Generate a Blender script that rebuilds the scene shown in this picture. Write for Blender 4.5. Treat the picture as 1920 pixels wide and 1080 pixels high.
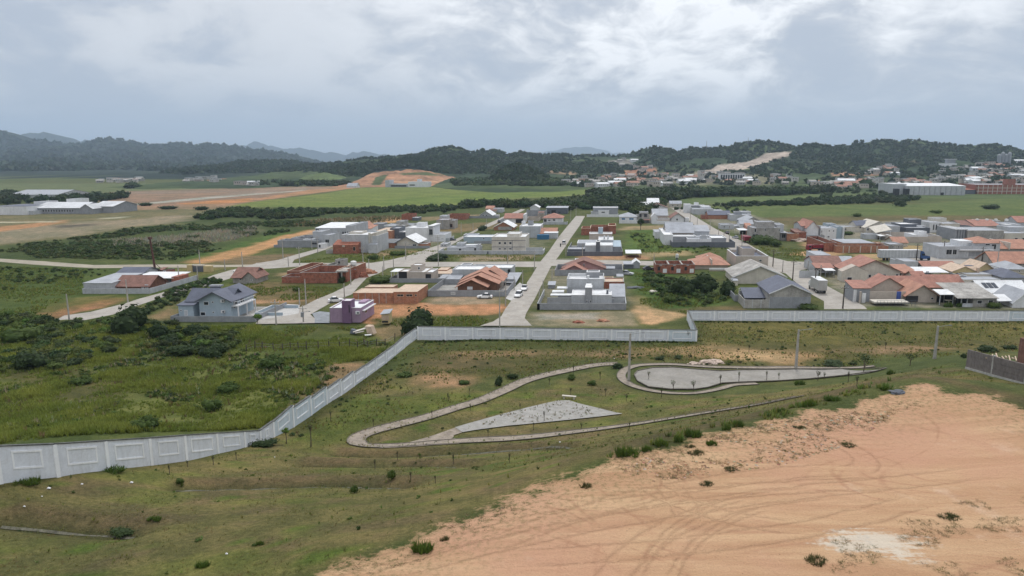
import bpy, bmesh, math, random
import numpy as np
from math import sin, cos, tan, pi, radians, sqrt, atan2, hypot
from mathutils import Vector, noise

sc = bpy.context.scene
for _o in list(bpy.data.objects):
    bpy.data.objects.remove(_o)
# ------------------------------------------------------------------ camera
CAM_H, PITCH, FPX = 38.0, math.atan(240/1300), 1300.0
CP, SP = cos(PITCH), sin(PITCH)
cam = bpy.data.cameras.new('camera')
cam.sensor_width = 36.0
cam.lens = 36.0*FPX/1920
cam.clip_start, cam.clip_end = 1.0, 60000.0
camo = bpy.data.objects.new('camera', cam)
camo.location = (0, 0, CAM_H)
camo.rotation_euler = (pi/2-PITCH, 0, 0)
sc.collection.objects.link(camo)
sc.camera = camo
# ------------------------------------------------------------------ sun, sky, exposure
SUN_EL, SUN_AZ = radians(56), radians(14)      # azimuth clockwise from +Y
sun = bpy.data.lights.new('sun', 'SUN')
sun.energy, sun.angle, sun.color = 1.5, radians(10), (1.0, 0.96, 0.9)
suno = bpy.data.objects.new('sun', sun)
suno.location = (0, 0, 300)
suno.rotation_euler = (pi/2-SUN_EL, 0, pi-SUN_AZ)
suno.rotation_euler = Vector((sin(SUN_AZ)*cos(SUN_EL), cos(SUN_AZ)*cos(SUN_EL), sin(SUN_EL))).to_track_quat('Z', 'Y').to_euler()
sc.collection.objects.link(suno)
sc.view_settings.view_transform = 'Standard'
sc.view_settings.look = 'None'
sc.view_settings.exposure = 0.38
sc.view_settings.gamma = 1.0
sc.view_settings.use_curve_mapping = False
sc.cycles.max_bounces = 6
sc.cycles.diffuse_bounces = 3
sc.cycles.volume_bounces = 0
sc.cycles.transparent_max_bounces = 8


class NT:
    """small node-tree writer"""
    def __init__(s, tree):
        s.t = tree
        s.t.nodes.clear()
    def n(s, typ, ins=None, **kw):
        nd = s.t.nodes.new(typ)
        for k, v in kw.items():
            setattr(nd, k, v)
        for k, v in (ins or {}).items():
            sock = nd.inputs[k]
            if isinstance(v, bpy.types.NodeSocket):
                s.t.links.new(v, sock)
            else:
                if isinstance(v, (tuple, list)) and len(v) == 3 and sock.type == 'RGBA':
                    v = tuple(v)+(1,)
                sock.default_value = v
        return nd
    def math(s, op, a, b=0.0, clamp=False):
        nd = s.n('ShaderNodeMath', {0: a, 1: b}, operation=op, use_clamp=clamp)
        return nd.outputs[0]
    def mix(s, f, a, b, blend='MIX'):
        nd = s.t.nodes.new('ShaderNodeMix')
        nd.data_type, nd.blend_type = 'RGBA', blend
        for i, v in ((0, f), (6, a), (7, b)):
            if isinstance(v, bpy.types.NodeSocket):
                s.t.links.new(v, nd.inputs[i])
            elif i == 0:
                nd.inputs[0].default_value = v
            else:
                nd.inputs[i].default_value = tuple(v)+(1,) if len(v) == 3 else v
        return nd.outputs[2]
    def noise(s, vec, scale, detail=4, rough=0.55, dist=0.0):
        return s.n('ShaderNodeTexNoise', {'Vector': vec, 'Scale': scale, 'Detail': detail, 'Roughness': rough, 'Distortion': dist}).outputs[0]
    def ramp(s, f, lo, hi, a=0.0, b=1.0):
        return s.n('ShaderNodeMapRange', {'Value': f, 'From Min': lo, 'From Max': hi, 'To Min': a, 'To Max': b}, interpolation_type='SMOOTHSTEP').outputs[0]
    def mapv(s, vec, scale=(1, 1, 1), loc=(0, 0, 0), rot=(0, 0, 0)):
        return s.n('ShaderNodeMapping', {'Vector': vec, 'Scale': scale, 'Location': loc, 'Rotation': rot}).outputs[0]


world = bpy.data.worlds.new('World')
sc.world = world
world.use_nodes = True
w = NT(world.node_tree)
sky = w.n('ShaderNodeTexSky', sky_type='NISHITA', sun_disc=False)
sky.sun_elevation, sky.sun_rotation = SUN_EL, SUN_AZ
sky.air_density, sky.dust_density = 1.5, 3.0
dirv = w.n('ShaderNodeTexCoord').outputs['Generated']
sep = w.n('ShaderNodeSeparateXYZ', {0: dirv})
zc = w.math('MAXIMUM', sep.outputs[2], 0.0)
den = w.math('ADD', zc, 0.42)
pv = w.n('ShaderNodeCombineXYZ', {0: w.math('DIVIDE', sep.outputs[0], den), 1: w.math('DIVIDE', sep.outputs[1], den), 2: w.math('MULTIPLY', zc, 1.6)}).outputs[0]
warp = w.n('ShaderNodeTexNoise', {'Vector': pv, 'Scale': 2.2, 'Detail': 4}).outputs[1]
pw = w.n('ShaderNodeVectorMath', {0: pv, 1: w.n('ShaderNodeVectorMath', {0: warp, 1: (0.38, 0.38, 0.38)}, operation='MULTIPLY').outputs[0]}, operation='ADD').outputs[0]
n1 = w.noise(w.mapv(pw, loc=(3.1, 7.7, 0)), 1.9, 8, 0.56)
n2 = w.noise(w.mapv(pw, loc=(11.4, 2.3, 0)), 5.2, 8, 0.62)
cl = w.math('ADD', w.math('MULTIPLY', n1, 0.65), w.math('MULTIPLY', n2, 0.35))
K = 10.0
dark = (0.40*K, 0.435*K, 0.505*K)
mid = (0.57*K, 0.58*K, 0.61*K)
lite = (0.92*K, 0.92*K, 0.93*K)
c = w.mix(w.ramp(cl, 0.40, 0.51), dark, mid)
# the thin spot of the overcast that the sun stands behind
sd = (sin(SUN_AZ)*cos(radians(24)), cos(SUN_AZ)*cos(radians(24)), sin(radians(24)))
dt = w.n('ShaderNodeVectorMath', {0: dirv, 1: sd}, operation='DOT_PRODUCT').outputs['Value']
glow = w.ramp(dt, 0.84, 1.0)
lit = w.math('MULTIPLY', w.ramp(cl, 0.45, 0.57), w.math('ADD', w.math('MULTIPLY', glow, 1.25), 0.22), True)
c = w.mix(lit, c, lite)
# thinner blue-grey murk near the horizon
hz = w.ramp(zc, 0.015, 0.13)
c = w.mix(hz, (0.435*K, 0.475*K, 0.54*K), c)
c = w.mix(0.06, c, sky.outputs[0])
gain = w.n('ShaderNodeMapRange', {'Value': zc, 'From Min': 0.2, 'From Max': 0.9, 'To Min': 1.0, 'To Max': 1.75}, interpolation_type='SMOOTHSTEP').outputs[0]
c = w.mix(1.0, c, w.n('ShaderNodeCombineXYZ', {0: gain, 1: gain, 2: gain}).outputs[0], 'MULTIPLY')
bg = w.n('ShaderNodeBackground', {'Color': c, 'Strength': 0.1})
w.n('ShaderNodeOutputWorld', {'Surface': bg.outputs[0]})
world.cycles.sampling_method = 'MANUAL'
world.cycles.sample_map_resolution = 512

rng = np.random.default_rng(7)
rnd = random.Random(11)
COL = sc.collection


# ------------------------------------------------------------------ where a picture row and column meet the place
def ray(px, py):
    a, b = (px-960)/FPX, (py-540)/FPX
    return Vector((a, CP-b*SP, -SP-b*CP))
def P(px, py, zc):
    return Vector((0, 0, CAM_H))+ray(px, py)*zc
def atz(px, py, z=0.0):
    r = ray(px, py)
    return Vector((0, 0, CAM_H))+r*((CAM_H-z)/-r.z)
def project(x, y, z):
    zc = y*CP-(z-CAM_H)*SP
    return 960+FPX*x/zc, 540-FPX*(y*SP+(z-CAM_H)*CP)/zc


# ------------------------------------------------------------------ object helpers
def tag(o, label=None, cat=None, group=None, kind=None):
    if label: o['label'] = label
    if cat: o['category'] = cat
    if group: o['group'] = group
    if kind: o['kind'] = kind
    return o
def empty(name, loc, rz=0, label=None, cat=None, group=None):
    o = bpy.data.objects.new(name, None)
    o.empty_display_size = 0.5
    COL.objects.link(o)
    o.location = loc
    o.rotation_euler = (0, 0, rz)
    return tag(o, label, cat, group)
def link(name, me, mat=None, parent=None, smooth=False):
    if mat is not None and len(me.materials) == 0:
        me.materials.append(mat)
    if smooth:
        me.polygons.foreach_set('use_smooth', [True]*len(me.polygons))
    o = bpy.data.objects.new(name, me)
    COL.objects.link(o)
    if parent: o.parent = parent
    return o
def np_mesh(name, verts, faces, col=None):
    """faces: (n,k) int array; col: per-vertex rgb"""
    me = bpy.data.meshes.new(name)
    verts = np.asarray(verts, dtype=np.float32)
    faces = np.asarray(faces, dtype=np.int32)
    k = faces.shape[1]
    me.vertices.add(len(verts))
    me.vertices.foreach_set('co', verts.ravel())
    me.loops.add(faces.size)
    me.loops.foreach_set('vertex_index', faces.ravel())
    me.polygons.add(len(faces))
    me.polygons.foreach_set('loop_start', np.arange(len(faces), dtype=np.int32)*k)
    me.update(calc_edges=True)
    me.validate()
    if col is not None:
        add_col(me, col)
    return me
def add_col(me, col, name='Col'):
    a = me.color_attributes.new(name, 'FLOAT_COLOR', 'POINT')
    c4 = np.ones((len(me.vertices), 4), dtype=np.float32)
    c4[:, :3] = col
    a.data.foreach_set('color', c4.ravel())
def add_float(me, name, val):
    a = me.attributes.new(name, 'FLOAT', 'POINT')
    a.data.foreach_set('value', np.asarray(val, dtype=np.float32))


class MB:
    """collects boxes, prisms and tubes into one mesh"""
    def __init__(s):
        s.v, s.f = [], []
    def poly(s, pts, faces):
        n = len(s.v)
        s.v += [tuple(p) for p in pts]
        s.f += [tuple(n+i for i in f) for f in faces]
        return s
    def hexa(s, p):   # p: 4 bottom ccw, 4 top ccw
        return s.poly(p, [(3, 2, 1, 0), (4, 5, 6, 7), (0, 1, 5, 4), (1, 2, 6, 5), (2, 3, 7, 6), (3, 0, 4, 7)])
    def box(s, x0, x1, y0, y1, z0, z1):
        return s.hexa([(x0, y0, z0), (x1, y0, z0), (x1, y1, z0), (x0, y1, z0), (x0, y0, z1), (x1, y0, z1), (x1, y1, z1), (x0, y1, z1)])
    def bar(s, a, b, w, h=None, up=(0, 0, 1)):
        a, b = Vector(a), Vector(b)
        h = h or w
        d = (b-a).normalized()
        u = Vector(up)
        if abs(d.dot(u)) > 0.98: u = Vector((0, 1, 0))
        sx = d.cross(u).normalized()*w/2
        sz = sx.cross(d).normalized()*h/2
        q = [a-sx-sz, a+sx-sz, a+sx+sz, a-sx+sz, b-sx-sz, b+sx-sz, b+sx+sz, b-sx+sz]
        return s.poly(q, [(3, 2, 1, 0), (4, 5, 6, 7), (0, 1, 5, 4), (1, 2, 6, 5), (2, 3, 7, 6), (3, 0, 4, 7)])
    def tube(s, pts, rads, n=8, cap=True):
        rings = []
        pts = [Vector(p) for p in pts]
        for i, p in enumerate(pts):
            d = (pts[min(i+1, len(pts)-1)]-pts[max(i-1, 0)]).normalized()
            u = Vector((1, 0, 0)) if abs(d.x) < 0.9 else Vector((0, 1, 0))
            a = d.cross(u).normalized(); b = d.cross(a)
            rings.append([p+a*rads[i]*cos(2*pi*k/n)+b*rads[i]*sin(2*pi*k/n) for k in range(n)])
        base = len(s.v)
        for r in rings: s.v += [tuple(q) for q in r]
        for i in range(len(rings)-1):
            for k in range(n):
                s.f.append((base+i*n+k, base+i*n+(k+1) % n, base+(i+1)*n+(k+1) % n, base+(i+1)*n+k))
        if cap:
            s.f.append(tuple(base+k for k in range(n))[::-1])
            s.f.append(tuple(base+(len(rings)-1)*n+k for k in range(n)))
        return s
    def build(s, name, mat, parent=None, smooth=False):
        me = bpy.data.meshes.new(name)
        me.from_pydata(s.v, [], s.f)
        bm = bmesh.new(); bm.from_mesh(me)
        bmesh.ops.recalc_face_normals(bm, faces=bm.faces)
        bm.to_mesh(me); bm.free()
        return link(name, me, mat, parent, smooth)


# ------------------------------------------------------------------ materials
MATS = {}
def mat(name, col, rough=0.85, metal=0.0, var=0.12, scale=0.6, streak=0.0, bump=0.0, spec=0.3, grime=None, vcol=False, wave=None):
    """weathered surface: base colour broken up by two noises, optional run-off streaks and corrugation"""
    if name in MATS: return MATS[name]
    m = bpy.data.materials.new(name)
    m.use_nodes = True
    t = NT(m.node_tree)
    pos = t.n('ShaderNodeNewGeometry').outputs['Position']
    base = t.n('ShaderNodeVertexColor', layer_name='Col').outputs[0] if vcol else t.mix(0.0, col, col)
    dk = tuple(x*(1-2.2*var) for x in (1, 1, 1))
    lt = tuple(1+1.6*var for _ in range(3))
    f = t.ramp(t.math('ADD', t.math('MULTIPLY', t.noise(pos, scale, 5, 0.6), 0.6), t.math('MULTIPLY', t.noise(pos, scale*7, 3, 0.6), 0.4)), 0.32, 0.68)
    c = t.mix(1.0, base, t.mix(f, dk, lt), 'MULTIPLY')
    if grime is not None:
        g = t.ramp(t.noise(pos, scale*1.7, 6, 0.7), 0.5, 0.72, 0, 0.75)
        c = t.mix(g, c, grime)
    if streak > 0:
        st = t.ramp(t.noise(t.mapv(pos, (2.2, 2.2, 0.22)), 1.0, 4, 0.65), 0.45, 0.8, 0, streak)
        c = t.mix(st, c, t.mix(1.0, c, (0.45, 0.43, 0.38), 'MULTIPLY'))
    bs = t.n('ShaderNodeBsdfPrincipled', {'Base Color': c, 'Roughness': rough, 'Metallic': metal})
    bs.inputs['Specular IOR Level'].default_value = spec
    if bump:
        b = t.n('ShaderNodeBump', {'Height': t.noise(pos, 6.0, 4, 0.6), 'Strength': bump, 'Distance': 0.1})
        t.t.links.new(b.outputs[0], bs.inputs['Normal'])
    t.n('ShaderNodeOutputMaterial', {'Surface': bs.outputs[0]})
    MATS[name] = m
    return m
def leafmat(name, col, var=0.25):
    if name in MATS: return MATS[name]
    m = bpy.data.materials.new(name)
    m.use_nodes = True
    t = NT(m.node_tree)
    pos = t.n('ShaderNodeNewGeometry').outputs['Position']
    oi = t.n('ShaderNodeObjectInfo').outputs['Random']
    v = t.n('ShaderNodeVertexColor', layer_name='Col').outputs[0]
    c = t.mix(1.0, v, col, 'MULTIPLY')
    c = t.mix(t.math('MULTIPLY', oi, 0.5), c, t.mix(1.0, c, (1.25, 1.12, 0.8), 'MULTIPLY'))
    c = t.mix(t.ramp(t.noise(pos, 0.12, 3), 0.35, 0.7), c, t.mix(1.0, c, (0.72, 0.82, 0.75), 'MULTIPLY'))
    bs = t.n('ShaderNodeBsdfPrincipled', {'Base Color': c, 'Roughness': 0.75})
    bs.inputs['Specular IOR Level'].default_value = 0.2
    tr = t.n('ShaderNodeBsdfTranslucent', {'Color': c})
    mx = t.n('ShaderNodeMixShader', {0: 0.25, 1: bs.outputs[0], 2: tr.outputs[0]})
    t.n('ShaderNodeOutputMaterial', {'Surface': mx.outputs[0]})
    MATS[name] = m
    return m


# ------------------------------------------------------------------ numpy utilities
def smooth01(x):
    x = np.clip(x, 0, 1)
    return x*x*(3-2*x)
def sdf_poly(X, Y, pts):
    """signed distance to a polygon, positive inside"""
    pts = np.array([(p[0], p[1]) for p in pts], dtype=float)
    d2 = np.full(X.shape, 1e18)
    inside = np.zeros(X.shape, dtype=bool)
    n = len(pts)
    for i in range(n):
        x0, y0 = pts[i]; x1, y1 = pts[(i+1) % n]
        ex, ey = x1-x0, y1-y0
        L = ex*ex+ey*ey+1e-12
        t = np.clip(((X-x0)*ex+(Y-y0)*ey)/L, 0, 1)
        d2 = np.minimum(d2, (X-x0-t*ex)**2+(Y-y0-t*ey)**2)
        cond = ((y0 > Y) != (y1 > Y)) & (X < (x1-x0)*(Y-y0)/(y1-y0+1e-30)+x0)
        inside ^= cond
    d = np.sqrt(d2)
    return np.where(inside, d, -d)
def sdf_line(X, Y, pts):
    pts = np.array([(p[0], p[1]) for p in pts], dtype=float)
    d2 = np.full(X.shape, 1e18)
    for i in range(len(pts)-1):
        x0, y0 = pts[i]; x1, y1 = pts[i+1]
        ex, ey = x1-x0, y1-y0
        L = ex*ex+ey*ey+1e-12
        t = np.clip(((X-x0)*ex+(Y-y0)*ey)/L, 0, 1)
        d2 = np.minimum(d2, (X-x0-t*ex)**2+(Y-y0-t*ey)**2)
    return np.sqrt(d2)
_PERM = rng.permutation(4096)
_GR = rng.random(4096)
def vnoise(X, Y, seed=0):
    xi = np.floor(X).astype(int); yi = np.floor(Y).astype(int)
    fx = smooth01(X-xi); fy = smooth01(Y-yi)
    def h(a, b): return _GR[(_PERM[(a+seed*131) & 4095]+b*57+seed*17) & 4095]
    return (h(xi, yi)*(1-fx)+h(xi+1, yi)*fx)*(1-fy)+(h(xi, yi+1)*(1-fx)+h(xi+1, yi+1)*fx)*fy
def fbm(X, Y, oct=4, seed=0, gain=0.5):
    s, a, t = 0, 1.0, 0
    for i in range(oct):
        s = s+a*vnoise(X*2**i+i*13.7, Y*2**i+i*7.1, seed+i); t += a; a *= gain
    return s/t
# ================================================================== TERRAIN
# (column, row, height) of ground points read off the photograph; the plain lies at height 0
WALL_A = [(-118, 843, 922, 51), (0, 835, 903, 54.5), (108, 831, 891, 58), (202, 825, 880, 62.8), (284, 820, 873, 68.5), (349, 815, 864, 73), (408, 811, 850, 79), (459, 808, 839, 84), (488, 806, 829, 87)]
WALL_B = [(488, 806, 829, 87), (513, 790, 819, 89.5), (550, 764, 801, 94), (583, 746, 779, 99.5), (612, 729, 758, 105), (639, 714, 742, 110.5), (663, 699, 725, 116), (685, 685, 709, 121.5), (705, 671, 695, 127), (723.5, 658, 681, 132.5), (740, 646, 667, 138), (757, 631, 653, 143.5), (771, 621, 642, 149), (784, 612, 633, 154)]
ctrl = []
for q in WALL_A+WALL_B:
    p = P(q[0], q[2], q[3]); ctrl.append((p.x, p.y, p.z))
for px, py, z in [
    (590, 1080, 15.6), (960, 1080, 16), (1400, 1080, 16), (1920, 1080, 16), (1100, 950, 16), (1500, 950, 16), (1920, 900, 16.2), (1700, 800, 16.2),
    (1140, 846, 15.9), (1300, 808, 16.1), (1500, 757, 16.3), (1600, 730, 16.4), (1650, 716, 16.5), (1720, 703, 16.8), (1800, 718, 17.1), (1920, 748, 17.4), (1300, 860, 16), (1500, 800, 16.1),
    (1000, 922, 15.7), (900, 960, 15.5), (700, 1035, 15.2), (800, 1000, 15.4),
    (300, 1000, 12.5), (0, 1080, 13), (0, 960, 12.2), (200, 920, 10.9), (420, 1060, 13.9), (400, 940, 10.5), (600, 960, 12), (500, 890, 7.2), (640, 862, 4.6), (800, 875, 7), (800, 930, 11.5), (950, 870, 9), (1000, 845, 6),
    (660, 820, 2.5), (690, 843, 2.6), (850, 836, 2.7), (1000, 823, 2.8), (1600, 711, 5),
    (900, 740, 1.3), (1150, 682, 0.8), (1000, 715, 1), (850, 765, 1.8), (740, 790, 2.2), (1060, 752, 1.5), (1165, 777, 2.3), (860, 803, 2.4), (950, 780, 2),
    (1200, 700, 1.0), (1200, 725, 1.2), (1280, 733, 1.4), (1400, 722, 1.2), (1520, 712, 1.2), (1600, 703, 1.5), (1400, 693, 1), (1640, 690, 1.5),
    (900, 645, 0), (1300, 660, .2), (1600, 660, .4), (1500, 620, 0), (1800, 620, 0), (1900, 640, .6), (800, 700, .6), (1100, 660, 0), (1500, 685, .6), (1305, 640, 0), (1100, 637, 0), (1300, 600, 0), (1600, 601, 0), (1920, 601, 0),
    (1700, 688, 5), (1760, 686, 8.2), (1720, 680, 5.5), (1780, 677, 8.0),
    (0, 760, 2), (0, 650, 0), (200, 780, 2.2), (400, 760, 1), (300, 700, 0), (500, 740, .8), (600, 690, .2), (650, 640, 0), (0, 600, 0), (400, 640, 0), (-200, 640, 0), (2100, 601, 0), (100, 810, 4.5), (300, 795, 3), (420, 780, 1.8)]:
    p = atz(px, py, z); ctrl.append((p.x, p.y, z))
for px, pc, pp, zp in ((1100, 862, 808, 3.2), (1150, 842, 802, 3.6), (1200, 831, 795, 4.2), (1250, 820, 787, 4.8), (1300, 808, 778, 5.4), (1350, 796, 770, 6.0), (1400, 783, 761, 6.6), (1450, 770, 752, 7.2), (1500, 757, 742, 8.0)):
    sc_, sp_ = SP+(pc-540)/FPX*CP, SP+(pp-540)/FPX*CP
    zc0, zc1 = (CAM_H-16)/sc_, (CAM_H-zp)/sp_
    for u in (.3, .65, 1.0):
        zc_ = zc0+(zc1-zc0)*u
        p = P(px, 540+((sc_+(sp_-sc_)*u)-SP)/CP*FPX, zc_); ctrl.append((p.x, p.y, p.z))
WALL_R = [(1790, 642, 688, 99), (1812, 655, 691, 95), (1860, 668, 705, 84), (1922, 684, 722, 75.5), (2080, 722, 766, 58)]
for q in WALL_R:
    p = P(q[0], q[2], q[3]); ctrl.append((p.x, p.y, p.z))
ctrl += [(-55, 62, 8), (-50, 74, 6), (-62, 90, 2.5), (-80, 40, 10), (-80, 65, 6), (-100, 100, 1), (-60, 20, 13), (-60, -20, 14), (0, 10, 16), (30, 10, 16), (60, 20, 16.2), (0, -40, 16), (60, -40, 16), (90, 30, 17), (110, 60, 14), (110, 100, 8), (130, 130, 1), (100, 145, 0), (140, 20, 17), (-130, 20, 10), (-130, 70, 3), (-160, 110, 0), (160, 90, 6), (0, 170, 0), (100, 170, 0), (-100, 170, 0), (-50, 150, 0), (170, 140, 0)]
ctrl = np.array([(a, b, c) for a, b, c in ctrl])
_c = 5.0
def _phi(d2): return np.sqrt(d2+_c*_c)
_A = _phi((ctrl[:, None, 0]-ctrl[None, :, 0])**2+(ctrl[:, None, 1]-ctrl[None, :, 1])**2)
_n = len(ctrl)
_M = np.zeros((_n+1, _n+1)); _M[:_n, :_n] = _A-np.eye(_n)*0.6; _M[_n, :_n] = 1; _M[:_n, _n] = 1
_wt = np.linalg.solve(_M, np.concatenate([ctrl[:, 2], [0]]))
def h_raw(X, Y):
    X = np.asarray(X, float); Y = np.asarray(Y, float)
    out = np.full(X.shape, _wt[_n])
    for i in range(_n):
        out = out+_wt[i]*_phi((X-ctrl[i, 0])**2+(Y-ctrl[i, 1])**2)
    fade = smooth01((176-Y)/18)*smooth01((225-np.abs(X))/50)
    lump = (fbm(X/9, Y/9, 4, 3)-0.5)*0.5
    flat = smooth01(out/2.0)
    # benches and drain lines cut in the lawn bank
    return (out+lump*0.35)*fade
GX0, GX1, GY0, GY1, GS = -230.0, 230.0, -60.0, 180.0, 1.0
_gx = np.arange(GX0, GX1+.1, GS); _gy = np.arange(GY0, GY1+.1, GS)
_GXX, _GYY = np.meshgrid(_gx, _gy)
HG = h_raw(_GXX, _GYY)
HG[-1, :] = 0; HG[:, 0] = 0; HG[:, -1] = 0

# drain channels cut into the lawn bank (lines read off the photograph)
def on_ground(px, py):
    """march the picture ray down to the terrain"""
    r = ray(px, py)
    t = 20.0
    last = t
    while t < 240:
        p = Vector((0, 0, CAM_H))+r*t
        if p.z < hgt(p.x, p.y):
            lo, hi = last, t
            for _ in range(14):
                m = (lo+hi)/2
                p = Vector((0, 0, CAM_H))+r*m
                if p.z < hgt(p.x, p.y): hi = m
                else: lo = m
            return Vector((p.x, p.y, hgt(p.x, p.y)))
        last = t
        t += 0.7
    return atz(px, py, 0)
def hgt(x, y):
    if not (GX0 <= x < GX1 and GY0 <= y < GY1): return 0.0
    fx, fy = (x-GX0)/GS, (y-GY0)/GS
    i, j = int(fx), int(fy)
    fx -= i; fy -= j
    return (HG[j, i]*(1-fx)+HG[j, i+1]*fx)*(1-fy)+(HG[j+1, i]*(1-fx)+HG[j+1, i+1]*fx)*fy
def hgt_np(x, y):
    fx = np.clip((x-GX0)/GS, 0, HG.shape[1]-1.001); fy = np.clip((y-GY0)/GS, 0, HG.shape[0]-1.001)
    i = fx.astype(int); j = fy.astype(int); fx = fx-i; fy = fy-j
    z = (HG[j, i]*(1-fx)+HG[j, i+1]*fx)*(1-fy)+(HG[j+1, i]*(1-fx)+HG[j+1, i+1]*fx)*fy
    return np.where((x > GX0) & (x < GX1) & (y > GY0) & (y < GY1), z, 0)
DRAINS = [
    [(0, 977), (60, 983), (130, 990), (200, 996), (250, 998)],
    [(328, 912), (420, 911), (540, 908), (640, 906), (765, 908)],
    [(570, 869), (700, 872), (800, 870), (895, 871)],
    [(636, 851), (720, 854), (850, 848), (1000, 838), (1080, 836)],
]
DR_W = [[on_ground(*q) for q in d] for d in DRAINS]
for d in DR_W:
    dist = sdf_line(_GXX, _GYY, d)
    HG = HG-0.55*np.exp(-(dist/1.1)**2)
    HG = HG+0.35*np.exp(-(sdf_line(_GXX, _GYY, [(p.x, p.y+2.6) for p in d])/1.4)**2)

# ------------------------------------------------------------------ ground sheet (near 1 m, then coarser to the horizon)
def grid(xs, ys, z=None):
    XX, YY = np.meshgrid(xs, ys)
    ZZ = np.zeros_like(XX) if z is None else z
    v = np.stack([XX.ravel(), YY.ravel(), ZZ.ravel()], 1)
    nx, ny = len(xs), len(ys)
    idx = np.arange(nx*ny).reshape(ny, nx)
    f = np.stack([idx[:-1, :-1], idx[:-1, 1:], idx[1:, 1:], idx[1:, :-1]], -1).reshape(-1, 4)
    return v, f
parts = [grid(_gx, _gy, HG)]
parts.append(grid(np.arange(-700, 701, 3.5), np.concatenate([np.arange(180, 420, 1.5), np.arange(420, 1000, 4)])))
ysf = [996.0]
while ysf[-1] < 16000: ysf.append(ysf[-1]*1.06)
parts.append(grid(np.linspace(-12000, 12000, 401), np.array(ysf)))
parts.append(grid(np.array([-12000, -3000, -1200, -700.0]), np.linspace(180, 996, 60)))
parts.append(grid(np.array([700, 1200, 3000, 12000.0]), np.linspace(180, 996, 60)))
parts.append(grid(np.array([-12000, -2000, -230.0]), np.linspace(-60, 180, 5)))
parts.append(grid(np.array([230, 2000, 12000.0]), np.linspace(-60, 180, 5)))
V, F, o_ = [], [], 0
for v, f in parts:
    V.append(v); F.append(f+o_); o_ += len(v)
V = np.concatenate(V); F = np.concatenate(F)
X, Y = V[:, 0], V[:, 1]
ZC = Y*CP-(V[:, 2]-CAM_H)*SP

def W(pts, z=0.0):
    return [tuple(atz(a, b, z)[:2]) for a, b in pts]
def WG(pts):
    return [tuple(on_ground(a, b)[:2]) for a, b in pts]
GRASS = np.array([0.084, 0.098, 0.034])
colr = np.tile(GRASS, (len(V), 1))
n_a = fbm(X/40, Y/40, 4, 21); n_b = fbm(X/11, Y/11, 4, 31); n_c = fbm(X/3.3, Y/3.3, 3, 41)
def blend(mask, c):
    global colr
    mask = np.clip(mask, 0, 1)[:, None]
    colr = colr*(1-mask)+np.array(c)[None, :]*mask
def paint(pts, c, soft=1.0, amp=0.0, ns=None, strength=1.0):
    """pts: world xy; soft edge in metres, ragged by amp metres"""
    x0 = min(p[0] for p in pts)-soft*2-amp; x1 = max(p[0] for p in pts)+soft*2+amp
    y0 = min(p[1] for p in pts)-soft*2-amp; y1 = max(p[1] for p in pts)+soft*2+amp
    sel = np.where((X >= x0) & (X <= x1) & (Y >= y0) & (Y <= y1))[0]
    if len(sel) == 0: return
    d = sdf_poly(X[sel], Y[sel], pts)
    nn = (n_b[sel]-0.5)*2*amp+(n_c[sel]-0.5)*amp
    m = np.zeros(len(V)); m[sel] = smooth01((d+nn)/soft*0.5+0.5)*strength
    blend(m, c)
# lush / dry drift everywhere
blend(smooth01((n_a-0.45)*4)*0.6, (0.072, 0.098, 0.027))
blend(smooth01((n_b-0.52)*5)*0.55, (0.100, 0.092, 0.040))
# far plain
far_dull = (0.115, 0.135, 0.065)
paint(W([(-500, 344), (640, 344), (650, 352), (400, 366), (210, 374), (-500, 380)]), far_dull, 30, 20)
paint(W([(-400, 392), (0, 392), (220, 382), (430, 392), (470, 404), (430, 415), (240, 428), (130, 447), (0, 460), (-400, 480)]), (0.15, 0.135, 0.075), 8, 14)
paint(W([(0, 432), (150, 416), (240, 412), (330, 404), (430, 402), (420, 416), (330, 418), (235, 424), (130, 444), (0, 456), (-300, 470), (-300, 440)]), (0.24, 0.20, 0.145), 5, 10)
paint(W([(-200, 432), (0, 425), (118, 413), (120, 419), (0, 434), (-200, 444)]), (0.36, 0.20, 0.11), 2, 3)
paint(W([(-200, 417), (0, 416), (110, 415), (110, 416.5), (0, 418), (-200, 421)]), (0.42, 0.38, 0.3), 1.5, 1)
paint(W([(100, 423), (180, 419), (185, 422), (110, 428)]), (0.10, 0.09, 0.075), 4, 4)
paint(W([(185, 409), (240, 406), (230, 409), (190, 411)]), (0.42, 0.37, 0.3), 2, 2)
paint(W([(185, 371), (240, 361), (430, 356), (520, 350), (660, 347), (668, 352), (600, 361), (470, 379), (430, 386), (330, 388), (215, 389)]), (0.235, 0.155, 0.115), 8, 12)
paint(W([(200, 372), (260, 366), (460, 360), (462, 364), (300, 370), (215, 375)]), (0.33, 0.20, 0.125), 4, 6)
paint(W([(340, 381), (400, 376), (475, 371), (470, 378), (400, 385), (345, 386)]), (0.40, 0.19, 0.09), 4, 5)
paint(W([(240, 360), (440, 357), (440, 360), (300, 363), (240, 363)]), (0.20, 0.20, 0.20), 4, 4)
paint(W([(450, 358), (520, 356), (530, 360), (440, 368), (400, 372), (390, 369)]), (0.24, 0.24, 0.25), 4, 3)
paint(W([(545, 352), (575, 351), (580, 357), (470, 366), (300, 381), (215, 388), (212, 386), (440, 364), (560, 357)]), (0.33, 0.32, 0.30), 2, 2)
paint(W([(480, 355), (550, 352), (550, 354), (490, 357)]), (0.42, 0.36, 0.28), 4, 4)
paint(W([(600, 352), (668, 348), (672, 352), (560, 366), (480, 376), (478, 373)]), (0.36, 0.20, 0.12), 4, 4)
paint(W([(150, 366), (240, 358), (560, 350), (640, 352), (440, 366), (300, 374), (180, 378)]), (0.24, 0.165, 0.125), 5, 12, strength=.8)
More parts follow.
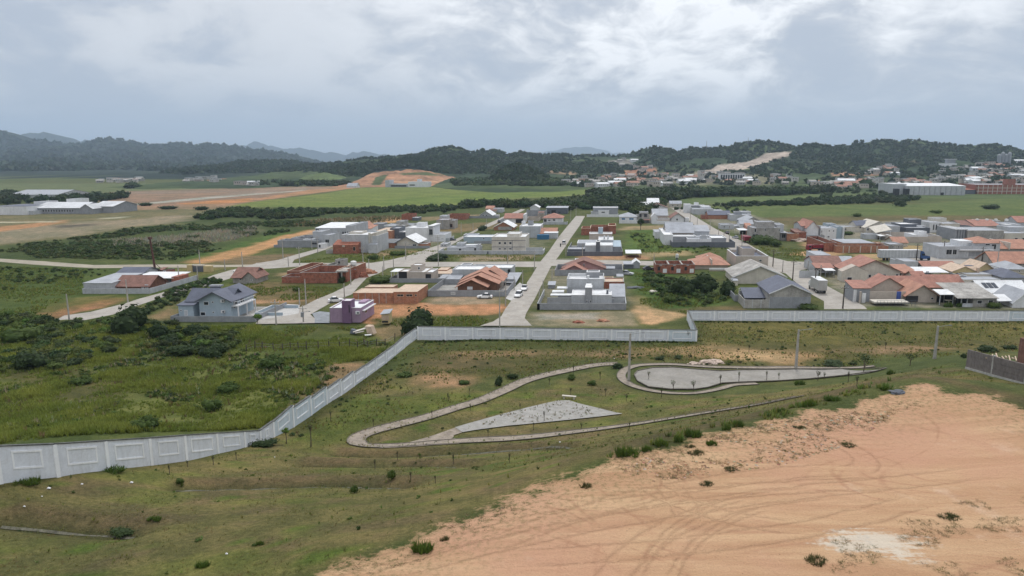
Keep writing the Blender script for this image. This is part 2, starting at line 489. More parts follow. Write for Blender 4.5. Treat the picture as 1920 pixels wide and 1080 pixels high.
paint(W([(215, 388), (330, 384), (470, 380), (560, 372), (600, 366), (480, 386), (400, 391), (240, 394)]), (0.27, 0.175, 0.12), 4, 8, strength=.8)
# rice field
paint(W([(425, 387), (470, 379), (600, 364), (668, 353), (720, 351), (1112, 351), (1108, 363), (1050, 369), (930, 373), (868, 379), (850, 389), (700, 388), (480, 388)]), (0.145, 0.175, 0.048), 3, 2)
for a, b in [((600, 364), (900, 352)), ((650, 386), (780, 372)), ((780, 372), (960, 353)), ((520, 374), (760, 380)), ((930, 357), (950, 353)), ((800, 381), (830, 383)), ((700, 360), (1100, 358))]:
    pa, pb = atz(*a), atz(*b)
    dd = sdf_line(X, Y, [pa, pb])
    blend(np.exp(-(dd/2.2)**2)*0.7, (0.07, 0.085, 0.03))
paint(W([(480, 386), (700, 376), (900, 362), (1100, 355), (1100, 361), (860, 380), (700, 387)]), (0.115, 0.165, 0.035), 20, 20, strength=.6)
# right fields
paint(W([(1310, 389), (1420, 384), (1700, 384), (1920, 368), (2300, 372), (2300, 425), (1920, 415), (1620, 420), (1480, 424), (1400, 408)]), (0.100, 0.130, 0.042), 6, 6)
paint(W([(1400, 408), (1700, 404), (1920, 404), (2300, 404), (2300, 440), (1920, 424), (1650, 418), (1480, 427)]), (0.125, 0.098, 0.050), 12, 10, strength=.9)
paint(W([(1250, 373), (1440, 368), (1560, 364), (1700, 366), (1680, 372), (1560, 377), (1400, 380), (1300, 383)]), (0.10, 0.135, 0.05), 6, 6)
paint(W([(1440, 352), (1700, 354), (1920, 350), (2200, 352), (2200, 372), (1830, 372), (1660, 371), (1500, 366)]), (0.085, 0.115, 0.045), 10, 10)
# scrub country on the left
paint(W([(330, 420), (380, 400), (520, 396), (870, 389), (900, 396), (820, 404), (760, 420), (640, 422), (560, 433), (430, 460), (330, 480), (0, 500), (-300, 500), (-300, 475), (0, 462), (180, 445), (250, 428)]), (0.058, 0.078, 0.026), 8, 12)
paint(W([(200, 452), (300, 446), (400, 434), (480, 426), (480, 440), (430, 452), (330, 462), (220, 464)]), (0.155, 0.145, 0.09), 5, 8, strength=.85)
paint(W([(540, 425), (600, 412), (740, 406), (770, 410), (700, 418), (600, 424)]), (0.155, 0.135, 0.085), 6, 8, strength=.8)
paint(W([(330, 482), (400, 470), (500, 440), (560, 432), (480, 462), (430, 478), (380, 490)]), (0.070, 0.115, 0.026), 4, 5)
paint(W([(355, 492), (400, 478), (470, 460), (530, 442), (580, 431), (602, 434), (585, 443), (520, 460), (486, 472), (430, 486), (370, 495)]), (0.45, 0.25, 0.13), 1.5, 3)
paint(W([(690, 420), (730, 408), (770, 408), (740, 418)]), (0.42, 0.25, 0.14), 2, 3)
paint(W([(780, 408), (900, 402), (920, 405), (800, 414)]), (0.26, 0.19, 0.12), 4, 6, strength=.8)
paint(W([(400, 492), (470, 480), (560, 474), (560, 486), (500, 496), (420, 500)]), (0.20, 0.14, 0.085), 3, 5)
paint(W([(320, 505), (380, 495), (440, 503), (360, 520), (320, 522)]), (0.38, 0.24, 0.145), 2, 4)
paint(W([(60, 588), (110, 568), (190, 556), (222, 556), (240, 560), (180, 580), (110, 594)]), (0.30, 0.155, 0.09), 1.5, 3)
paint(W([(130, 560), (210, 553), (214, 557), (150, 563)]), (0.42, 0.25, 0.15), 1, 1)
paint(W([(0, 500), (200, 497), (500, 500), (430, 540), (250, 560), (0, 600), (-300, 620), (-300, 500)]), (0.066, 0.095, 0.022), 6, 10, strength=.8)
paint(W([(270, 598), (340, 560), (330, 590), (300, 605)]), (0.25, 0.17, 0.10), 3, 4)
# lots in the town
for pg_, st_ in (([(1500, 425), (1600, 418), (1700, 412), (1930, 418), (1990, 500), (1990, 580), (1600, 575), (1560, 545), (1540, 510), (1600, 492), (1690, 492), (1690, 455), (1560, 445)], .8), ([(1300, 398), (1400, 400), (1480, 425), (1470, 450), (1400, 448), (1340, 420)], .75), ([(1200, 380), (1260, 380), (1320, 420), (1370, 452), (1250, 460), (1230, 420), (1200, 418)], .7),
                 ([(1040, 485), (1170, 480), (1172, 575), (1010, 578), (1030, 510)], .6), ([(590, 430), (760, 420), (845, 440), (810, 465), (700, 470), (640, 478), (600, 460), (520, 465)], .75), ([(820, 455), (920, 440), (1000, 425), (1045, 435), (1018, 475), (830, 474)], .35)):
    paint(W(pg_), (0.235, 0.215, 0.180), 2, 3, strength=st_)
lots = [
    ([(455, 530), (530, 530), (640, 560), (520, 580), (470, 575)], (0.14, 0.11, 0.055), 3),
    ([(455, 563), (560, 560), (560, 566), (455, 572)], (0.32, 0.20, 0.12), 1.5),
    ([(520, 513), (620, 505), (640, 512), (560, 524)], (0.33, 0.22, 0.14), 1.5),
    ([(640, 560), (690, 566), (930, 568), (948, 576), (930, 590), (870, 595), (800, 590), (700, 605), (645, 596)], (0.43, 0.22, 0.125), 1.2),
    ([(800, 556), (940, 552), (935, 570), (790, 572)], (0.27, 0.215, 0.155), 1.0),
    ([(700, 597), (760, 590), (930, 590), (930, 607), (770, 612), (700, 606)], (0.10, 0.10, 0.04), 2),
    ([(860, 478), (1000, 477), (1000, 486), (870, 490)], (0.24, 0.19, 0.13), 2),
    ([(1000, 586), (1190, 584), (1200, 612), (960, 612), (990, 596)], (0.225, 0.195, 0.135), 1.5),
    ([(1010, 590), (1120, 587), (1120, 598), (1010, 600)], (0.30, 0.28, 0.25), 1.2),
    ([(1195, 552), (1212, 560), (1215, 578), (1286, 588), (1282, 594), (1230, 610), (1200, 607), (1190, 585)], (0.46, 0.30, 0.18), 1.2),
    ([(1080, 478), (1220, 478), (1220, 487), (1085, 488)], (0.42, 0.24, 0.15), 1.5),
    ([(1190, 474), (1290, 468), (1300, 478), (1210, 482)], (0.30, 0.23, 0.13), 2),
    ([(1500, 455), (1560, 447), (1590, 470), (1560, 484), (1480, 478), (1520, 470)], (0.45, 0.28, 0.17), 1.5),
    ([(1600, 476), (1690, 476), (1690, 486), (1620, 492), (1600, 484)], (0.36, 0.26, 0.15), 1.5),
    ([(1700, 460), (1765, 462), (1760, 472), (1690, 470)], (0.36, 0.26, 0.14), 1.5),
    ([(820, 425), (900, 417), (1000, 414), (990, 424), (880, 434), (830, 440)], (0.17, 0.13, 0.07), 3),
    ([(1170, 425), (1260, 421), (1260, 430), (1160, 432)], (0.26, 0.20, 0.12), 2),
    ([(1180, 432), (1260, 430), (1310, 470), (1200, 474), (1165, 470)], (0.085, 0.13, 0.030), 3),
    ([(1175, 500), (1260, 515), (1380, 560), (1290, 585), (1215, 570), (1190, 540)], (0.070, 0.115, 0.026), 3),
    ([(1240, 580), (1380, 575), (1400, 582), (1290, 586)], (0.14, 0.11, 0.055), 2),
    ([(620, 470), (760, 470), (850, 470), (790, 488), (560, 492), (600, 480)], (0.10, 0.115, 0.035), 2),
    ([(640, 475), (760, 468), (790, 472), (720, 480)], (0.22, 0.17, 0.10), 2),
]
for pts, c_, s_ in lots: paint(W(pts), c_, s_, s_*1.2)
# between the boundary wall and the paths: dry rough ground with bare patches
paint(W([(790, 650), (900, 640), (1300, 642), (1310, 605), (2000, 605), (2000, 668), (1650, 680), (1300, 690), (1150, 676), (960, 720), (760, 720), (700, 715)], 0.3), (0.098, 0.090, 0.034), 3, 5)
paint(W([(1310, 603), (2000, 603), (2000, 640), (1320, 650)], 0), (0.118, 0.108, 0.036), 3, 4)
paint(W([(800, 640), (1300, 640), (1300, 658), (840, 662), (780, 650)], 0), (0.070, 0.080, 0.026), 2, 4)
for pts, c_ in [([(830, 660), (1000, 655), (1180, 655), (1180, 668), (1000, 672), (850, 672)], (0.235, 0.160, 0.095)),
                ([(765, 706), (830, 700), (885, 716), (880, 726), (820, 728), (780, 722)], (0.33, 0.205, 0.125)),
                ([(1180, 648), (1340, 645), (1500, 655), (1540, 668), (1480, 682), (1330, 672), (1230, 668)], (0.33, 0.215, 0.120)),
                ([(1340, 660), (1420, 655), (1480, 670), (1420, 680), (1340, 672)], (0.42, 0.29, 0.17)),
                ([(1540, 655), (1700, 652), (1780, 662), (1640, 672)], (0.24, 0.165, 0.10)),
                ([(720, 680), (900, 660), (960, 690), (860, 700)], (0.13, 0.10, 0.052))]:
    paint(W(pts, .3), c_, 2.5, 3.5, strength=.85)
# rough ground left of the boundary wall
paint(WG([(-100, 640), (200, 650), (480, 640), (660, 625), (760, 625), (700, 680), (560, 745), (480, 800), (200, 812), (-100, 830)]), (0.083, 0.100, 0.026), 4, 6, strength=.85)
paint(WG([(-100, 660), (480, 660), (560, 700), (480, 795), (200, 808), (-100, 826)]), (0.135, 0.150, 0.045), 4, 14, strength=.7)
paint(WG([(0, 700), (130, 690), (260, 715), (230, 750), (60, 760), (0, 760)]), (0.085, 0.075, 0.030), 3, 5, strength=.8)
paint(WG([(610, 683), (680, 676), (690, 690), (640, 720), (600, 745), (560, 752), (600, 715)]), (0.30, 0.185, 0.115), 1.2, 2, strength=.85)
paint(WG([(480, 790), (560, 735), (640, 712), (600, 745), (520, 798)]), (0.13, 0.105, 0.05), 1.5, 2, strength=.8)
paint(WG([(670, 655), (715, 648), (720, 660), (680, 666)]), (0.34, 0.215, 0.135), 1, 1.5)
paint(WG([(700, 618), (760, 605), (760, 625), (720, 640)]), (0.20, 0.15, 0.085), 1.5, 2)
# lawn bank
LAWN = WG([(-150, 1080), (-150, 925), (0, 905), (200, 882), (350, 866), (459, 841), (550, 803), (612, 760), (663, 727), (700, 700), (800, 735), (1000, 730), (1130, 690), (1170, 730), (1300, 745), (1600, 715), (1790, 680), (1812, 693), (2000, 750), (1720, 703), (1140, 846), (590, 1080)])
paint(LAWN, (0.145, 0.127, 0.054), 1.5, 2.5)
lw = smooth01(sdf_poly(X, Y, LAWN)/2)
blend(lw*smooth01((fbm(X/6, Y/3.5, 4, 77)-0.5)*6)*0.8, (0.130, 0.142, 0.040))
blend(lw*smooth01((fbm(X/5, Y/2.5, 4, 99)-0.55)*7)*0.7, (0.150, 0.112, 0.066))
blend(lw*smooth01((fbm(X/3, Y/2, 3, 55)-0.66)*9)*0.8, (0.082, 0.130, 0.022))
lowl = WG([(560, 800), (660, 740), (760, 745), (1000, 735), (860, 770), (700, 790), (640, 830), (560, 850)])
paint(lowl, (0.092, 0.118, 0.024), 2, 3, strength=.7)
for d in DR_W:
    dd = sdf_line(X, Y, [(p.x, p.y+1.7) for p in d])
    blend(np.exp(-(dd/1.3)**2)*0.8, (0.125, 0.090, 0.055))
    dd = sdf_line(X, Y, d)
    blend(np.exp(-(dd/0.75)**2)*0.9, (0.055, 0.055, 0.025))
# wall's shadow painted dark over the growth at its foot, right-hand side
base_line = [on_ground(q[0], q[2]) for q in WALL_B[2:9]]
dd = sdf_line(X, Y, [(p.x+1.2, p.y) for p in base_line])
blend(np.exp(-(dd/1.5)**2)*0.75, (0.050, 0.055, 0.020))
# grassed berm round the platform
berm = WG([(1140, 852), (1300, 812), (1500, 762), (1650, 720), (1720, 708), (1800, 724), (1920, 756), (2100, 800), (2100, 785), (1920, 744), (1800, 715), (1720, 700), (1650, 712), (1500, 750), (1300, 800), (1140, 838)])
paint(berm, (0.115, 0.092, 0.048), 1, 1)

SANDP = WG([(560, 1100), (590, 1080), (640, 1060), (700, 1035), (760, 1015), (820, 990), (900, 955), (960, 935), (1020, 905), (1080, 888), (1120, 878), (1150, 858), (1220, 842), (1290, 826), (1360, 806), (1440, 790), (1500, 777), (1560, 768), (1620, 750), (1680, 742), (1700, 724), (1740, 722), (1770, 735), (1820, 738), (1880, 752), (1930, 765), (2050, 800), (2400, 1000), (2500, 1500), (400, 1500)])
sand_sd = np.clip(sdf_poly(X, Y, SANDP), -30, 30)
sand_sd[Y > 180] = -30
pale = WG([(1555, 1010), (1600, 996), (1650, 1000), (1690, 1012), (1760, 1020), (1720, 1035), (1740, 1055), (1690, 1050), (1640, 1035), (1580, 1032), (1548, 1025)])
pale_sd = np.clip(sdf_poly(X, Y, pale), -20, 20)
pudd = WG([(1592, 1008), (1620, 1004), (1648, 1010), (1640, 1018), (1612, 1019)])
pudd_sd = np.clip(sdf_poly(X, Y, pudd), -20, 20)
me = np_mesh('ground', V, F)
add_col(me, colr)
add_float(me, 'sand', sand_sd); add_float(me, 'pale', pale_sd); add_float(me, 'pudd', pudd_sd)

gm = bpy.data.materials.new('ground'); gm.use_nodes = True
t = NT(gm.node_tree)
geo = t.n('ShaderNodeNewGeometry')
pos = geo.outputs['Position']
flatp = t.mapv(pos, (1, 1, 0.0))
base = t.n('ShaderNodeVertexColor', layer_name='Col').outputs[0]
def attr(nm): return t.n('ShaderNodeAttribute', attribute_name=nm).outputs['Fac']
nz1 = t.noise(flatp, 0.035, 6, 0.6)
nz2 = t.noise(flatp, 0.28, 7, 0.65)
nz3 = t.noise(flatp, 2.3, 6, 0.7)
nz4 = t.noise(flatp, 9.0, 4, 0.7)
g = t.mix(t.ramp(nz1, 0.35, 0.68), t.mix(1.0, base, (0.80, 0.86, 0.80), 'MULTIPLY'), t.mix(1.0, base, (1.2, 1.12, 1.1), 'MULTIPLY'))
g = t.mix(t.ramp(nz2, 0.38, 0.66), t.mix(1.0, g, (0.80, 0.84, 0.80), 'MULTIPLY'), t.mix(1.0, g, (1.18, 1.14, 1.12), 'MULTIPLY'))
g = t.mix(t.ramp(nz3, 0.36, 0.68), t.mix(1.0, g, (0.77, 0.79, 0.75), 'MULTIPLY'), t.mix(1.0, g, (1.22, 1.2, 1.19), 'MULTIPLY'))
g = t.mix(t.ramp(nz4, 0.35, 0.7), t.mix(1.0, g, (0.78, 0.78, 0.76), 'MULTIPLY'), t.mix(1.0, g, (1.2, 1.2, 1.18), 'MULTIPLY'))
# graded sand of the platform
sv = t.mapv(pos, (0.05, 0.55, 0.0), rot=(0, 0, radians(-24)))
st1 = t.noise(sv, 1.0, 6, 0.62, 0.6)
st2 = t.noise(t.mapv(pos, (0.16, 1.9, 0.0), rot=(0, 0, radians(-14))), 1.0, 6, 0.65, 0.8)
s_c = t.mix(t.ramp(st1, 0.35, 0.68), (0.44, 0.262, 0.150), (0.55, 0.365, 0.215))
s_c = t.mix(t.ramp(t.noise(flatp, 0.045, 4, 0.6), 0.42, 0.66), s_c, (0.50, 0.285, 0.185))
s_c = t.mix(t.ramp(st2, 0.56, 0.74, 0, 0.5), s_c, (0.42, 0.22, 0.13))
s_c = t.mix(t.ramp(t.noise(flatp, 0.11, 6, 0.7), 0.58, 0.72, 0, 0.7), s_c, (0.62, 0.45, 0.32))
s_c = t.mix(t.ramp(nz3, 0.52, 0.75, 0, 0.35), s_c, (0.40, 0.23, 0.14))
s_c = t.mix(t.ramp(nz4, 0.3, 0.7), t.mix(1.0, s_c, (0.9, 0.9, 0.9), 'MULTIPLY'), t.mix(1.0, s_c, (1.07, 1.07, 1.07), 'MULTIPLY'))
# wheel tracks of turning machines: paired arcs pressed in the sand
def circ(a, b, c):
    ax_, ay_, bx_, by_, cx_, cy_ = a[0], a[1], b[0], b[1], c[0], c[1]
    d = 2*(ax_*(by_-cy_)+bx_*(cy_-ay_)+cx_*(ay_-by_))
    ux = ((ax_**2+ay_**2)*(by_-cy_)+(bx_**2+by_**2)*(cy_-ay_)+(cx_**2+cy_**2)*(ay_-by_))/d
    uy = ((ax_**2+ay_**2)*(cx_-bx_)+(bx_**2+by_**2)*(ax_-cx_)+(cx_**2+cy_**2)*(bx_-ax_))/d
    return ux, uy, hypot(ax_-ux, ay_-uy)
rutsum = None
wob = t.math('MULTIPLY', t.math('SUBTRACT', nz2, 0.5), 0.9)
for pa, pb, pc in (((640, 1075), (1180, 945), (1750, 905)), ((700, 1078), (1240, 960), (1900, 880)), ((1240, 1080), (1300, 1000), (1440, 945)), ((1150, 1080), (1270, 985), (1500, 930)), ((1245, 905), (1275, 940), (1290, 975)), ((1230, 1060), (1340, 965), (1560, 925)), ((980, 1000), (1250, 920), (1620, 880)), ((1560, 830), (1610, 850), (1590, 885)), ((1450, 985), (1330, 960), (1200, 900)), ((1100, 1040), (1400, 1010), (1750, 930))):
    A_, B_, C_ = (on_ground(*q) for q in (pa, pb, pc))
    ux, uy, R_ = circ(A_, B_, C_)
    dist = t.n('ShaderNodeVectorMath', {0: flatp, 1: (ux, uy, 0)}, operation='DISTANCE').outputs['Value']
    dd_ = t.math('ABSOLUTE', t.math('SUBTRACT', t.math('ADD', dist, wob), R_))
    pr_ = t.math('ABSOLUTE', t.math('SUBTRACT', dd_, 0.85))
    ln = t.math('SUBTRACT', 1.0, t.math('DIVIDE', pr_, 0.30), True)
    mid_ = t.n('ShaderNodeVectorMath', {0: flatp, 1: (B_.x, B_.y, 0)}, operation='DISTANCE').outputs['Value']
    rng_ = max(hypot(A_.x-B_.x, A_.y-B_.y), hypot(C_.x-B_.x, C_.y-B_.y))
    ln = t.math('MULTIPLY', ln, t.ramp(mid_, rng_*.7, rng_*1.1, 1, 0))
    rutsum = ln if rutsum is None else t.math('MAXIMUM', rutsum, ln)
rutsum = t.math('MULTIPLY', rutsum, t.ramp(nz3, 0.35, 0.6, 0.15, 1))
s_c = t.mix(t.math('MULTIPLY', rutsum, 0.25), s_c, (0.36, 0.20, 0.115))
# faint older ruts: thin contour lines of slow noises
for sc_, off, wdt in ((0.028, 3.0, 0.0035), (0.022, 41.0, 0.0028), (0.034, 77.0, 0.004)):
    q = t.n('ShaderNodeTexNoise', {'Vector': t.mapv(pos, (1, 1.6, 0), loc=(off, off*1.7, 0)), 'Scale': sc_, 'Detail': 1.5}).outputs[0]
    for lv in (0.47, 0.495, 0.53):
        ln = t.math('SUBTRACT', 1.0, t.math('DIVIDE', t.math('ABSOLUTE', t.math('SUBTRACT', q, lv)), wdt), True)
        ln = t.math('MULTIPLY', ln, t.ramp(nz2, 0.42, 0.6, 0, 0.6))
        s_c = t.mix(ln, s_c, (0.37, 0.20, 0.12))
rag = t.math('ADD', t.math('MULTIPLY', t.math('SUBTRACT', nz2, 0.5), 9.0), t.math('MULTIPLY', t.math('SUBTRACT', nz3, 0.5), 5.0))
sm = t.ramp(t.math('ADD', attr('sand'), rag), -0.5, 0.7)
# dry scrub carpet creeping over the sand margin
edge = t.ramp(attr('sand'), 0.5, 9.0, 0.85, 0.0)
scrub = t.math('MULTIPLY', edge, t.ramp(t.math('ADD', t.math('MULTIPLY', nz3, 0.6), t.math('MULTIPLY', nz4, 0.4)), 0.47, 0.6))
s_c = t.mix(scrub, s_c, (0.17, 0.145, 0.065))
pm = t.ramp(t.math('ADD', attr('pale'), t.math('ADD', t.math('MULTIPLY', t.math('SUBTRACT', nz3, 0.5), 3.0), t.math('MULTIPLY', t.math('SUBTRACT', st2, 0.5), 4.0))), -0.5, 0.5)
s_c = t.mix(t.math('MULTIPLY', pm, 0.8), s_c, (0.62, 0.56, 0.46))
pu = t.ramp(t.math('ADD', attr('pudd'), t.math('MULTIPLY', t.math('SUBTRACT', nz3, 0.5), 1.0)), -0.2, 0.35)
s_c = t.mix(pu, s_c, (0.30, 0.31, 0.32))
g = t.mix(sm, g, s_c)
bs = t.n('ShaderNodeBsdfPrincipled', {'Base Color': g, 'Roughness': 0.95})
bs.inputs['Specular IOR Level'].default_value = 0.1
hh = t.math('ADD', t.math('MULTIPLY', nz3, 0.5), t.math('MULTIPLY', nz4, 0.35))
hh = t.math('ADD', hh, t.math('MULTIPLY', st2, 0.25))
hh = t.math('SUBTRACT', hh, t.math('MULTIPLY', rutsum, 0.5))
hh = t.math('ADD', hh, t.math('MULTIPLY', t.noise(flatp, 0.9, 5, 0.6), 0.8))
b = t.n('ShaderNodeBump', {'Height': hh, 'Strength': 0.8, 'Distance': 0.4})
t.t.links.new(b.outputs[0], bs.inputs['Normal'])
t.n('ShaderNodeOutputMaterial', {'Surface': bs.outputs[0]})
ground = link('ground', me, gm, smooth=True)
tag(ground, 'grassy plain rising to a lawn bank and an orange sand platform', kind='structure')
SAND_W = SANDP

# ================================================================== HILLS
HILLS = []
def hill(name, prof, zr, zf, zb, c1, c2, nx, ns, pw=1.4, spur=0.35, sfreq=1/160, rough=6.0, label='wooded hills', seed=0, paints=(), foot=0.0, tex=0.03):
    prof = sorted(prof)
    pts = [P(a, b, zr) for a, b in prof]
    xs0 = np.array([p.x for p in pts]); zs0 = np.array([p.z for p in pts])
    Yr = float(np.mean([p.y for p in pts])); Yf, Yb = zf*1.0, zb*1.0
    xs = np.linspace(xs0[0], xs0[-1], nx)
    def hfun(Xa, Ya):
        H = np.interp(Xa, xs0, zs0)
        H = H+(fbm(Xa/(zr*0.008), Xa*0+seed, 4, seed+3)-0.5)*zr*(0.007 if zr > 3000 else 0.003)
        end = smooth01((Xa-xs0[0])/(0.05*(xs0[-1]-xs0[0])))*smooth01((xs0[-1]-Xa)/(0.05*(xs0[-1]-xs0[0])))
        # spurs run down from the ridge: shift the ridge line in plan
        sp = (fbm(Xa*sfreq, Xa*0+5+seed, 3, seed)-0.5)*2
        s = (Ya-(Yf+sp*(Yr-Yf)*0.30))/(Yr-Yf-sp*(Yr-Yf)*0.30)
        sb = (Yb-Ya)/(Yb-Yr)
        up = np.where(s < 0, 0, np.clip(s, 0, 1)**pw)
        prof_ = np.where(Ya <= Yr, foot*smooth01(s*3)*(1-np.clip(s, 0, 1))+up, smooth01(sb))
        gul = fbm(Xa*sfreq*3+Ya*sfreq*0.8, Ya*sfreq*1.3, 4, seed+9)
        gul = 1-spur*4*np.clip(s, 0, 1)*(1-np.clip(s, 0, 1))*(1-np.abs(gul*2-1)*1.2)
        z = H*prof_*np.where(Ya <= Yr, np.clip(gul, 0.25, 1.05), 1)
        ru = (fbm(Xa/(rough*7), Ya/(rough*9), 4, seed+2)-0.5)*rough*0.8*smooth01(z/ (rough*2+4))
        return (np.maximum(z, 0)+ru*(Ya < Yr*0.995)*0.8)*end-1.2*(1-end)-0.6*(z < 0.4)
    ys = np.concatenate([np.linspace(Yf-0.3*(Yr-Yf)*0.5, Yr, ns), np.linspace(Yr, Yb, max(6, ns//5))[1:]])
    XX, YY = np.meshgrid(xs, ys)
    ZZ = hfun(XX, YY)
    v, f = grid(xs, ys, ZZ)
    n = fbm(XX/(rough*22), YY/(rough*22), 4, seed+7).ravel()[:, None]
    n2_ = fbm(XX/(rough*4), YY/(rough*4), 3, seed+8).ravel()[:, None]
    cc = np.array(c1)*(1-smooth01((n-0.35)*3.3))+np.array(c2)*smooth01((n-0.35)*3.3)
    cc = cc*(0.75+0.5*n2_)
    zcv = v[:, 1]*CP-(v[:, 2]-CAM_H)*SP
    pxv = 960+FPX*v[:, 0]/zcv; pyv = 540-FPX*(v[:, 1]*SP+(v[:, 2]-CAM_H)*CP)/zcv
    for pg, pc, sf in paints:
        d = sdf_poly(pxv, pyv, pg)+(n2_[:, 0]-0.5)*4*sf
        m = smooth01(d/sf*0.5+0.5)[:, None]*(v[:, 1:2] <= Yr+5)
        cc = cc*(1-m)+np.array(pc)*m*(0.8+0.4*n2_)
    me = np_mesh(name, v, f, cc)
    o = link(name, me, mat('hill_cover', (0, 0, 0), vcol=True, var=0.22, scale=tex, rough=0.95, spec=0.1), smooth=True)
    tag(o, label, kind='structure')
    HILLS.append((hfun, xs0[0], xs0[-1], Yf, Yr, Yb))
    return hfun
DG1, DG2 = (0.010, 0.021, 0.013), (0.028, 0.041, 0.021)
hill('mountain', [(-300, 292), (900, 300), (960, 292), (1000, 288), (1040, 281), (1075, 274), (1110, 277), (1140, 285), (1180, 290), (1300, 300)], 14500, 12500, 16500, DG1, DG2, 160, 24, seed=51, rough=90, label='pale blue mountain far beyond the middle hills', sfreq=1/900, spur=0.2)
hill('mountain', [(380, 300), (447, 276), (462, 272), (477, 266), (490, 271), (500, 274), (533, 278), (577, 280), (610, 286), (640, 291), (660, 286), (685, 283), (705, 287), (740, 291), (790, 290), (840, 300)], 10500, 9200, 12500, DG1, DG2, 160, 24, seed=52, rough=60, label='pale peaked mountains beyond the long wooded ridge', sfreq=1/700, spur=0.2)
hill('mountain', [(-500, 270), (-100, 262), (20, 260), (40, 253), (60, 250), (87, 250), (110, 256), (128, 265), (143, 269), (160, 264), (173, 268), (200, 282), (300, 300)], 7400, 6200, 9000, DG1, DG2, 160, 30, seed=53, rough=40, label='blue-grey mountain crest behind the wooded ridge', sfreq=1/500)
hill('mountain', [(-700, 262), (-300, 240), (-100, 238), (0, 247), (13, 256), (30, 261), (55, 266), (77, 266), (110, 272), (150, 275), (170, 270), (185, 264), (203, 260), (230, 262), (250, 266), (267, 272), (290, 276), (313, 272), (323, 267), (347, 269), (360, 275), (390, 272), (412, 271), (428, 276), (443, 278), (483, 281), (523, 288), (560, 298), (583, 303), (620, 312), (680, 322)], 4300, 1350, 5600, DG1, DG2, 560, 190, seed=54, rough=22, label='long dark wooded ridge behind the plain', sfreq=1/300, spur=0.85, pw=1.2)
hill('hill', [(235, 336), (265, 326), (300, 319), (330, 318), (370, 324), (410, 314), (450, 306), (500, 303), (540, 304), (580, 310), (640, 314), (720, 322)], 2150, 1450, 2500, DG1, DG2, 260, 60, seed=55, rough=10, label='low wooded hills at the foot of the ridge', sfreq=1/200)
CLEAR = [(1262, 338), (1300, 326), (1335, 316), (1345, 310), (1400, 304), (1436, 288), (1486, 283), (1484, 290), (1458, 298), (1425, 311), (1388, 320), (1350, 325), (1345, 338)]
def_l4 = hill('hill', [(470, 334), (520, 322), (555, 312), (590, 308), (620, 306), (680, 298), (740, 294), (780, 292), (800, 282), (832, 275), (859, 277), (883, 289), (895, 286), (910, 282), (935, 284), (959, 290), (976, 286), (1000, 291), (1048, 289), (1082, 293), (1124, 291), (1175, 292), (1196, 282), (1220, 278), (1245, 279), (1268, 287), (1296, 278), (1316, 278), (1345, 279), (1364, 273), (1399, 269), (1426, 265), (1445, 266), (1465, 269), (1490, 277), (1512, 271), (1545, 273), (1565, 275), (1602, 272), (1640, 266), (1665, 263), (1690, 266), (1720, 264), (1752, 270), (1777, 273), (1815, 273), (1850, 271), (1877, 273), (1915, 285), (2000, 290), (2300, 280), (2500, 300)],
    1750, 930, 2300, (0.026, 0.045, 0.018), (0.055, 0.078, 0.026), 640, 150, seed=56, rough=9, label='green wooded hills behind the town', sfreq=1/150, spur=0.5, pw=1.75, foot=0.10,
    paints=[(CLEAR, (0.40, 0.33, 0.27), 1.2), ([(1170, 322), (1230, 312), (1235, 328), (1175, 332)], (0.30, 0.15, 0.09), 2), ([(1140, 300), (1180, 300), (1185, 306), (1140, 306)], (0.22, 0.2, 0.17), 1.5),
             ([(1690, 305), (1710, 299), (1725, 304), (1710, 309)], (0.15, 0.14, 0.09), 2),
            ([(1560, 322), (1660, 318), (1660, 328), (1560, 330)], (0.32, 0.18, 0.11), 1.5), ([(1010, 312), (1060, 318), (1080, 326), (1030, 325)], (0.25, 0.17, 0.10), 2),
            ([(1180, 333), (1330, 325), (1450, 325), (1450, 345), (1180, 345)], (0.16, 0.15, 0.09), 3)])
hill('hill', [(560, 345), (600, 330), (640, 318), (690, 310), (760, 300), (820, 297), (880, 300), (930, 312), (1000, 322), (1060, 336), (1090, 345)], 1480, 1230, 1700, DG1, (0.045, 0.065, 0.024), 260, 50, seed=57, rough=7, label='dark wooded hill behind the red earth cut', sfreq=1/120, pw=1.1)
hill('hill', [(480, 346), (520, 340), (560, 336), (590, 326), (608, 323), (630, 328), (655, 338), (675, 346)], 1240, 1080, 1400, (0.085, 0.12, 0.045), (0.10, 0.135, 0.05), 120, 30, seed=58, rough=4, label='smooth green pasture knoll before the dark woods', sfreq=1/90, spur=.1)
hill('hill', [(655, 349), (672, 338), (690, 327), (705, 323), (740, 321), (770, 317), (800, 320), (830, 328), (860, 336), (890, 343), (910, 349)], 1180, 990, 1400, (0.36, 0.18, 0.10), (0.30, 0.17, 0.10), 180, 60, seed=59, rough=3, label='red earth slope cut into the hill behind the rice field', sfreq=1/90, spur=.15,
     paints=[([(695, 348), (705, 332), (730, 325), (722, 336), (712, 348)], (0.06, 0.08, 0.03), 1.5), ([(745, 325), (800, 322), (830, 329), (760, 329)], (0.08, 0.10, 0.04), 1.2), ([(720, 338), (850, 338), (850, 344), (720, 344)], (0.38, 0.22, 0.13), 2)])
hill('hill', [(905, 352), (925, 338), (945, 320), (965, 314), (985, 317), (1005, 328), (1030, 340), (1050, 352)], 1080, 960, 1300, (0.022, 0.04, 0.015), (0.05, 0.075, 0.03), 120, 40, seed=60, rough=5, label='dark wooded knoll at the corner of the rice field', sfreq=1/80, spur=.2)
def hill_z(x, y):
    z = 0.0
    for hf, x0, x1, yf, yr, yb in HILLS:
        if x0 < x < x1 and yf-0.3*(yr-yf)*0.5 < y < yb:
            z = max(z, float(hf(np.array([x]), np.array([y]))[0]))
    return z
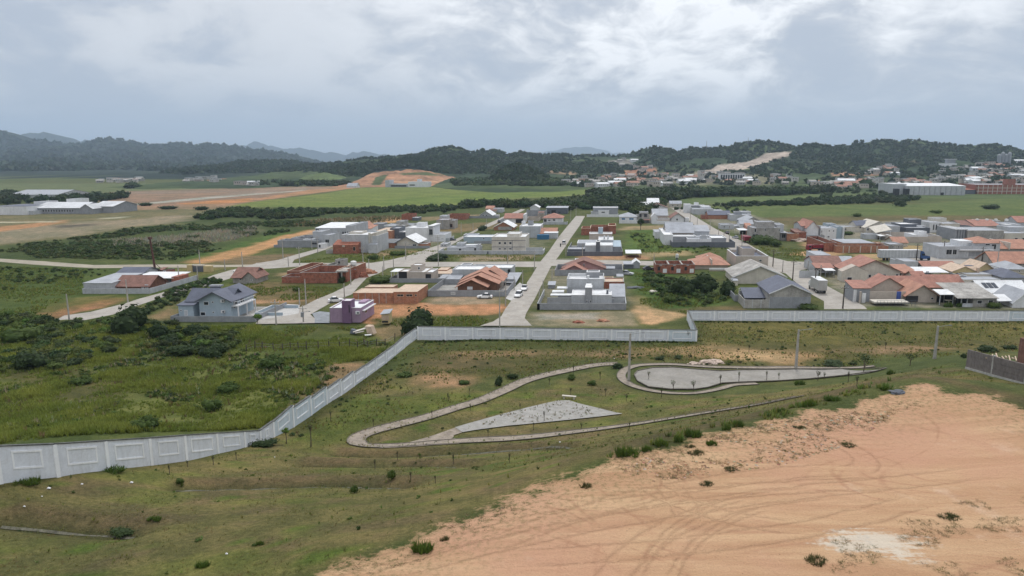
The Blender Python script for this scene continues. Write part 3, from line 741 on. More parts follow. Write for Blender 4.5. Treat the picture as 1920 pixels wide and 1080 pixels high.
def on_hill(px, py, t0=700, t1=2200):
    r = ray(px, py)
    ts = np.arange(t0, t1, 8.0)
    xs_, ys_, zs_ = r.x*ts, r.y*ts, CAM_H+r.z*ts
    hz_ = np.zeros(len(ts))
    for hf, x0, x1, yf, yr, yb in HILLS[4:]:
        k = (xs_ > x0) & (xs_ < x1) & (ys_ > yf-0.15*(yr-yf)) & (ys_ < yb)
        if k.any(): hz_[k] = np.maximum(hz_[k], hf(xs_[k], ys_[k]))
    hit = np.where((zs_ < hz_) & (hz_ > .3))[0]
    if len(hit) == 0: return None
    i = hit[0]
    return Vector((xs_[i], ys_[i], hz_[i]))

# ================================================================== HAZE
hz_ = MB().box(-12500, 12500, -80, 17500, -6, 900)
ho = hz_.build('haze', None)
hm = bpy.data.materials.new('haze'); hm.use_nodes = True
t = NT(hm.node_tree)
vol = t.n('ShaderNodeVolumePrincipled', {'Color': (0.62, 0.80, 1.0), 'Density': 0.00010, 'Anisotropy': 0.25})
t.n('ShaderNodeOutputMaterial', {'Volume': vol.outputs[0]})
ho.data.materials.clear(); ho.data.materials.append(hm)
tag(ho, 'thin bluish haze over the plain and hills', kind='stuff')
# ================================================================== ROADS AND PATHS
def drape(name, pts, m, off, label, z=None, maxe=2.5):
    bm = bmesh.new()
    vs = [bm.verts.new((p[0], p[1], 0)) for p in pts]
    bm.faces.new(vs)
    bmesh.ops.triangulate(bm, faces=bm.faces)
    if z is None:
        for _ in range(7):
            es = [e for e in bm.edges if e.calc_length() > maxe]
            if not es: break
            bmesh.ops.subdivide_edges(bm, edges=es, cuts=1)
            bmesh.ops.triangulate(bm, faces=bm.faces)
    for v in bm.verts: v.co.z = (hgt(v.co.x, v.co.y) if z is None else z)+off
    bmesh.ops.recalc_face_normals(bm, faces=bm.faces)
    for f in bm.faces:
        if f.normal.z < 0: f.normal_flip()
    me = bpy.data.meshes.new(name); bm.to_mesh(me); bm.free()
    o = link(name, me, m)
    return tag(o, label, kind='structure')
def curve(pts, n=8):
    """smooth line through points"""
    pts = [Vector((p[0], p[1])) for p in pts]
    out = []
    for i in range(len(pts)-1):
        p0 = pts[max(i-1, 0)]; p1 = pts[i]; p2 = pts[i+1]; p3 = pts[min(i+2, len(pts)-1)]
        for k in range(n):
            u = k/n
            out.append(0.5*((2*p1)+(p2-p0)*u+(2*p0-5*p1+4*p2-p3)*u*u+(3*p1-p0-3*p2+p3)*u**3))
    out.append(pts[-1])
    return out
def ribbon(name, pts, width, m, off, label, edges=True, kmat=None):
    c = curve(pts, 8)
    L, R, vs, fs = [], [], [], []
    for i, p in enumerate(c):
        d = (c[min(i+1, len(c)-1)]-c[max(i-1, 0)]).normalized()
        nrm = Vector((-d.y, d.x))
        for k in range(5):
            q = p+nrm*width*(k/4-0.5)
            vs.append((q.x, q.y, hgt(q.x, q.y)+off))
        L.append(p+nrm*width/2); R.append(p-nrm*width/2)
    for i in range(len(c)-1):
        for k in range(4):
            a = i*5+k
            fs.append((a, a+5, a+6, a+1))
    me = bpy.data.meshes.new(name); me.from_pydata(vs, [], fs)
    o = link(name, me, m, smooth=True)
    tag(o, label, kind='structure')
    if edges:
        for S in (L, R):
            kb = MB()
            for i in range(len(S)-1):
                a, b = S[i], S[i+1]
                kb.bar((a.x, a.y, hgt(a.x, a.y)+off+.03), (b.x, b.y, hgt(b.x, b.y)+off+.03), 0.09, 0.08)
            kb.build('kerb', kmat, o)
    return o
pave = mat('street_pavers', (0.330, 0.305, 0.270), var=0.09, scale=0.25, rough=0.9, grime=(0.25, 0.215, 0.17))
pave2 = mat('path_pavers', (0.255, 0.215, 0.175), var=0.16, scale=0.9, rough=0.95, grime=(0.14, 0.12, 0.06))
slabm = mat('basin_concrete', (0.245, 0.23, 0.205), var=0.10, scale=0.35, rough=0.9, grime=(0.19, 0.175, 0.14))
plazam = mat('plaza_concrete', (0.285, 0.275, 0.255), var=0.10, scale=0.9, rough=0.95, grime=(0.225, 0.215, 0.17))
kerbm = mat('kerb_concrete', (0.14, 0.125, 0.10), var=0.2, scale=2.0)
dirtm = mat('dirt_track', (0.30, 0.265, 0.205), var=0.12, scale=0.15)
yardm = mat('yard_concrete', (0.42, 0.41, 0.39), var=0.10, scale=0.4)
drape('road', W([(900, 611), (925, 603), (940, 593), (947, 580), (960, 562), (987, 541), (988, 530), (997, 517), (1004, 505), (1012, 492), (1022, 480), (1030, 470), (1047, 445), (1063, 425), (1080, 405), (1097, 405), (1087, 423), (1070, 447), (1062, 460), (1048, 480), (1040, 490), (1032, 502), (1023, 520), (1013, 540), (1003, 560), (995, 573), (986, 589), (984, 597), (997, 611)]), pave, 0.05, 'main paved street running away between the town blocks', z=0)
drape('road', W([(480, 493), (547, 493.5), (700, 493), (800, 491.5), (1016, 490.5), (1006, 501), (900, 500), (800, 500.5), (730, 501), (560, 500), (480, 505.5)]), pave, 0.045, 'paved cross street in front of the cream apartment block', z=0)
drape('road', W([(1040, 487), (1130, 488), (1230, 490), (1230, 498), (1130, 497), (1034, 499)]), pave, 0.054, 'paved cross street behind the pink gabled house', z=0)
drape('road', W([(478, 608), (486, 600), (505, 590), (540, 585), (573, 572), (597, 560), (623, 550), (653, 535), (668, 521), (676, 511), (690, 500), (697, 493), (730, 488), (763, 480), (800, 467), (843, 453), (868, 443), (903, 425), (940, 408), (977, 392), (985, 393), (947, 412), (917, 425), (897, 432), (867, 448), (822, 473), (800, 485), (797, 492), (727, 503), (710, 513), (688, 521), (672, 538), (660, 552), (622, 567), (582, 590), (590, 597), (592, 606)]), pave, 0.06, 'paved street climbing past the purple house', z=0)
drape('road', W([(480, 494), (522, 487.5), (555, 477.5), (597, 466.5), (622, 457), (632, 459), (610, 468.5), (580, 478), (552, 487), (547, 495), (480, 506)]), pave, 0.064, 'paved side street leading to the stepped grey walls', z=0)
drape('road', W([(102, 602), (120, 592), (170, 585), (235, 569), (262, 560), (300, 550), (325, 543), (365, 530), (400, 516), (435, 506), (460, 500), (480, 494), (480, 506), (450, 513), (432, 522), (400, 532), (370, 540), (325, 552), (300, 559), (262, 572), (237, 579), (212, 590), (162, 600), (120, 605)]), pave, 0.04, 'paved lane below the walled farmyard', z=0)
drape('road', W([(1258, 390), (1285, 408), (1305, 424), (1333, 440), (1352, 455), (1373, 470), (1395, 485), (1415, 500), (1440, 505), (1473, 513), (1495, 532), (1523, 553), (1545, 565), (1545, 580), (1626, 580), (1620, 574), (1582, 553), (1548, 535), (1513, 518), (1480, 500), (1466, 490), (1440, 480), (1402, 457), (1380, 447), (1343, 430), (1310, 410), (1276, 390)]), pave, 0.05, 'paved street with the box truck beside the grey gabled house', z=0)
drape('road', W([(1440, 481), (1477, 490), (1533, 492), (1540, 500), (1500, 507), (1513, 519), (1480, 506)]), pave, 0.056, 'short paved spur below the grass corner lot', z=0)
drape('road', W([(1690, 475), (1730, 474), (1770, 479), (1830, 489), (1930, 493), (1930, 501), (1850, 500), (1790, 494), (1720, 492), (1690, 487)]), pave, 0.05, 'paved street under the blue lorry', z=0)
drape('dirt_track', W([(-60, 483), (0, 485), (82, 490), (120, 493), (175, 497), (287, 496), (350, 496), (420, 497), (480, 496), (480, 500), (350, 502), (287, 502), (175, 503), (120, 500), (60, 496), (0, 491), (-60, 489)]), dirtm, 0.035, 'pale dirt track curving across the meadow', z=0)
drape('forecourt', W([(590, 606), (590, 597), (585, 588), (600, 584), (618, 586), (618, 606)]), mat('dark_slab', (0.22, 0.235, 0.25)), 0.07, 'blue-grey forecourt beside the purple house', z=0)
drape('forecourt', W([(470, 590), (530, 570), (562, 572), (560, 588), (490, 600)]), yardm, 0.075, 'concrete forecourt beside the pale blue house', z=0)
drape('forecourt', W([(948, 560), (958, 545), (975, 530), (987, 540), (975, 556), (958, 564)]), yardm, 0.075, 'concrete pavement under the parked cars', z=0)
drape('paved_plaza', WG([(853, 803), (890, 792), (933, 780), (990, 765), (1047, 752), (1067, 752), (1083, 757), (1120, 766), (1167, 777), (1110, 784), (1033, 792), (950, 800), (890, 808), (867, 812)]), plazam, 0.14, 'long triangular pale paved plaza overgrown with weeds', maxe=1.3)
drape('path', WG([(853, 803), (867, 812), (851, 817), (850, 822), (872, 827), (860, 833), (780, 838), (705, 842), (765, 831), (820, 815)]), pave2, 0.10, 'broad paved junction of the winding path', maxe=1.3)
LOOP = [(1160, 683), (1120, 685), (1060, 696), (990, 713), (945, 733), (900, 752), (850, 767), (800, 783), (745, 797), (703, 808), (678, 817), (668, 827), (680, 836), (710, 838), (780, 835), (850, 830), (1000, 820), (1150, 802), (1250, 787), (1350, 771), (1430, 758), (1500, 744)]
ribbon('path', WG(LOOP), 2.3, pave2, 0.10, 'winding paved footpath looping round the lawn', kmat=kerbm)
RING = [(1640, 687), (1500, 690), (1400, 690), (1320, 688), (1260, 684), (1205, 685), (1178, 691), (1166, 701), (1167, 711), (1182, 722), (1215, 732), (1260, 738), (1305, 738), (1345, 731), (1375, 723), (1420, 720)]
ribbon('path', WG(RING), 1.5, pave2, 0.10, 'narrow paved path round the grey concrete basin', kmat=kerbm)
BAS = WG([(1189, 704), (1195, 697), (1224, 691), (1262, 690), (1307, 694), (1353, 697), (1412, 695), (1495, 693.5), (1578, 693), (1662, 692), (1641, 698), (1578, 706), (1516, 712), (1453, 716), (1391, 718), (1353, 720), (1328, 728), (1303, 731.5), (1257, 731.5), (1216, 727), (1195, 716)])
bas = drape('concrete_basin', BAS, slabm, 0.13, 'grey concrete court shaped like a long tongue beside the paths', maxe=1.5)
kb = MB()
for i in range(len(BAS)):
    a, b = BAS[i], BAS[(i+1) % len(BAS)]
    kb.bar((a[0], a[1], hgt(*a)+.2), (b[0], b[1], hgt(*b)+.2), .12, .16)
kb.build('kerb', kerbm, bas)
# drain channels
drm = mat('drain_concrete', (0.10, 0.095, 0.07), var=0.3, scale=2.0, grime=(0.08, 0.08, 0.03))
dlab = ['open drain ending in rank weeds low on the lawn', 'long open drain beside the round shrub on the lawn', 'short drain crossing the lawn below the path loop', 'thin drain running under the winding footpath']
for d, lb in zip(DR_W, dlab):
    ribbon('drain', [(p.x, p.y) for p in d], 0.30, drm, 0.03, lb, edges=False)

# ================================================================== BOUNDARY WALLS
wallm = mat('wall_paint', (0.685, 0.71, 0.75), var=0.045, scale=0.8, rough=0.8, streak=0.3, grime=(0.60, 0.61, 0.62))
trimm = mat('wall_trim', (0.83, 0.84, 0.85), var=0.03, scale=1.2, rough=0.75, streak=0.25)
wall2 = mat('wall_repaint', (0.58, 0.65, 0.70), var=0.05, scale=0.9, rough=0.8, streak=0.3)
capm = mat('wall_cap', (0.085, 0.09, 0.085), var=0.25, scale=1.5, grime=(0.20, 0.20, 0.18))
def wall_run(label, posts, thick=0.16, step=None, repaint=()):
    """posts: list of (x, y, ground z, top z left bay, top z right bay)"""
    o = Vector(posts[0][:3])
    root = empty('boundary_wall', o, 0, label, 'wall', 'white boundary walls round the estate')
    for i in range(len(posts)-1):
        a, b = posts[i], posts[i+1]
        A, Bv = Vector((a[0], a[1], 0)), Vector((b[0], b[1], 0))
        d = (Bv-A).normalized(); nrm = Vector((d.y, -d.x, 0))   # toward the viewer's side
        zt0, zt1 = a[4], b[3]
        g0, g1 = a[2], b[2]
        def q(s, z, n): return A.lerp(Bv, s)+nrm*n+Vector((0, 0, z))-o
        pm = MB()
        h = thick/2
        def slab(mb, s0, s1, f0, f1, n0, n1, lo=None):
            # between heights f0..f1 (metres under the top line; f1 None -> into the ground)
            def zt(s): return zt0+(zt1-zt0)*s
            def zb(s): return (g0+(g1-g0)*s-0.5) if f1 is None else zt(s)-f1
            mb.hexa([q(s0, zb(s0), n0), q(s1, zb(s1), n0), q(s1, zb(s1), n1), q(s0, zb(s0), n1), q(s0, zt(s0)-f0, n0), q(s1, zt(s1)-f0, n0), q(s1, zt(s1)-f0, n1), q(s0, zt(s0)-f0, n1)])
        slab(pm, 0.0, 1.0, 0.09, None, -h, h)
        p = pm.build('panel', wall2 if i in repaint else wallm, root)
        fm = MB()
        L = (Bv-A).length
        e = 0.95/L
        t1, t2 = 0.50, min(2.05, 0.5+max(0.9, min(zt0-g0, zt1-g1)*0.62))
        fr = 0.15
        fs = fr/L
        slab(fm, e, 1-e, t1, t1+fr, h, h+.07)
        slab(fm, e, 1-e, t2-fr, t2, h, h+.05)
        slab(fm, e, e+fs, t1+fr, t2-fr, h, h+.05)
        slab(fm, 1-e-fs, 1-e, t1+fr, t2-fr, h, h+.05)
        fm.build('moulding', trimm, p)
        cm = MB(); slab(cm, 0, 1, -0.0, 0.085, -h-.09, h+.09)
        cm.build('cap', capm, root)
    for i, a in enumerate(posts):
        zt = max(a[3], a[4])-0.09
        A = Vector((a[0], a[1], 0))
        j = min(i, len(posts)-2)
        d = (Vector((posts[j+1][0], posts[j+1][1], 0))-Vector((posts[j][0], posts[j][1], 0))).normalized()
        nrm = Vector((d.y, -d.x, 0))
        pp = MB(); w2 = .17; t2_ = thick/2+.075
        c = [A-d*w2-nrm*t2_, A+d*w2-nrm*t2_, A+d*w2+nrm*t2_, A-d*w2+nrm*t2_]
        pp.hexa([x+Vector((0, 0, a[2]-.5))-o for x in c]+[x+Vector((0, 0, zt))-o for x in c])
        pp.build('post', trimm, root)
    return root
def from_px(ws):
    out = []
    for q in ws:
        b = P(q[0], q[2], q[3])
        T = P(q[0], q[1], q[3])
        # top: vertical above the base point
        r = ray(q[0], q[1]); zt = CAM_H+r.z*(b.y/r.y)
        out.append([b.x, b.y, hgt(b.x, b.y), zt, zt])
    return out
PA = from_px(WALL_A); PB = from_px(WALL_B)
for i, p in enumerate(PB):
    if 1 <= i <= 7:
        p[4] = p[3]-0.0; p[3] = p[3]+(0.38 if i in (2, 3, 4, 5, 6) else 0.1)
def level_run(a, b, n, h=2.55):
    A, Bv = atz(*a), atz(*b)
    return [[A.x+(Bv.x-A.x)*i/n, A.y+(Bv.y-A.y)*i/n, 0.0, h, h] for i in range(n+1)]
wall_run('white panelled boundary wall climbing the lawn bank at the lower edge', PA)
wall_run('stepped white boundary wall running back from the bend towards the bush', PB, repaint=(1, 2, 3))
wall_run('straight white boundary wall across the end of the main street', level_run((784, 633), (1305, 640), 10), repaint=(9,))
wall_run('short return of white wall joining the two straight runs', level_run((1305, 640), (1289, 601), 4), repaint=(0, 1))
wall_run('long white boundary wall in front of the pool house', level_run((1289, 601), (2090, 602), 16), repaint=(12,))

# grey block wall beside the platform
blockm = mat('block_wall', (0.155, 0.135, 0.125), var=0.16, scale=1.6, rough=0.95, streak=0.2)
concm = mat('raw_concrete', (0.36, 0.35, 0.325), var=0.14, scale=1.0, streak=0.2)
rb = [P(q[0], q[2], q[3]) for q in WALL_R[1:]]
rt = []
for q, b in zip(WALL_R[1:], rb):
    r = ray(q[0], q[1]); rt.append(CAM_H+r.z*(b.y/r.y))
root = empty('block_wall', rb[0], 0, 'dark grey block wall on the slope beyond the sand platform', 'wall')
for i in range(len(rb)-1):
    a, b = rb[i], rb[i+1]
    d = (Vector((b.x, b.y, 0))-Vector((a.x, a.y, 0))).normalized(); n_ = Vector((-d.y, d.x, 0))*0.1
    o = rb[0]
    def V3(p, z, s): return Vector((p.x, p.y, z))+n_*s-o
    # courses laid in lifts so the joints read as edges
    for k in range(4):
        za0, za1 = a.z-.6+(rt[i]-a.z+.6)*k/4, a.z-.6+(rt[i]-a.z+.6)*(k+1)/4-.02
        zb0, zb1 = b.z-.6+(rt[i+1]-b.z+.6)*k/4, b.z-.6+(rt[i+1]-b.z+.6)*(k+1)/4-.02
        s = 1.0+0.12*(k % 2)
        MB().hexa([V3(a, za0, -s), V3(b, zb0, -s), V3(b, zb0, s), V3(a, za0, s), V3(a, za1, -s), V3(b, zb1, -s), V3(b, zb1, s), V3(a, za1, s)]).build('block_course', blockm, root)
    MB().hexa([V3(a, a.z-.5, -1.8)-d*.0, V3(b, b.z-.5, -1.8), V3(b, b.z-.5, 1.8), V3(a, a.z-.5, 1.8), V3(a, a.z+.25, -1.8), V3(b, b.z+.25, -1.8), V3(b, b.z+.25, 1.8), V3(a, a.z+.25, 1.8)]).build('footing', concm, root)
    MB().hexa([Vector((b.x, b.y, 0))+Vector(k_)*.14+Vector((0, 0, (b.z-.4) if zz == 0 else rt[i+1]+.12))-o for zz in (0, 1) for k_ in ((-1, -1, 0), (1, -1, 0), (1, 1, 0), (-1, 1, 0))]).build('pillar', concm, root)
# ================================================================== BUILDINGS
m_ = {}
def defm(k, *a, **kw): m_[k] = mat(k, *a, **kw)
defm('white_paint', (0.65, 0.655, 0.66), var=0.06, scale=0.4, streak=0.35)
defm('light_grey', (0.42, 0.435, 0.45), var=0.08, scale=0.4, streak=0.4)
defm('yard_slab', (0.30, 0.29, 0.27), var=0.16, scale=0.25, grime=(0.17, 0.155, 0.12))
defm('far_roof', (0.52, 0.53, 0.54), var=0.1, scale=0.1)
defm('mid_grey', (0.27, 0.28, 0.295), var=0.08, scale=0.5, streak=0.2)
defm('dark_grey', (0.115, 0.125, 0.145), var=0.08, scale=0.6, streak=0.1)
defm('beige', (0.44, 0.385, 0.33), var=0.07, scale=0.5, streak=0.2)
defm('cream', (0.52, 0.485, 0.42), var=0.07, scale=0.5, streak=0.25)
defm('raw_render', (0.335, 0.32, 0.295), var=0.15, scale=0.4, streak=0.45)
defm('brick_red', (0.285, 0.105, 0.065), var=0.20, scale=1.2, streak=0.1, grime=(0.30, 0.21, 0.17))
defm('brick_orange', (0.36, 0.165, 0.095), var=0.17, scale=1.2, streak=0.12, grime=(0.33, 0.25, 0.20))
defm('tile_orange', (0.385, 0.20, 0.14), var=0.13, scale=0.6, grime=(0.25, 0.155, 0.12), streak=0.2)
defm('tile_red', (0.335, 0.165, 0.125), var=0.13, scale=0.6, grime=(0.22, 0.135, 0.11), streak=0.2)
defm('tile_brown', (0.215, 0.115, 0.09), var=0.15, scale=0.9, grime=(0.14, 0.09, 0.08))
defm('fibre_cement', (0.34, 0.325, 0.30), var=0.2, scale=0.35, streak=0.3, grime=(0.19, 0.175, 0.16))
defm('roof_grey', (0.33, 0.345, 0.37), var=0.09, scale=0.35)
defm('roof_slate', (0.115, 0.125, 0.16), var=0.08, scale=0.5)
defm('roof_white', (0.66, 0.67, 0.675), var=0.08, scale=0.35, grime=(0.48, 0.475, 0.46))
defm('roof_dark', (0.16, 0.165, 0.17), var=0.12, scale=0.5)
defm('slab_tan', (0.50, 0.385, 0.29), var=0.10, scale=0.8)
defm('mauve', (0.33, 0.235, 0.32), var=0.06, scale=0.6, streak=0.15)
defm('deep_mauve', (0.175, 0.105, 0.18), var=0.08, scale=0.6)
defm('pink_paint', (0.38, 0.225, 0.215), var=0.07, scale=0.6, streak=0.15)
defm('blue_paint', (0.345, 0.42, 0.475), var=0.05, scale=0.6, streak=0.2)
defm('yellow_paint', (0.50, 0.40, 0.21), var=0.08, scale=0.6, streak=0.2)
defm('brown_wood', (0.155, 0.075, 0.045), var=0.16, scale=1.2)
defm('teal_sheet', (0.16, 0.36, 0.36), var=0.08)
defm('blue_sheet', (0.045, 0.15, 0.27), var=0.08)
defm('solar_panel', (0.02, 0.028, 0.045), rough=0.3, spec=0.5, var=0.05)
defm('door_blue', (0.06, 0.10, 0.33))
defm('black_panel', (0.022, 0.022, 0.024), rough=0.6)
defm('glass', (0.022, 0.027, 0.033), rough=0.15, spec=0.6, var=0.02)
defm('pool_water', (0.20, 0.50, 0.52), rough=0.08, spec=0.6, var=0.03)
WP, LG, MG, DGR, BE, CR, RR, BRR, BRO = 'white_paint light_grey mid_grey dark_grey beige cream raw_render brick_red brick_orange'.split()
TO, TR, TB, FC, RG, RS, RW, RD, ST = 'tile_orange tile_red tile_brown fibre_cement roof_grey roof_slate roof_white roof_dark slab_tan'.split()
BLD = []
TH = math.atan((1139-960)/1300*CP)
class B:
    def __init__(s, name, label, x0, y, cat='house', group=None, skew=1.0):
        A = atz(x0, y)
        s.A = A; s.Y0 = A.y; s.sk = tan(TH)*skew
        s.root = empty(name, A, 0, label, cat, group)
        s.label = label
        BLD.append((A.x, A.y, label))
    def ax(s, px, b=0.0, z=0.0):
        Yw = s.Y0+b
        return (px-960)/FPX*(Yw*CP+(CAM_H-z)*SP)-s.A.x
    def zr(s, py, b=0.0):
        bb = (py-540)/FPX
        return CAM_H+(s.Y0+b)*(-SP-bb*CP)/(CP-bb*SP)
    def q(s, a, b, z, b0=0.0):     # a given at depth b0; depth slides along the street direction
        return (a+(b-b0)*s.sk, b, z)
    def prism(s, mb, a0, a1, b0, b1, z0, z1, br):
        return mb.hexa([s.q(a0, b0, z0, br), s.q(a1, b0, z0, br), s.q(a1, b1, z0, br), s.q(a0, b1, z0, br), s.q(a0, b0, z1, br), s.q(a1, b0, z1, br), s.q(a1, b1, z1, br), s.q(a0, b1, z1, br)])
    def box(s, part, x0, x1, b0, b1, yt, m, yb=None, z0=None):
        zt = s.zr(yt, b0); zb = s.zr(yb, b0) if yb else (z0 if z0 is not None else -0.1)
        a0, a1 = s.ax(x0, b0, zt), s.ax(x1, b0, zt)
        mb = MB(); s.prism(mb, a0, a1, b0, b1, zb, zt, b0)
        mb.build(part, m_[m], s.root)
        return s
    def f(s, x0, x1, b0, b1, yt, m=WP, roof=RW, rim=WP, yb=None, par=0.35, t=0.2):
        """flat-roofed block with a parapet"""
        zt = max(s.zr(yt, b0), 0.8); zb = s.zr(yb, b0) if yb else -0.1
        a0, a1 = s.ax(x0, b0, zt), s.ax(x1, b0, zt)
        mb = MB()
        s.prism(mb, a0, a1, b0, b0+t, zb, zt-.06, b0); s.prism(mb, a0, a1, b1-t, b1, zb, zt-.06, b0)
        s.prism(mb, a0, a0+t, b0+t, b1-t, zb, zt-.06, b0); s.prism(mb, a1-t, a1, b0+t, b1-t, zb, zt-.06, b0)
        mb.build('wall', m_[m], s.root)
        rb_ = MB(); s.prism(rb_, a0+t, a1-t, b0+t, b1-t, zt-par-.15, zt-par, b0); rb_.build('roof', m_[roof], s.root)
        cb = MB(); o = .05
        s.prism(cb, a0-o, a1+o, b0-o, b0+t+.02, zt-.06, zt, b0); s.prism(cb, a0-o, a1+o, b1-t-.02, b1+o, zt-.06, zt, b0)
        s.prism(cb, a0-o, a0+t+.02, b0+t+.02, b1-t-.02, zt-.06, zt, b0); s.prism(cb, a1-t-.02, a1+o, b0+t+.02, b1-t-.02, zt-.06, zt, b0)
        cb.build('coping', m_[rim], s.root)
        return s
    def g(s, x0, x1, b0, b1, ye, rise, ax='y', roof=TO, wall=WP, ov=0.5, trim=None, yb=None):
        """gabled block: ridge along depth (y) or along the front (x)"""
        ze = max(s.zr(ye, b0), 0.8); zb = s.zr(yb, b0) if yb else -0.1
        a0, a1 = s.ax(x0, b0, ze), s.ax(x1, b0, ze)
        Q = lambda a, b, z: s.q(a, b, z, b0)
        mb = MB()
        if ax == 'y':
            am = (a0+a1)/2
            mb.poly([Q(a0, b0, zb), Q(a1, b0, zb), Q(a1, b0, ze), Q(am, b0, ze+rise), Q(a0, b0, ze), Q(a0, b1, zb), Q(a1, b1, zb), Q(a1, b1, ze), Q(am, b1, ze+rise), Q(a0, b1, ze)],
                    [(0, 1, 2, 3, 4), (9, 8, 7, 6, 5), (0, 4, 9, 5), (1, 6, 7, 2), (4, 3, 8, 9), (3, 2, 7, 8)])
            mb.build('wall', m_[wall], s.root)
            k = rise/(am-a0)
            for sg, ae in ((-1, a0), (1, a1)):
                r = MB()
                e = ae+sg*ov; ez = ze-k*ov+.04
                r.hexa([Q(e, b0-ov, ez), Q(am, b0-ov, ze+rise+.04), Q(am, b1+ov, ze+rise+.04), Q(e, b1+ov, ez), Q(e, b0-ov, ez+.14), Q(am, b0-ov, ze+rise+.18), Q(am, b1+ov, ze+rise+.18), Q(e, b1+ov, ez+.14)])
                ro = r.build('roof', m_[roof], s.root)
            if trim:
                tb = MB()
                for ae, sg in ((a0, -1), (a1, 1)):
                    tb.bar(Q(ae+sg*ov, b0-ov-.03, ze-k*ov+.08), Q(am, b0-ov-.03, ze+rise+.08), .06, .26)
                tb.build('bargeboard', m_[trim], s.root)
        else:
            bm_ = (b0+b1)/2
            mb.poly([Q(a0, b0, zb), Q(a0, b1, zb), Q(a0, b1, ze), Q(a0, bm_, ze+rise), Q(a0, b0, ze), Q(a1, b0, zb), Q(a1, b1, zb), Q(a1, b1, ze), Q(a1, bm_, ze+rise), Q(a1, b0, ze)],
                    [(4, 3, 2, 1, 0), (5, 6, 7, 8, 9), (0, 5, 9, 4), (1, 2, 7, 6), (4, 9, 8, 3), (3, 8, 7, 2)])
            mb.build('wall', m_[wall], s.root)
            k = rise/(bm_-b0)
            for sg, be in ((-1, b0), (1, b1)):
                r = MB()
                e = be+sg*ov; ez = ze-k*ov+.04
                r.hexa([Q(a0-ov, e, ez), Q(a1+ov, e, ez), Q(a1+ov, bm_, ze+rise+.04), Q(a0-ov, bm_, ze+rise+.04), Q(a0-ov, e, ez+.14), Q(a1+ov, e, ez+.14), Q(a1+ov, bm_, ze+rise+.18), Q(a0-ov, bm_, ze+rise+.18)])
                r.build('roof', m_[roof], s.root)
        return s
    def p(s, x0, x1, b0, b1, ye, rise, roof=TO, wall=WP, ov=0.5):
        ze = max(s.zr(ye, b0), 0.8)
        a0, a1 = s.ax(x0, b0, ze), s.ax(x1, b0, ze)
        Q = lambda a, b, z: s.q(a, b, z, b0)
        mb = MB(); s.prism(mb, a0, a1, b0, b1, -.1, ze, b0); mb.build('wall', m_[wall], s.root)
        A0, A1, B0, B1 = a0-ov, a1+ov, b0-ov, b1+ov
        h = min(A1-A0, B1-B0)/2*0.98
        c = [Q(A0, B0, ze), Q(A1, B0, ze), Q(A1, B1, ze), Q(A0, B1, ze)]
        rd = [Q(A0+h, (B0+B1)/2 if A1-A0 > B1-B0 else B0+h, ze+rise), Q(A1-h, (B0+B1)/2 if A1-A0 > B1-B0 else B1-h, ze+rise)]
        r = MB(); up = .1
        c2 = [(x, y, z+up) for x, y, z in c]
        r.poly(c+c2+rd, [(3, 2, 1, 0), (0, 1, 5, 4), (1, 2, 6, 5), (2, 3, 7, 6), (3, 0, 4, 7)]+([(4, 5, 9, 8), (5, 6, 9), (6, 7, 8, 9), (7, 4, 8)] if A1-A0 > B1-B0 else [(4, 5, 8), (5, 6, 9, 8), (6, 7, 9), (7, 4, 8, 9)]))
        r.build('roof', m_[roof], s.root)
        return s
    def s(s_, x0, x1, b0, b1, yf, dz, roof=RG, wall=None, ov=0.3, side=0.0, posts=None):
        """lean-to: front eave at row yf, back higher by dz, right end higher by side"""
        s = s_
        z = max(s.zr(yf, b0), 0.8)
        a0, a1 = s.ax(x0, b0, z), s.ax(x1, b0, z)
        Q = lambda a, b, z: s.q(a, b, z, b0)
        if wall:
            MB().hexa([Q(a0, b0, -.1), Q(a1, b0, -.1), Q(a1, b1, -.1), Q(a0, b1, -.1), Q(a0, b0, z), Q(a1, b0, z+side), Q(a1, b1, z+dz+side), Q(a0, b1, z+dz)]).build('wall', m_[wall], s.root)
        A0, A1, B0, B1 = a0-ov, a1+ov, b0-ov, b1+ov
        MB().hexa([Q(A0, B0, z+.03), Q(A1, B0, z+side+.03), Q(A1, B1, z+dz+side+.03), Q(A0, B1, z+dz+.03), Q(A0, B0, z+.15), Q(A1, B0, z+side+.15), Q(A1, B1, z+dz+side+.15), Q(A0, B1, z+dz+.15)]).build('roof', m_[roof], s.root)
        if posts:
            for a in (a0+.1, a1-.1):
                for b in (b0+.1, b1-.1):
                    pb = MB(); s.prism(pb, a-.08, a+.08, b-.08, b+.08, -.1, z+(dz if b > b0+.5 else 0)+(side if a > a0+.5 else 0)+.02, b); pb.build('post', m_[posts], s.root)
        return s
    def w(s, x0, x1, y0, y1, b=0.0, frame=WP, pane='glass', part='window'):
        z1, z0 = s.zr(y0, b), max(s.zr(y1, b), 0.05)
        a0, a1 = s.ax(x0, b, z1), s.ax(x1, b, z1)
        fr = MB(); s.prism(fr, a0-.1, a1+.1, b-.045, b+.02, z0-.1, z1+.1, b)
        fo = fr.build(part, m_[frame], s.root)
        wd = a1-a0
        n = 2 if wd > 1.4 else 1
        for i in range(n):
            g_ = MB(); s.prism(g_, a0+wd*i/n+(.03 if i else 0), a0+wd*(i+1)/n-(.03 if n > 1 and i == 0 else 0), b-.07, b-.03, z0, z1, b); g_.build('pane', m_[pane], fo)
        return s
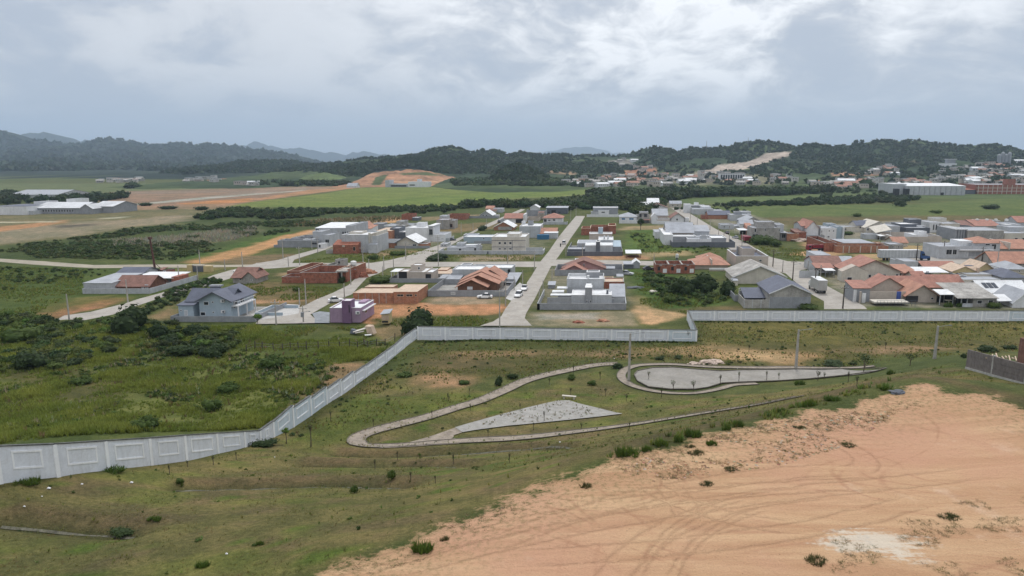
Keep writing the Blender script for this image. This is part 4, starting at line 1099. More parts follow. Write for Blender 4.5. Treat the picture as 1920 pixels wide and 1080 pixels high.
    def ws(s, x, b0, b1, b2, y0, y1, frame=WP, pane='glass', sd=1):
        """window in an end wall: wall column x is measured at depth b0, the opening spans b1..b2"""
        z1, z0 = s.zr(y0, b0), max(s.zr(y1, b0), .05)
        a = s.ax(x, b0, z1)
        fr = MB(); lo, hi = (a-.02, a+.045) if sd > 0 else (a-.045, a+.02)
        s.prism(fr, lo, hi, b1-.1, b2+.1, z0-.1, z1+.1, b0); fo = fr.build('window', m_[frame], s.root)
        lo, hi = (a+.03, a+.07) if sd > 0 else (a-.07, a-.03)
        g_ = MB(); s.prism(g_, lo, hi, b1, b2, z0, z1, b0); g_.build('pane', m_[pane], fo)
        return s
    def y(s, x0, x1, b0, b1, yt, m=MG, rim=None, sides='LRB', t=.16, yt2=None):
        """yard wall: front, and the sides named"""
        zt = s.zr(yt, b0); a0, a1 = s.ax(x0, b0), s.ax(x1, b0)
        def wl(aa0, aa1, bb0, bb1, k):
            mb = MB(); s.prism(mb, aa0, aa1, bb0, bb1, -.1, zt, b0); o_ = mb.build('yard_wall', m_[m], s.root)
            if rim:
                c_ = MB(); s.prism(c_, aa0-.03, aa1+.03, bb0-.03, bb1+.03, zt, zt+.05, b0); c_.build('coping', m_[rim], o_)
        wl(a0, a1, b0, b0+t, 0)
        if len(sides) > 1:
            mb = MB(); s.prism(mb, a0+t, a1-t, b0+t, b1-t, -.1, .07, b0); mb.build('yard', m_['yard_slab'], s.root)
        if 'L' in sides: wl(a0, a0+t, b0+t+.04, b1-t-.04, 1)
        if 'R' in sides: wl(a1-t, a1, b0+t+.04, b1-t-.04, 2)
        if 'B' in sides: wl(a0, a1, b1-t, b1, 3)
        return s
    def tank(s, px, b, zbase, r=.6, h=.9, m='tank_blue', part='water_tank'):
        a = s.ax(px, b, zbase)
        MB().tube([(a, b, zbase), (a, b, zbase+h*.75), (a, b, zbase+h*.9), (a, b, zbase+h)], [r, r, r*.75, r*.3], 12).build(part, m_[m], s.root, smooth=False)
        return s
    def ac(s, px, py, b):
        z = s.zr(py, b); a = s.ax(px, b, z)
        mb = MB(); s.prism(mb, a-.45, a+.45, b-.38, b-.02, z-.35, z+.35, b); o_ = mb.build('air_conditioner', m_[WP], s.root)
        MB().tube([(a+.1, b-.385, z), (a+.1, b-.42, z)], [.24, .24], 12).build('fan_grille', m_['dark_grey'], o_)
        return s
defm('tank_blue', (0.09, 0.20, 0.30)); defm('tank_white', (0.6, 0.6, 0.58)); defm('tank_grey', (0.3, 0.3, 0.29))

# ---- pale blue two-storey house
h = B('house', 'pale blue two-storey house with slate-grey gabled roof and balcony', 320, 603)
h.y(320, 478, 0, 17, 593, MG, sides='LR')
h.g(354, 430, 5, 11, 562, 2.2, 'x', RS, 'blue_paint', .7)
h.g(373, 431, 2.5, 13.5, 563, 2.0, 'y', RS, 'blue_paint', .8, trim=DGR)
h.s(334, 362, 2.8, 8, 573, 0.9, RS, 'blue_paint')
h.w(382.5, 390.5, 566, 571.5, 2.5).w(397.5, 400, 565.5, 567.5, 2.5).w(376.5, 384.5, 585.5, 591, 2.5).w(399, 401, 584.5, 586.5, 2.5).w(366, 369, 565, 567.5, 5)
h.w(346, 351, 582, 591, 2.8, pane='light_grey', part='door').w(338.5, 340.5, 581, 583, 2.8)
h.ac(418, 564, 2.5).ac(419, 584, 2.5)
h.box('chimney_cap', 391, 413, 11, 12.5, 535, MG, yb=538)
h.box('chimney', 394, 410, 11.2, 12.3, 538, DGR)
aR = h.ax(431, 2.5, 3)
mb = MB(); h.prism(mb, aR, aR+1.8, 3.0, 11.5, 3.0, 3.25, 2.5); h_b = mb.build('balcony', m_[WP], h.root)
mb = MB()
for b_ in np.arange(3.1, 11.5, 1.05):
    q_ = h.q(aR+1.75, b_, 3.25, 2.5); mb.bar(q_, (q_[0], q_[1], 4.25), .07)
mb.bar(h.q(aR+1.75, 3.1, 4.25, 2.5), h.q(aR+1.75, 11.4, 4.25, 2.5), .09); mb.bar(h.q(aR+.1, 3.05, 4.25, 2.5), h.q(aR+1.75, 3.05, 4.25, 2.5), .09)
mb.bar(h.q(aR+.9, 3.05, 3.25, 2.5), h.q(aR+.9, 3.05, 4.25, 2.5), .07)
mb.build('railing', m_[WP], h_b)
for b_ in (3.1, 7.2, 11.3):
    mb = MB(); h.prism(mb, aR+1.55, aR+1.78, b_-.12, b_+.12, -.1, 3.0, 2.5); mb.build('column', m_[WP], h.root)
h.ws(431, 2.5, 4, 5.6, 565, 580).ws(431, 2.5, 7.2, 8.8, 565, 580).ws(431, 2.5, 4, 5.2, 583, 592).ws(431, 2.5, 8, 9, 583, 592)
# ---- pool terrace next to it
h = B('pool_terrace', 'walled pool terrace beside the pale blue house', 480, 592, cat='terrace')
h.y(478, 530, 0, 9, 586, 'blue_paint', rim=WP, sides='LB').box('pool', 486, 503, 1.5, 5.5, 591, 'glass')
h.box('screen', 508, 530, 8.2, 8.5, 576, 'blue_paint')
# ---- purple house
h = B('house', 'small purple house with dark mauve tower and white flat roof', 618, 604)
h.f(618, 676, 0, 9.5, 577, 'mauve', RW, WP, par=.3)
h.f(640.5, 657, -.6, 2.2, 564, 'deep_mauve', RW, 'mauve', par=.1)
h.f(677.2, 679, 5, 9.3, 574, 'mauve', RW, WP)
h.box('raised_parapet', 672, 684, 6.0, 9.6, 566, 'mauve', yb=573)
aR = h.ax(676, 0, 3)
mb = MB(); h.prism(mb, aR+.02, aR+.6, 1, 9.4, 2.45, 2.62, 0); mb.build('eave_slab', m_[WP], h.root)
h.ac(671, 586, 0).box('slit_window', 653.5, 655, -.66, -.58, 572, 'black_panel', yb=586)
h.ws(676, 0, 3, 4.2, 585, 592)
# ---- shed
h = B('shed', 'little yellowish plank shed with a pale sloping roof', 715, 606, cat='shed')
h.s(715, 729, 0, 2.4, 590, .5, RG, 'yellow_paint', .25, side=.25)
for i in range(6):
    h.box('plank', 715.4+i*2.3, 717.4+i*2.3, -.05, -.01, 591.5, 'slab_tan', yb=600)
h.box('opening', 716, 727.5, -.06, -.01, 601.5, 'black_panel', yb=605)
# ---- orange brick structures
h = B('building', 'unfinished orange brick building with flat tan slab roof', 662, 569, cat='building')
h.f(662, 737, 0, 7, 549, BRO, ST, ST, par=.1).f(684, 737.5, 9, 13, 538, BRO, ST, ST, par=.1)
h.f(737.5, 782, -.3, 11, 547, BRO, ST, ST, par=.05)
for a_, b_ in ((745, 756), (762, 773), (778.5, 781)): h.w(a_, b_, 552, 555.5, -.3, frame=ST, pane='black_panel')
for i, x_ in enumerate((671, 684, 697, 710, 723)): h.box('concrete_pillar', x_, x_+1.2, -.04, .02, 549.6, 'raw_render')
# ---- brick compound
h = B('building', 'roofless red brick compound with stepped grey gables', 528, 531, cat='building')
h.f(528, 562, 0, 7, 519, BRR, RD, 'raw_render', par=1.5).f(562.2, 631, -.1, 15, 511, BRR, RD, 'raw_render', par=2.2)
h.f(538, 561.5, 7.2, 26, 508, BRR, RD, ST, par=2.0)
h.f(575, 590, 15.5, 26, 503, BRR, RD, ST, par=2.0)
for k, (x_, yt) in enumerate(((566, 509), (577, 507), (588, 505), (598, 503.5))): h.box('gable_step', x_, x_+11.2, 15.3, 15.55, yt, 'raw_render')
h.w(594, 597, 505, 508.5, 15.3, frame='raw_render', pane='black_panel')
h.f(611, 627, 15.2, 22, 497, 'raw_render', RD, 'raw_render', par=1).w(615, 618, 499, 502.5, 15.2, frame='raw_render', pane='black_panel')
h.f(628, 644, 19, 23, 487, 'raw_render', RD, 'raw_render').w(634, 637.5, 490, 494, 19, frame='raw_render', pane='black_panel')
h.f(631.2, 649, 2, 9, 506, BRR, 'raw_render', ST, par=.2).w(632, 639, 512, 521, 2, frame='raw_render', pane='black_panel')
h.box('beam', 629, 650, .5, 2, 508, 'raw_render', yb=510.5).box('pillar', 639.5, 641, .6, 1, 510.5, 'raw_render')
h.f(650, 668, 8, 17, 499, BRR, 'raw_render', ST, par=.3).w(652, 659, 504, 515, 8, frame='raw_render', pane='black_panel')
h.tank(663, 12, h.zr(499, 8), 1.0, 1.2, 'tank_white')
# ---- beige modern house
h = B('house', 'beige modern house with black panel door and grey yard wall', 730, 530)
h.y(730, 834, 0, 16, 522, MG, sides='LR')
h.f(763, 797, 2, 12, 510, BE, RW, BE).f(770, 790, 5, 10, 497, BE, RW, BE).w(784, 787, 501, 505, 5, pane='black_panel')
h.f(747, 763.5, 2.5, 9, 509, BE, RW, BE).box('door', 747.5, 763, 2.40, 2.46, 509.5, 'black_panel')
h.s(733, 746.5, 2.5, 8, 510, .1, RW, None, .2, posts=WP)
h.f(796.5, 811, 2.6, 10, 510, BE, RW, WP).box('garage_door', 798, 808, 2.5, 2.56, 514, 'black_panel')
h = B('building', 'low unfinished block with tan slab roof beside the beige house', 813, 524, cat='building')
h.f(813, 845, 4, 14, 513, RR, ST, ST, par=.05).f(820, 838, 10, 16, 506, BRO, ST, ST, par=.05).w(838, 843, 516, 522, 4, pane='black_panel')
# ---- long grey modern house
h = B('house', 'long grey modern house with white roof strips behind the orange-roofed one', 848, 523)
h.f(848, 903, 0, 9, 505, LG, RW, LG).f(863, 882, 9.5, 14, 497, LG, RG, WP)
h.f(882, 960, 7, 15, 502, LG, RW, LG, par=.3).box('roof_strip', 884, 930, 8, 9.5, 499.5, RW, yb=501).box('window', 952, 957, 6.93, 6.98, 505, 'black_panel', yb=518)
for x_ in (939, 944, 949): h.w(x_, x_+2.5, 512, 517, 7, pane='black_panel')
h.s(822, 862, -6, 0, 527, .5, RG, None, .1, posts=WP)
h.s(943, 967, -12, 3, 531, .7, RG, None, .1, posts=WP)
# ---- orange roofed house
h = B('house', 'house with layered orange tiled gables inside a grey yard wall', 802, 556)
h.y(802, 950, 0, 19, 544.5, MG, sides='LRB')
h.g(858, 911, 3.5, 9, 537, 1.9, 'y', TO, 'brown_wood', .7).g(862, 932, 7, 13, 531, 2.3, 'y', TO, 'brown_wood', .7)
h.g(866, 940, 12.5, 20, 525, 2.6, 'y', TO, BE, .8).g(898, 941, 17, 24, 519, 2.2, 'y', TO, BE, .8)
h.box('gate', 876, 886, 3.40, 3.46, 537.5, WP, yb=543)
h.w(846, 853, 548, 552, 0, pane='light_grey', part='hatch')
# ---- grey modern block, right of the main street
h = B('house', 'grey and white cubic house behind a long grey wall', 1007, 581)
h.y(1007, 1174, 0, 24, 569, MG, rim=LG, sides='R')
h.y(1007, 1012, 0, 20, 569, LG, sides='L')
h.box('screen_wall', 1026, 1071, .2, .45, 558, MG)
h.f(1071.5, 1097, 2, 10, 553, LG, RW, WP, par=.15).f(1110, 1147, 2, 10, 553, LG, RW, WP, par=.15)
h.box('roof_hatch', 1137, 1141, 4, 5, 544.5, DGR, yb=551)
h.f(1097.3, 1110, 1.6, 5, 539, MG, RW, WP, par=.05).box('roof_cap', 1098.5, 1109, 5.2, 8, 535, RW, yb=540)
h.f(1063, 1132, 11, 21, 523, LG, RW, LG, par=.7).f(1100, 1124, 17, 20.5, 510, MG, RW, WP).box('vent_box', 1101, 1105, 13, 14, 517, WP)
for b_ in (14.5, 17.5): h.box('roof_beam', 1067, 1099, b_, b_+.35, 513.5 if b_ > 16 else 517.5, RW, yb=515 if b_ > 16 else 519)
h.s(1143, 1172, 4, 12, 557, 2.0, RG, LG, .1).box('side_slab', 1044, 1064, 9, 11.5, 540, RW, yb=542)
h.box('carport_roof', 1035, 1057, 6, 8.5, 547, RW, yb=549.5).box('terrace_slab', 1032, 1071, 3.2, 5.2, 553, RW, yb=555)
h.box('steps', 1046, 1070, 6.2, 8, 552.5, MG)
h.w(1099.5, 1101.5, 563, 567, 1.6, pane='black_panel').w(1106.5, 1108.5, 563, 567, 1.6, pane='black_panel')
h.box('annex_door', 1147.5, 1151, 2.2, 2.6, 560.5, MG)
h = B('shed', 'small white sheet roof on posts beside the cubic house', 1027, 541, cat='shed')
h.s(1028, 1040, 0, 3.5, 535, .5, RG, MG, .2)
h = B('building', 'dark red brick lean-to behind the cubic house', 1133, 541, cat='building')
h.f(1133, 1170, 0, 7, 528, BRR, ST, 'raw_render', par=.3).f(1133, 1150, 7.5, 12, 523, ST, 'slab_tan', ST)
h.s(1157, 1168, 12, 15, 519, .3, RG, None, .2, posts=MG)
# ---- pink house
h = B('house', 'pink house with dark gabled roof beside the main street', 1055, 517)
h.g(1056, 1133, 8, 17, 502.5, 2.6, 'y', TB, 'pink_paint', .7).w(1094, 1096, 495, 501, 8, pane='black_panel')
h.w(1077, 1081, 504, 509, 8, pane='black_panel')
h.f(1078, 1098, 17.5, 21, 487, WP, RW, WP)
h.y(1040, 1168, 0, 13, 506, MG, sides='LRB')
h.g(1049, 1106, 2, 7, 517, 2.6, 'y', TR, BE, .6) if False else h.g(1049, 1104, 1.2, 7.5, 512, 2.5, 'y', TR, 'pink_paint', .7)
h.s(1137, 1152, 9, 12, 504, .3, RG, None, .2)
# ---- upper cubic house
h = B('house', 'white cubic house with dark slot tower behind a low dark wall', 1063, 480)
h.y(1063, 1167, 0, 34, 472, DGR, rim=MG, sides='LR')
h.f(1097, 1117.5, 2.5, 13, 460, LG, RW, WP, par=.1).f(1125, 1149, 2.5, 13, 460, LG, RW, WP, par=.1).f(1117.7, 1125, 2, 8, 453, DGR, RW, WP)
h.f(1082, 1121, 14, 27, 456, LG, RG, RW, par=.05).f(1122, 1150, 16, 30, 450, LG, RW, WP)
for x_ in (1132, 1139): h.box('skylight', x_, x_+2.2, 18, 26, 445, MG, yb=448)
h.f(1105, 1148, 33, 41, 438, 'beige', RW, WP).f(1122, 1130.5, 36, 39, 427, 'blue_paint', RW, WP)
h.f(1064, 1096, 3, 12, 467, DGR, RG, RG).s(1150, 1164, 6, 20, 463, 1.0, 'blue_paint', MG, .1)
h = B('building', 'red brick shell behind the white cubic house', 1090, 441, cat='building')
h.f(1090, 1107, 0, 12, 428, BRR, ST, ST, par=1).f(1107.5, 1141, 14, 22, 424, BRR, ST, ST, par=1).f(1141, 1155, 6, 20, 423, BRR, ST, ST, par=1)
# ---- carport, old tents, brick row
h = B('carport', 'open carport with a white sheet roof on the grass', 1173, 484, cat='carport')
h.s(1174, 1202, 0, 9, 475.5, .2, RW, None, .2, posts='brown_wood').box('stored_timber', 1176, 1198, 3, 7, 480, 'brown_wood')
h = B('shed', 'patched grey shelter with a white sheet roof by the lane', 1170, 504, cat='shed')
h.s(1170, 1188, 0, 6, 496, .2, RG, DGR, .2).g(1186, 1200, 1, 7, 494, 1.0, 'y', RW, RG, .2)
h = B('row_house', 'unfinished red brick row houses with three white doors', 1229, 513, cat='row house')
for i, (x0, x1) in enumerate(((1229, 1254), (1254.5, 1279), (1279.5, 1303))):
    h.f(x0, x1, 0, 9, 495.5, BRR, RD, 'raw_render', par=1.2)
    h.box('door', x0+14, x0+21.5, -.06, -.01, 504, WP, yb=511.5)
    h.w(x0+4, x0+9, 500, 507, 0, frame=BRR, pane='black_panel'); h.w(x0+8, x0+12, 497, 498, 0, frame='raw_render', pane='light_grey')
for x in (1253, 1278):
    h.g(x-12, x+1.5, 9.2, 9.5, 495, 1.4, 'y', 'brick_red', BRR, .0)
h = B('water_tower', 'white water tank on a short stand in the dirt lot', 1266, 487, cat='water tank')
h.box('stand', 1267.5, 1271, 0, .6, 483, DGR).tank(1269.4, .3, h.zr(483, 0), .62, 1.5, 'tank_white', 'tank')
h = B('house', 'house with wide orange hipped roof behind the big bush', 1299, 505)
h.p(1300, 1366, 0, 13, 497, 2.4, TO, BE, .7).box('firewall', 1334, 1336, -.6, 13, 487, BE, yb=499)
h.p(1312, 1354, 10, 18, 487, 2.2, TO, BE, .7)
h.box('parapet', 1330, 1372, -4, -3.6, 503, WP, yb=506).box('lean_wall', 1330, 1372, -3.9, -3.7, 505, BE)
# ---- beige flat house, old gable, grey gable
h = B('house', 'beige flat-roofed house with dark roof well at the bend', 1385, 503)
h.f(1380, 1441, 0, 19, 480, BE, RS, WP, par=1.1, t=.35).f(1392, 1415, 6, 15, 466, BE, RS, BE, par=.3).w(1424, 1428, 487, 490, 0)
h.box('chimney', 1382, 1384.5, 12, 13, 462, MG)
h = B('house', 'old cream gabled hall with stained fibre-cement roof', 1374, 532)
h.g(1376, 1473, 0, 15, 519, 3.3, 'y', FC, CR, .5, trim=WP)
for x0_, bb in ((1380, 3), (1398, 8)):
    pass
h.s(1373, 1384, -3.2, -.5, 527, .3, RG, CR, .1)
h.box('fence_panel', 1474, 1490, 0, .15, 527, MG)
h = B('house', 'grey gabled house with blue-grey roof behind the boundary wall', 1395, 578)
h.y(1395, 1443, 0, 9, 562, RR, sides='L').y(1377, 1395, 9, 18, 553, MG, sides='L')
h.g(1444, 1521, .1, 15, 550, 2.3, 'y', RS, 'raw_render', .4, trim=WP)
h.box('base_band', 1444, 1521, .0, .08, 557, MG)
h.s(1398, 1432, 5, 11, 559, 1.6, RS, None, .4, posts=WP).box('back_wall', 1386, 1443, 11.2, 11.5, 545, LG)
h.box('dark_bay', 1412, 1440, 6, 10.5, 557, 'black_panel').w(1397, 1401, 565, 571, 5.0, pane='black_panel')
for x_ in (1396, 1411.5, 1427.5, 1443): h.box('pillar', x_-.6, x_+.6, -.05, .02, 562, 'light_grey')
# ---- houses along the street with the truck
h = B('house', 'grey house with brown striped roofs at the street corner', 1525, 515)
h.f(1530, 1558, 12, 24, 478, LG, RG, LG, par=.1).g(1528, 1580, 4, 17, 497, 2.2, 'x', TB, LG, .4).s(1530, 1564, -1, 4, 503, .9, TR, None, .2, posts=WP)
h.g(1560, 1606, 6, 20, 498, 2.2, 'x', RG, LG, .3).s(1548, 1566, -5, -1.2, 508, .2, RW, None, .1, posts=MG)
h = B('house', 'cream house with red tiled gable and low side walls', 1577, 528)
h.g(1579, 1628, 0, 4, 510, 1.9, 'y', BE, CR, .05).g(1590, 1688, 4.2, 17, 509, 3.6, 'y', TR, CR, .6, trim='tile_brown')
h.w(1629, 1633, 515, 520, 4.2, pane='black_panel').w(1653, 1661, 514.5, 519.5, 4.2, pane='black_panel').w(1642, 1645, 514.5, 517, 4.2, pane='black_panel').w(1680, 1684, 514, 517, 4.2, pane='black_panel')
h.y(1630, 1706, 2, 3, 521, CR, sides='').w(1589, 1597, 520, 527, 0, pane='black_panel', part='gate')
h.s(1690, 1716, 5, 14, 512, 1.4, TO, BE, .4)
h = B('house', 'beige pool house with red tiled roofs and a blue door', 1600, 570)
h.s(1601, 1632, 3, 10, 541, 1.0, TR, MG, .3).box('garage_door', 1601, 1607, 2.9, 2.96, 543, WP)
h.g(1630, 1700, 8, 15, 541, 3.0, 'y', TR, BE, .5)
h.g(1668, 1770, 15, 24, 538, 2.4, 'x', TR, BE, .5)
h.y(1607, 1697, 3.2, 3.6, 546.5, BE, sides='').box('door', 1682, 1690, 3.1, 3.16, 546.5, 'door_blue', yb=563)
h.box('gate_pillar', 1613, 1616, 1.5, 2, 547, BE).box('white_gate', 1617, 1624, 1.6, 1.8, 550, WP)
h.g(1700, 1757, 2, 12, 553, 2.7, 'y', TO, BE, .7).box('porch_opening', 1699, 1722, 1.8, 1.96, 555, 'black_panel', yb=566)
h.box('pool_deck', 1640, 1705, -2.6, 1.2, 566.5, CR, yb=569).box('pool', 1645, 1698, -2.2, .6, 566, 'pool_water', yb=566.9)
mb = MB()
for x_ in np.arange(1644, 1722, 6.5):
    a_ = h.ax(x_, -2.8); mb.bar((a_, -2.8, 0), (a_, -2.8, 1.5), .06)
mb.bar((h.ax(1644, -2.8), -2.8, 1.5), (h.ax(1720, -2.8), -2.8, 1.5), .06); mb.bar((h.ax(1644, -2.8), -2.8, .8), (h.ax(1720, -2.8), -2.8, .8), .04)
mb.build('pool_fence', m_[DGR], h.root)
h.w(1746, 1750, 558, 561, 2)
h = B('house', 'house with dark open porch under a white awning', 1760, 574)
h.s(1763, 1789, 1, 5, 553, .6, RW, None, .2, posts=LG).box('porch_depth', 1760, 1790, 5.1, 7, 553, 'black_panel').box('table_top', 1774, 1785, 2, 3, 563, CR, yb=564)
h.box('table_leg', 1779, 1780.5, 2.4, 2.6, 564, CR)
h = B('house', 'grey-green hip-roofed house with two dark windows by the wall', 1800, 577)
h.s(1797, 1868, 1, 13, 559.5, 1.9, FC, None, .5).f(1825, 1869, 1.3, 12.5, 560, RR, RD, RR).w(1833, 1841, 563.5, 569, 1.3, pane='black_panel').w(1854, 1862, 563, 568, 1.3, pane='black_panel')
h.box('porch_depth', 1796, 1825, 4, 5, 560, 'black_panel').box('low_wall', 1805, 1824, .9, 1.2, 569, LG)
for x_ in (1803, 1814): h.box('post', x_, x_+1.2, 1.2, 1.5, 560, LG)
h = B('house', 'house with white roof carrying three dark solar panels', 1838, 556)
h.g(1842, 1930, 0, 10, 549, 2.6, 'x', RW, LG, .4)
za = h.zr(549, 0)
for i in range(3):
    for j in range(2):
        a_ = h.ax(1853, 0)+i*1.35; b0_ = 1.6+j*1.15
        zz = lambda b: za+.26+2.6*(b/5.0)
        MB().hexa([(a_, b0_, zz(b0_)), (a_+1.1, b0_, zz(b0_)), (a_+1.1, b0_+1.0, zz(b0_+1)), (a_, b0_+1.0, zz(b0_+1)), (a_, b0_, zz(b0_)+.06), (a_+1.1, b0_, zz(b0_)+.06), (a_+1.1, b0_+1.0, zz(b0_+1)+.06), (a_, b0_+1.0, zz(b0_+1)+.06)]).build('solar_panel', m_['solar_panel'], h.root)
h = B('house', 'white gabled house with grey roof and teal sheet at the frame edge', 1898, 577)
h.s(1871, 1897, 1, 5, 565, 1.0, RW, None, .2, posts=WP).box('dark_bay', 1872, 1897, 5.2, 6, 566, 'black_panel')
h.g(1899, 1948, 0, 10, 568, 3.0, 'y', RG, WP, .3, trim=WP).box('pool_cover', 1906, 1940, 10.6, 12, 563, 'teal_sheet')
h = B('house', 'house with long red tiled roof and small chimney', 1740, 545)
h.g(1742, 1806, 0, 9, 534, 2.2, 'x', TR, CR, .6).box('chimney', 1792, 1796, 3, 4, 520, RR).w(1761, 1764, 539, 543, 0, pane='black_panel').w(1771, 1774, 539, 543, 0, pane='black_panel').p(1796, 1812, -1, 9, 536, 2.0, TR, CR, .4)
h = B('house', 'long pale flat-roofed house between tiled roofs', 1806, 531)
h.f(1807, 1876, 0, 6, 524, CR, RG, LG, par=.1).f(1812, 1872, 7, 14, 514, CR, RG, LG, par=.1).f(1800, 1812, 5, 12, 517, MG, FC, LG)
h = B('house', 'mustard house with tan tiled roof', 1782, 520)
h.g(1786, 1830, 0, 9, 509, 1.6, 'y', 'slab_tan', 'yellow_paint', .4).g(1828, 1866, 2, 12, 507, 2.4, 'y', 'slab_tan', 'yellow_paint', .5).box('chimney', 1833, 1837.5, -.5, .4, 502, 'slab_tan').box('solar_panel', 1812, 1826, 3, 4.6, 498, RS, yb=499)
h = B('shed', 'shed under a wide white sloping roof behind the tiled roofs', 1720, 522, cat='shed')
h.s(1722, 1778, 0, 8, 511.5, .6, RW, None, .2, posts=MG).f(1723, 1750, 3, 7.5, 514, BE, RD, BE).box('dark_door', 1736, 1742, -.06, .0, 509, DGR)
h.s(1700, 1722, 0, 8, 512, .8, TO, BE, .3)
h = B('house', 'house with worn brown tiled roof beyond the white shed', 1731, 508)
h.g(1733, 1796, 0, 10, 502, 1.5, 'x', TR, BE, .4).f(1696, 1722, 1, 9, 490, LG, RG, LG, par=.1)
h = B('house', 'grey-roofed house with solar sheets beside the mustard one', 1880, 530)
h.p(1882, 1925, 0, 12, 521, 2.0, RS, LG, .5)
h = B('house', 'house with sprawling orange tiled roof by the corner', 1862, 502)
h.g(1864, 1935, 0, 12, 493, 3.2, 'x', TO, RR, .6).s(1872, 1896, -4, 0, 500, .3, RW, None, .1, posts=MG)
h = B('house', 'house with broad orange hipped roof split by a white ridge', 1875, 476)
h.g(1877, 1935, 0, 16, 466, 2.8, 'x', TO, RR, .6).box('firewall', 1893, 1895.5, -.7, 15, 455, CR, yb=468)
h = B('building', 'two-storey grey corner building with tiled upper roof', 1761, 485, cat='building')
h.f(1761, 1864, 0, 14, 462, LG, RG, LG, par=.2).f(1822, 1876, 1.0, 13, 456, LG, RG, LG)
h.p(1828, 1872, 1.2, 12.8, 456, 2.0, TO, LG, .5)
h.f(1800, 1824, 3, 11, 452, WP, RW, WP, par=.1).box('balcony', 1800, 1864, -1.0, -.05, 468, WP, yb=470)
for x0, x1 in ((1775, 1785), (1787, 1794)): h.w(x0, x1, 468, 477, 0, pane='black_panel', part='shop_front')
h.w(1816, 1842, 472, 481, 0, pane='mid_grey', part='shutter').w(1848, 1856, 457, 460, -.0, pane='black_panel').w(1860, 1868, 458, 467, 1.0, pane='black_panel').w(1810, 1815, 472, 481, 0, pane='light_grey', part='door')
# ---- more houses of the right quarter
for nm, lb, x0, x1, y, kind, rf, wl_, yt in (
    ('fence', 'pale metal fence along the street corner before the striped roofs', 1498, 1534, 521, 'y', None, LG, 508),
    ('house', 'narrow grey house wedged behind the long pale flat-roofed one', 1846, 1880, 514, 'f', RG, LG, 505),
    ('house', 'small house with grey hipped roof behind the solar-sheet house', 1886, 1925, 512, 'p', RG, CR, 505),
    ('house', 'tiny tiled annex between the pool house and long tiled roof', 1716, 1738, 532, 'g', TR, BE, 525),
    ('house', 'grey cube with light rim near the articulated lorry', 1690, 1722, 505, 'f', RG, LG, 491),
    ('house', 'low block with grey roof before the beige plain yard wall', 1668, 1694, 468, 'f', RG, RR, 458),
    ('house', 'small tiled house behind the brick compound', 1676, 1702, 462, 'g', TO, CR, 455),
    ('house', 'cream box house at the back edge of the field', 1580, 1604, 434, 'f', RG, CR, 425),
    ('house', 'grey low house touching the cream stepped-roof house', 1672, 1694, 427, 'f', RG, RR, 419),
    ('house', 'flat white annex behind the long finned grey block', 1800, 1830, 425, 'f', RG, CR, 417),
    ('house', 'beige flat house behind the row of dark red roofs', 1840, 1876, 421, 'f', RG, BE, 414),
    ('house', 'grey house with pale roof at the back beside the red wedge', 1884, 1908, 430, 'f', RW, LG, 421),
    ('house', 'white annex between grey tower house and cluster of flats', 1436, 1460, 432, 'f', RG, CR, 421),
    ('house', 'grey low house near the long dark roofed hall', 1352, 1376, 430, 'f', RG, LG, 421),
    ('house', 'white low house opposite the taupe gabled hall', 1388, 1412, 428, 'g', RG, WP, 420),
    ('house', 'grey flat house beyond the group of white flats', 1296, 1322, 391, 'f', RG, LG, 385),
    ('house', 'pale gabled house at the left of the white flats', 1256, 1278, 388, 'g', RG, CR, 382),
    ('house', 'small grey workshop beside the gabled apartment neighbours', 826, 838, 463, 'f', RG, LG, 457),
    ('house', 'grey block room behind the finned white hall', 700, 716, 444, 'f', RG, RR, 434),
    ('house', 'low pale house behind the orange tiled gable', 676, 700, 429, 'f', RG, LG, 422)):
    h = B(nm, lb, x0, y, cat=nm)
    b1 = (x1-x0)*.12*(y/520)**-1 + 6
    if kind == 'f': h.f(x0, x1, 0, b1, yt, wl_, rf, WP if rnd.random() < .5 else LG)
    elif kind == 'g': h.g(x0, x1, 0, b1, yt, 2.0, 'x', rf, wl_, .4)
    elif kind == 'p': h.p(x0, x1, 0, b1, yt, 2.0, rf, wl_, .5)
    else: h.y(x0, x1, 0, 1, yt, wl_, rim=WP, sides='')
    if kind != 'y':
        hh_ = y-yt
        for u in (.2, .62): h.w(x0+(x1-x0)*u, x0+(x1-x0)*u+2.2, yt+hh_*.35, yt+hh_*.62, 0, pane='black_panel')
# ---- upper right quarter
h = B('building', 'long grey block with vertical fins behind the corner building', 1800, 452, cat='building')
h.f(1815, 1883, 0, 18, 432, RR, RG, WP, par=.2)
for i in range(5): h.f(1792+i*5, 1795.5+i*5, 1+i*.1, 20, 430, MG, RG, WP)
h = B('building', 'pale blocky building with tall slot windows', 1743, 437, cat='building')
h.f(1768, 1800, 0, 22, 419, CR, RG, WP).f(1744, 1767, 3, 18, 417, WP, RG, WP).f(1752, 1775, 12, 20, 409, CR, RG, WP)
for i in range(3): h.w(1750+i*5, 1752+i*5, 421, 431, 3, pane='black_panel')
h = B('house', 'blue-grey stacked modern house with white edges', 1670, 442)
h.f(1700, 1744, 0, 12, 427, DGR, RG, MG).f(1688, 1722, 8, 20, 420, DGR, RW, LG).f(1706, 1728, 16, 24, 411, DGR, RG, WP).f(1670, 1688, 2, 18, 424, LG, RG, WP)
h.box('window_band', 1719, 1736, 7.9, 8.0, 422, WP, yb=425)
h = B('house', 'low beige house behind a long plain yard wall', 1662, 455)
h.y(1676, 1765, 0, 22, 444, BE, sides='LRB').f(1712, 1740, 6, 16, 440, WP, RW, WP).f(1724, 1738, 8, 14, 434, WP, RW, WP).w(1669, 1675, 444, 453, 0, pane='black_panel', part='gate').f(1740, 1762, 6, 16, 442, BE, RD, WP)
h = B('row_house', 'row of dark red roofs with white water tanks on top', 1806, 430, cat='row house')
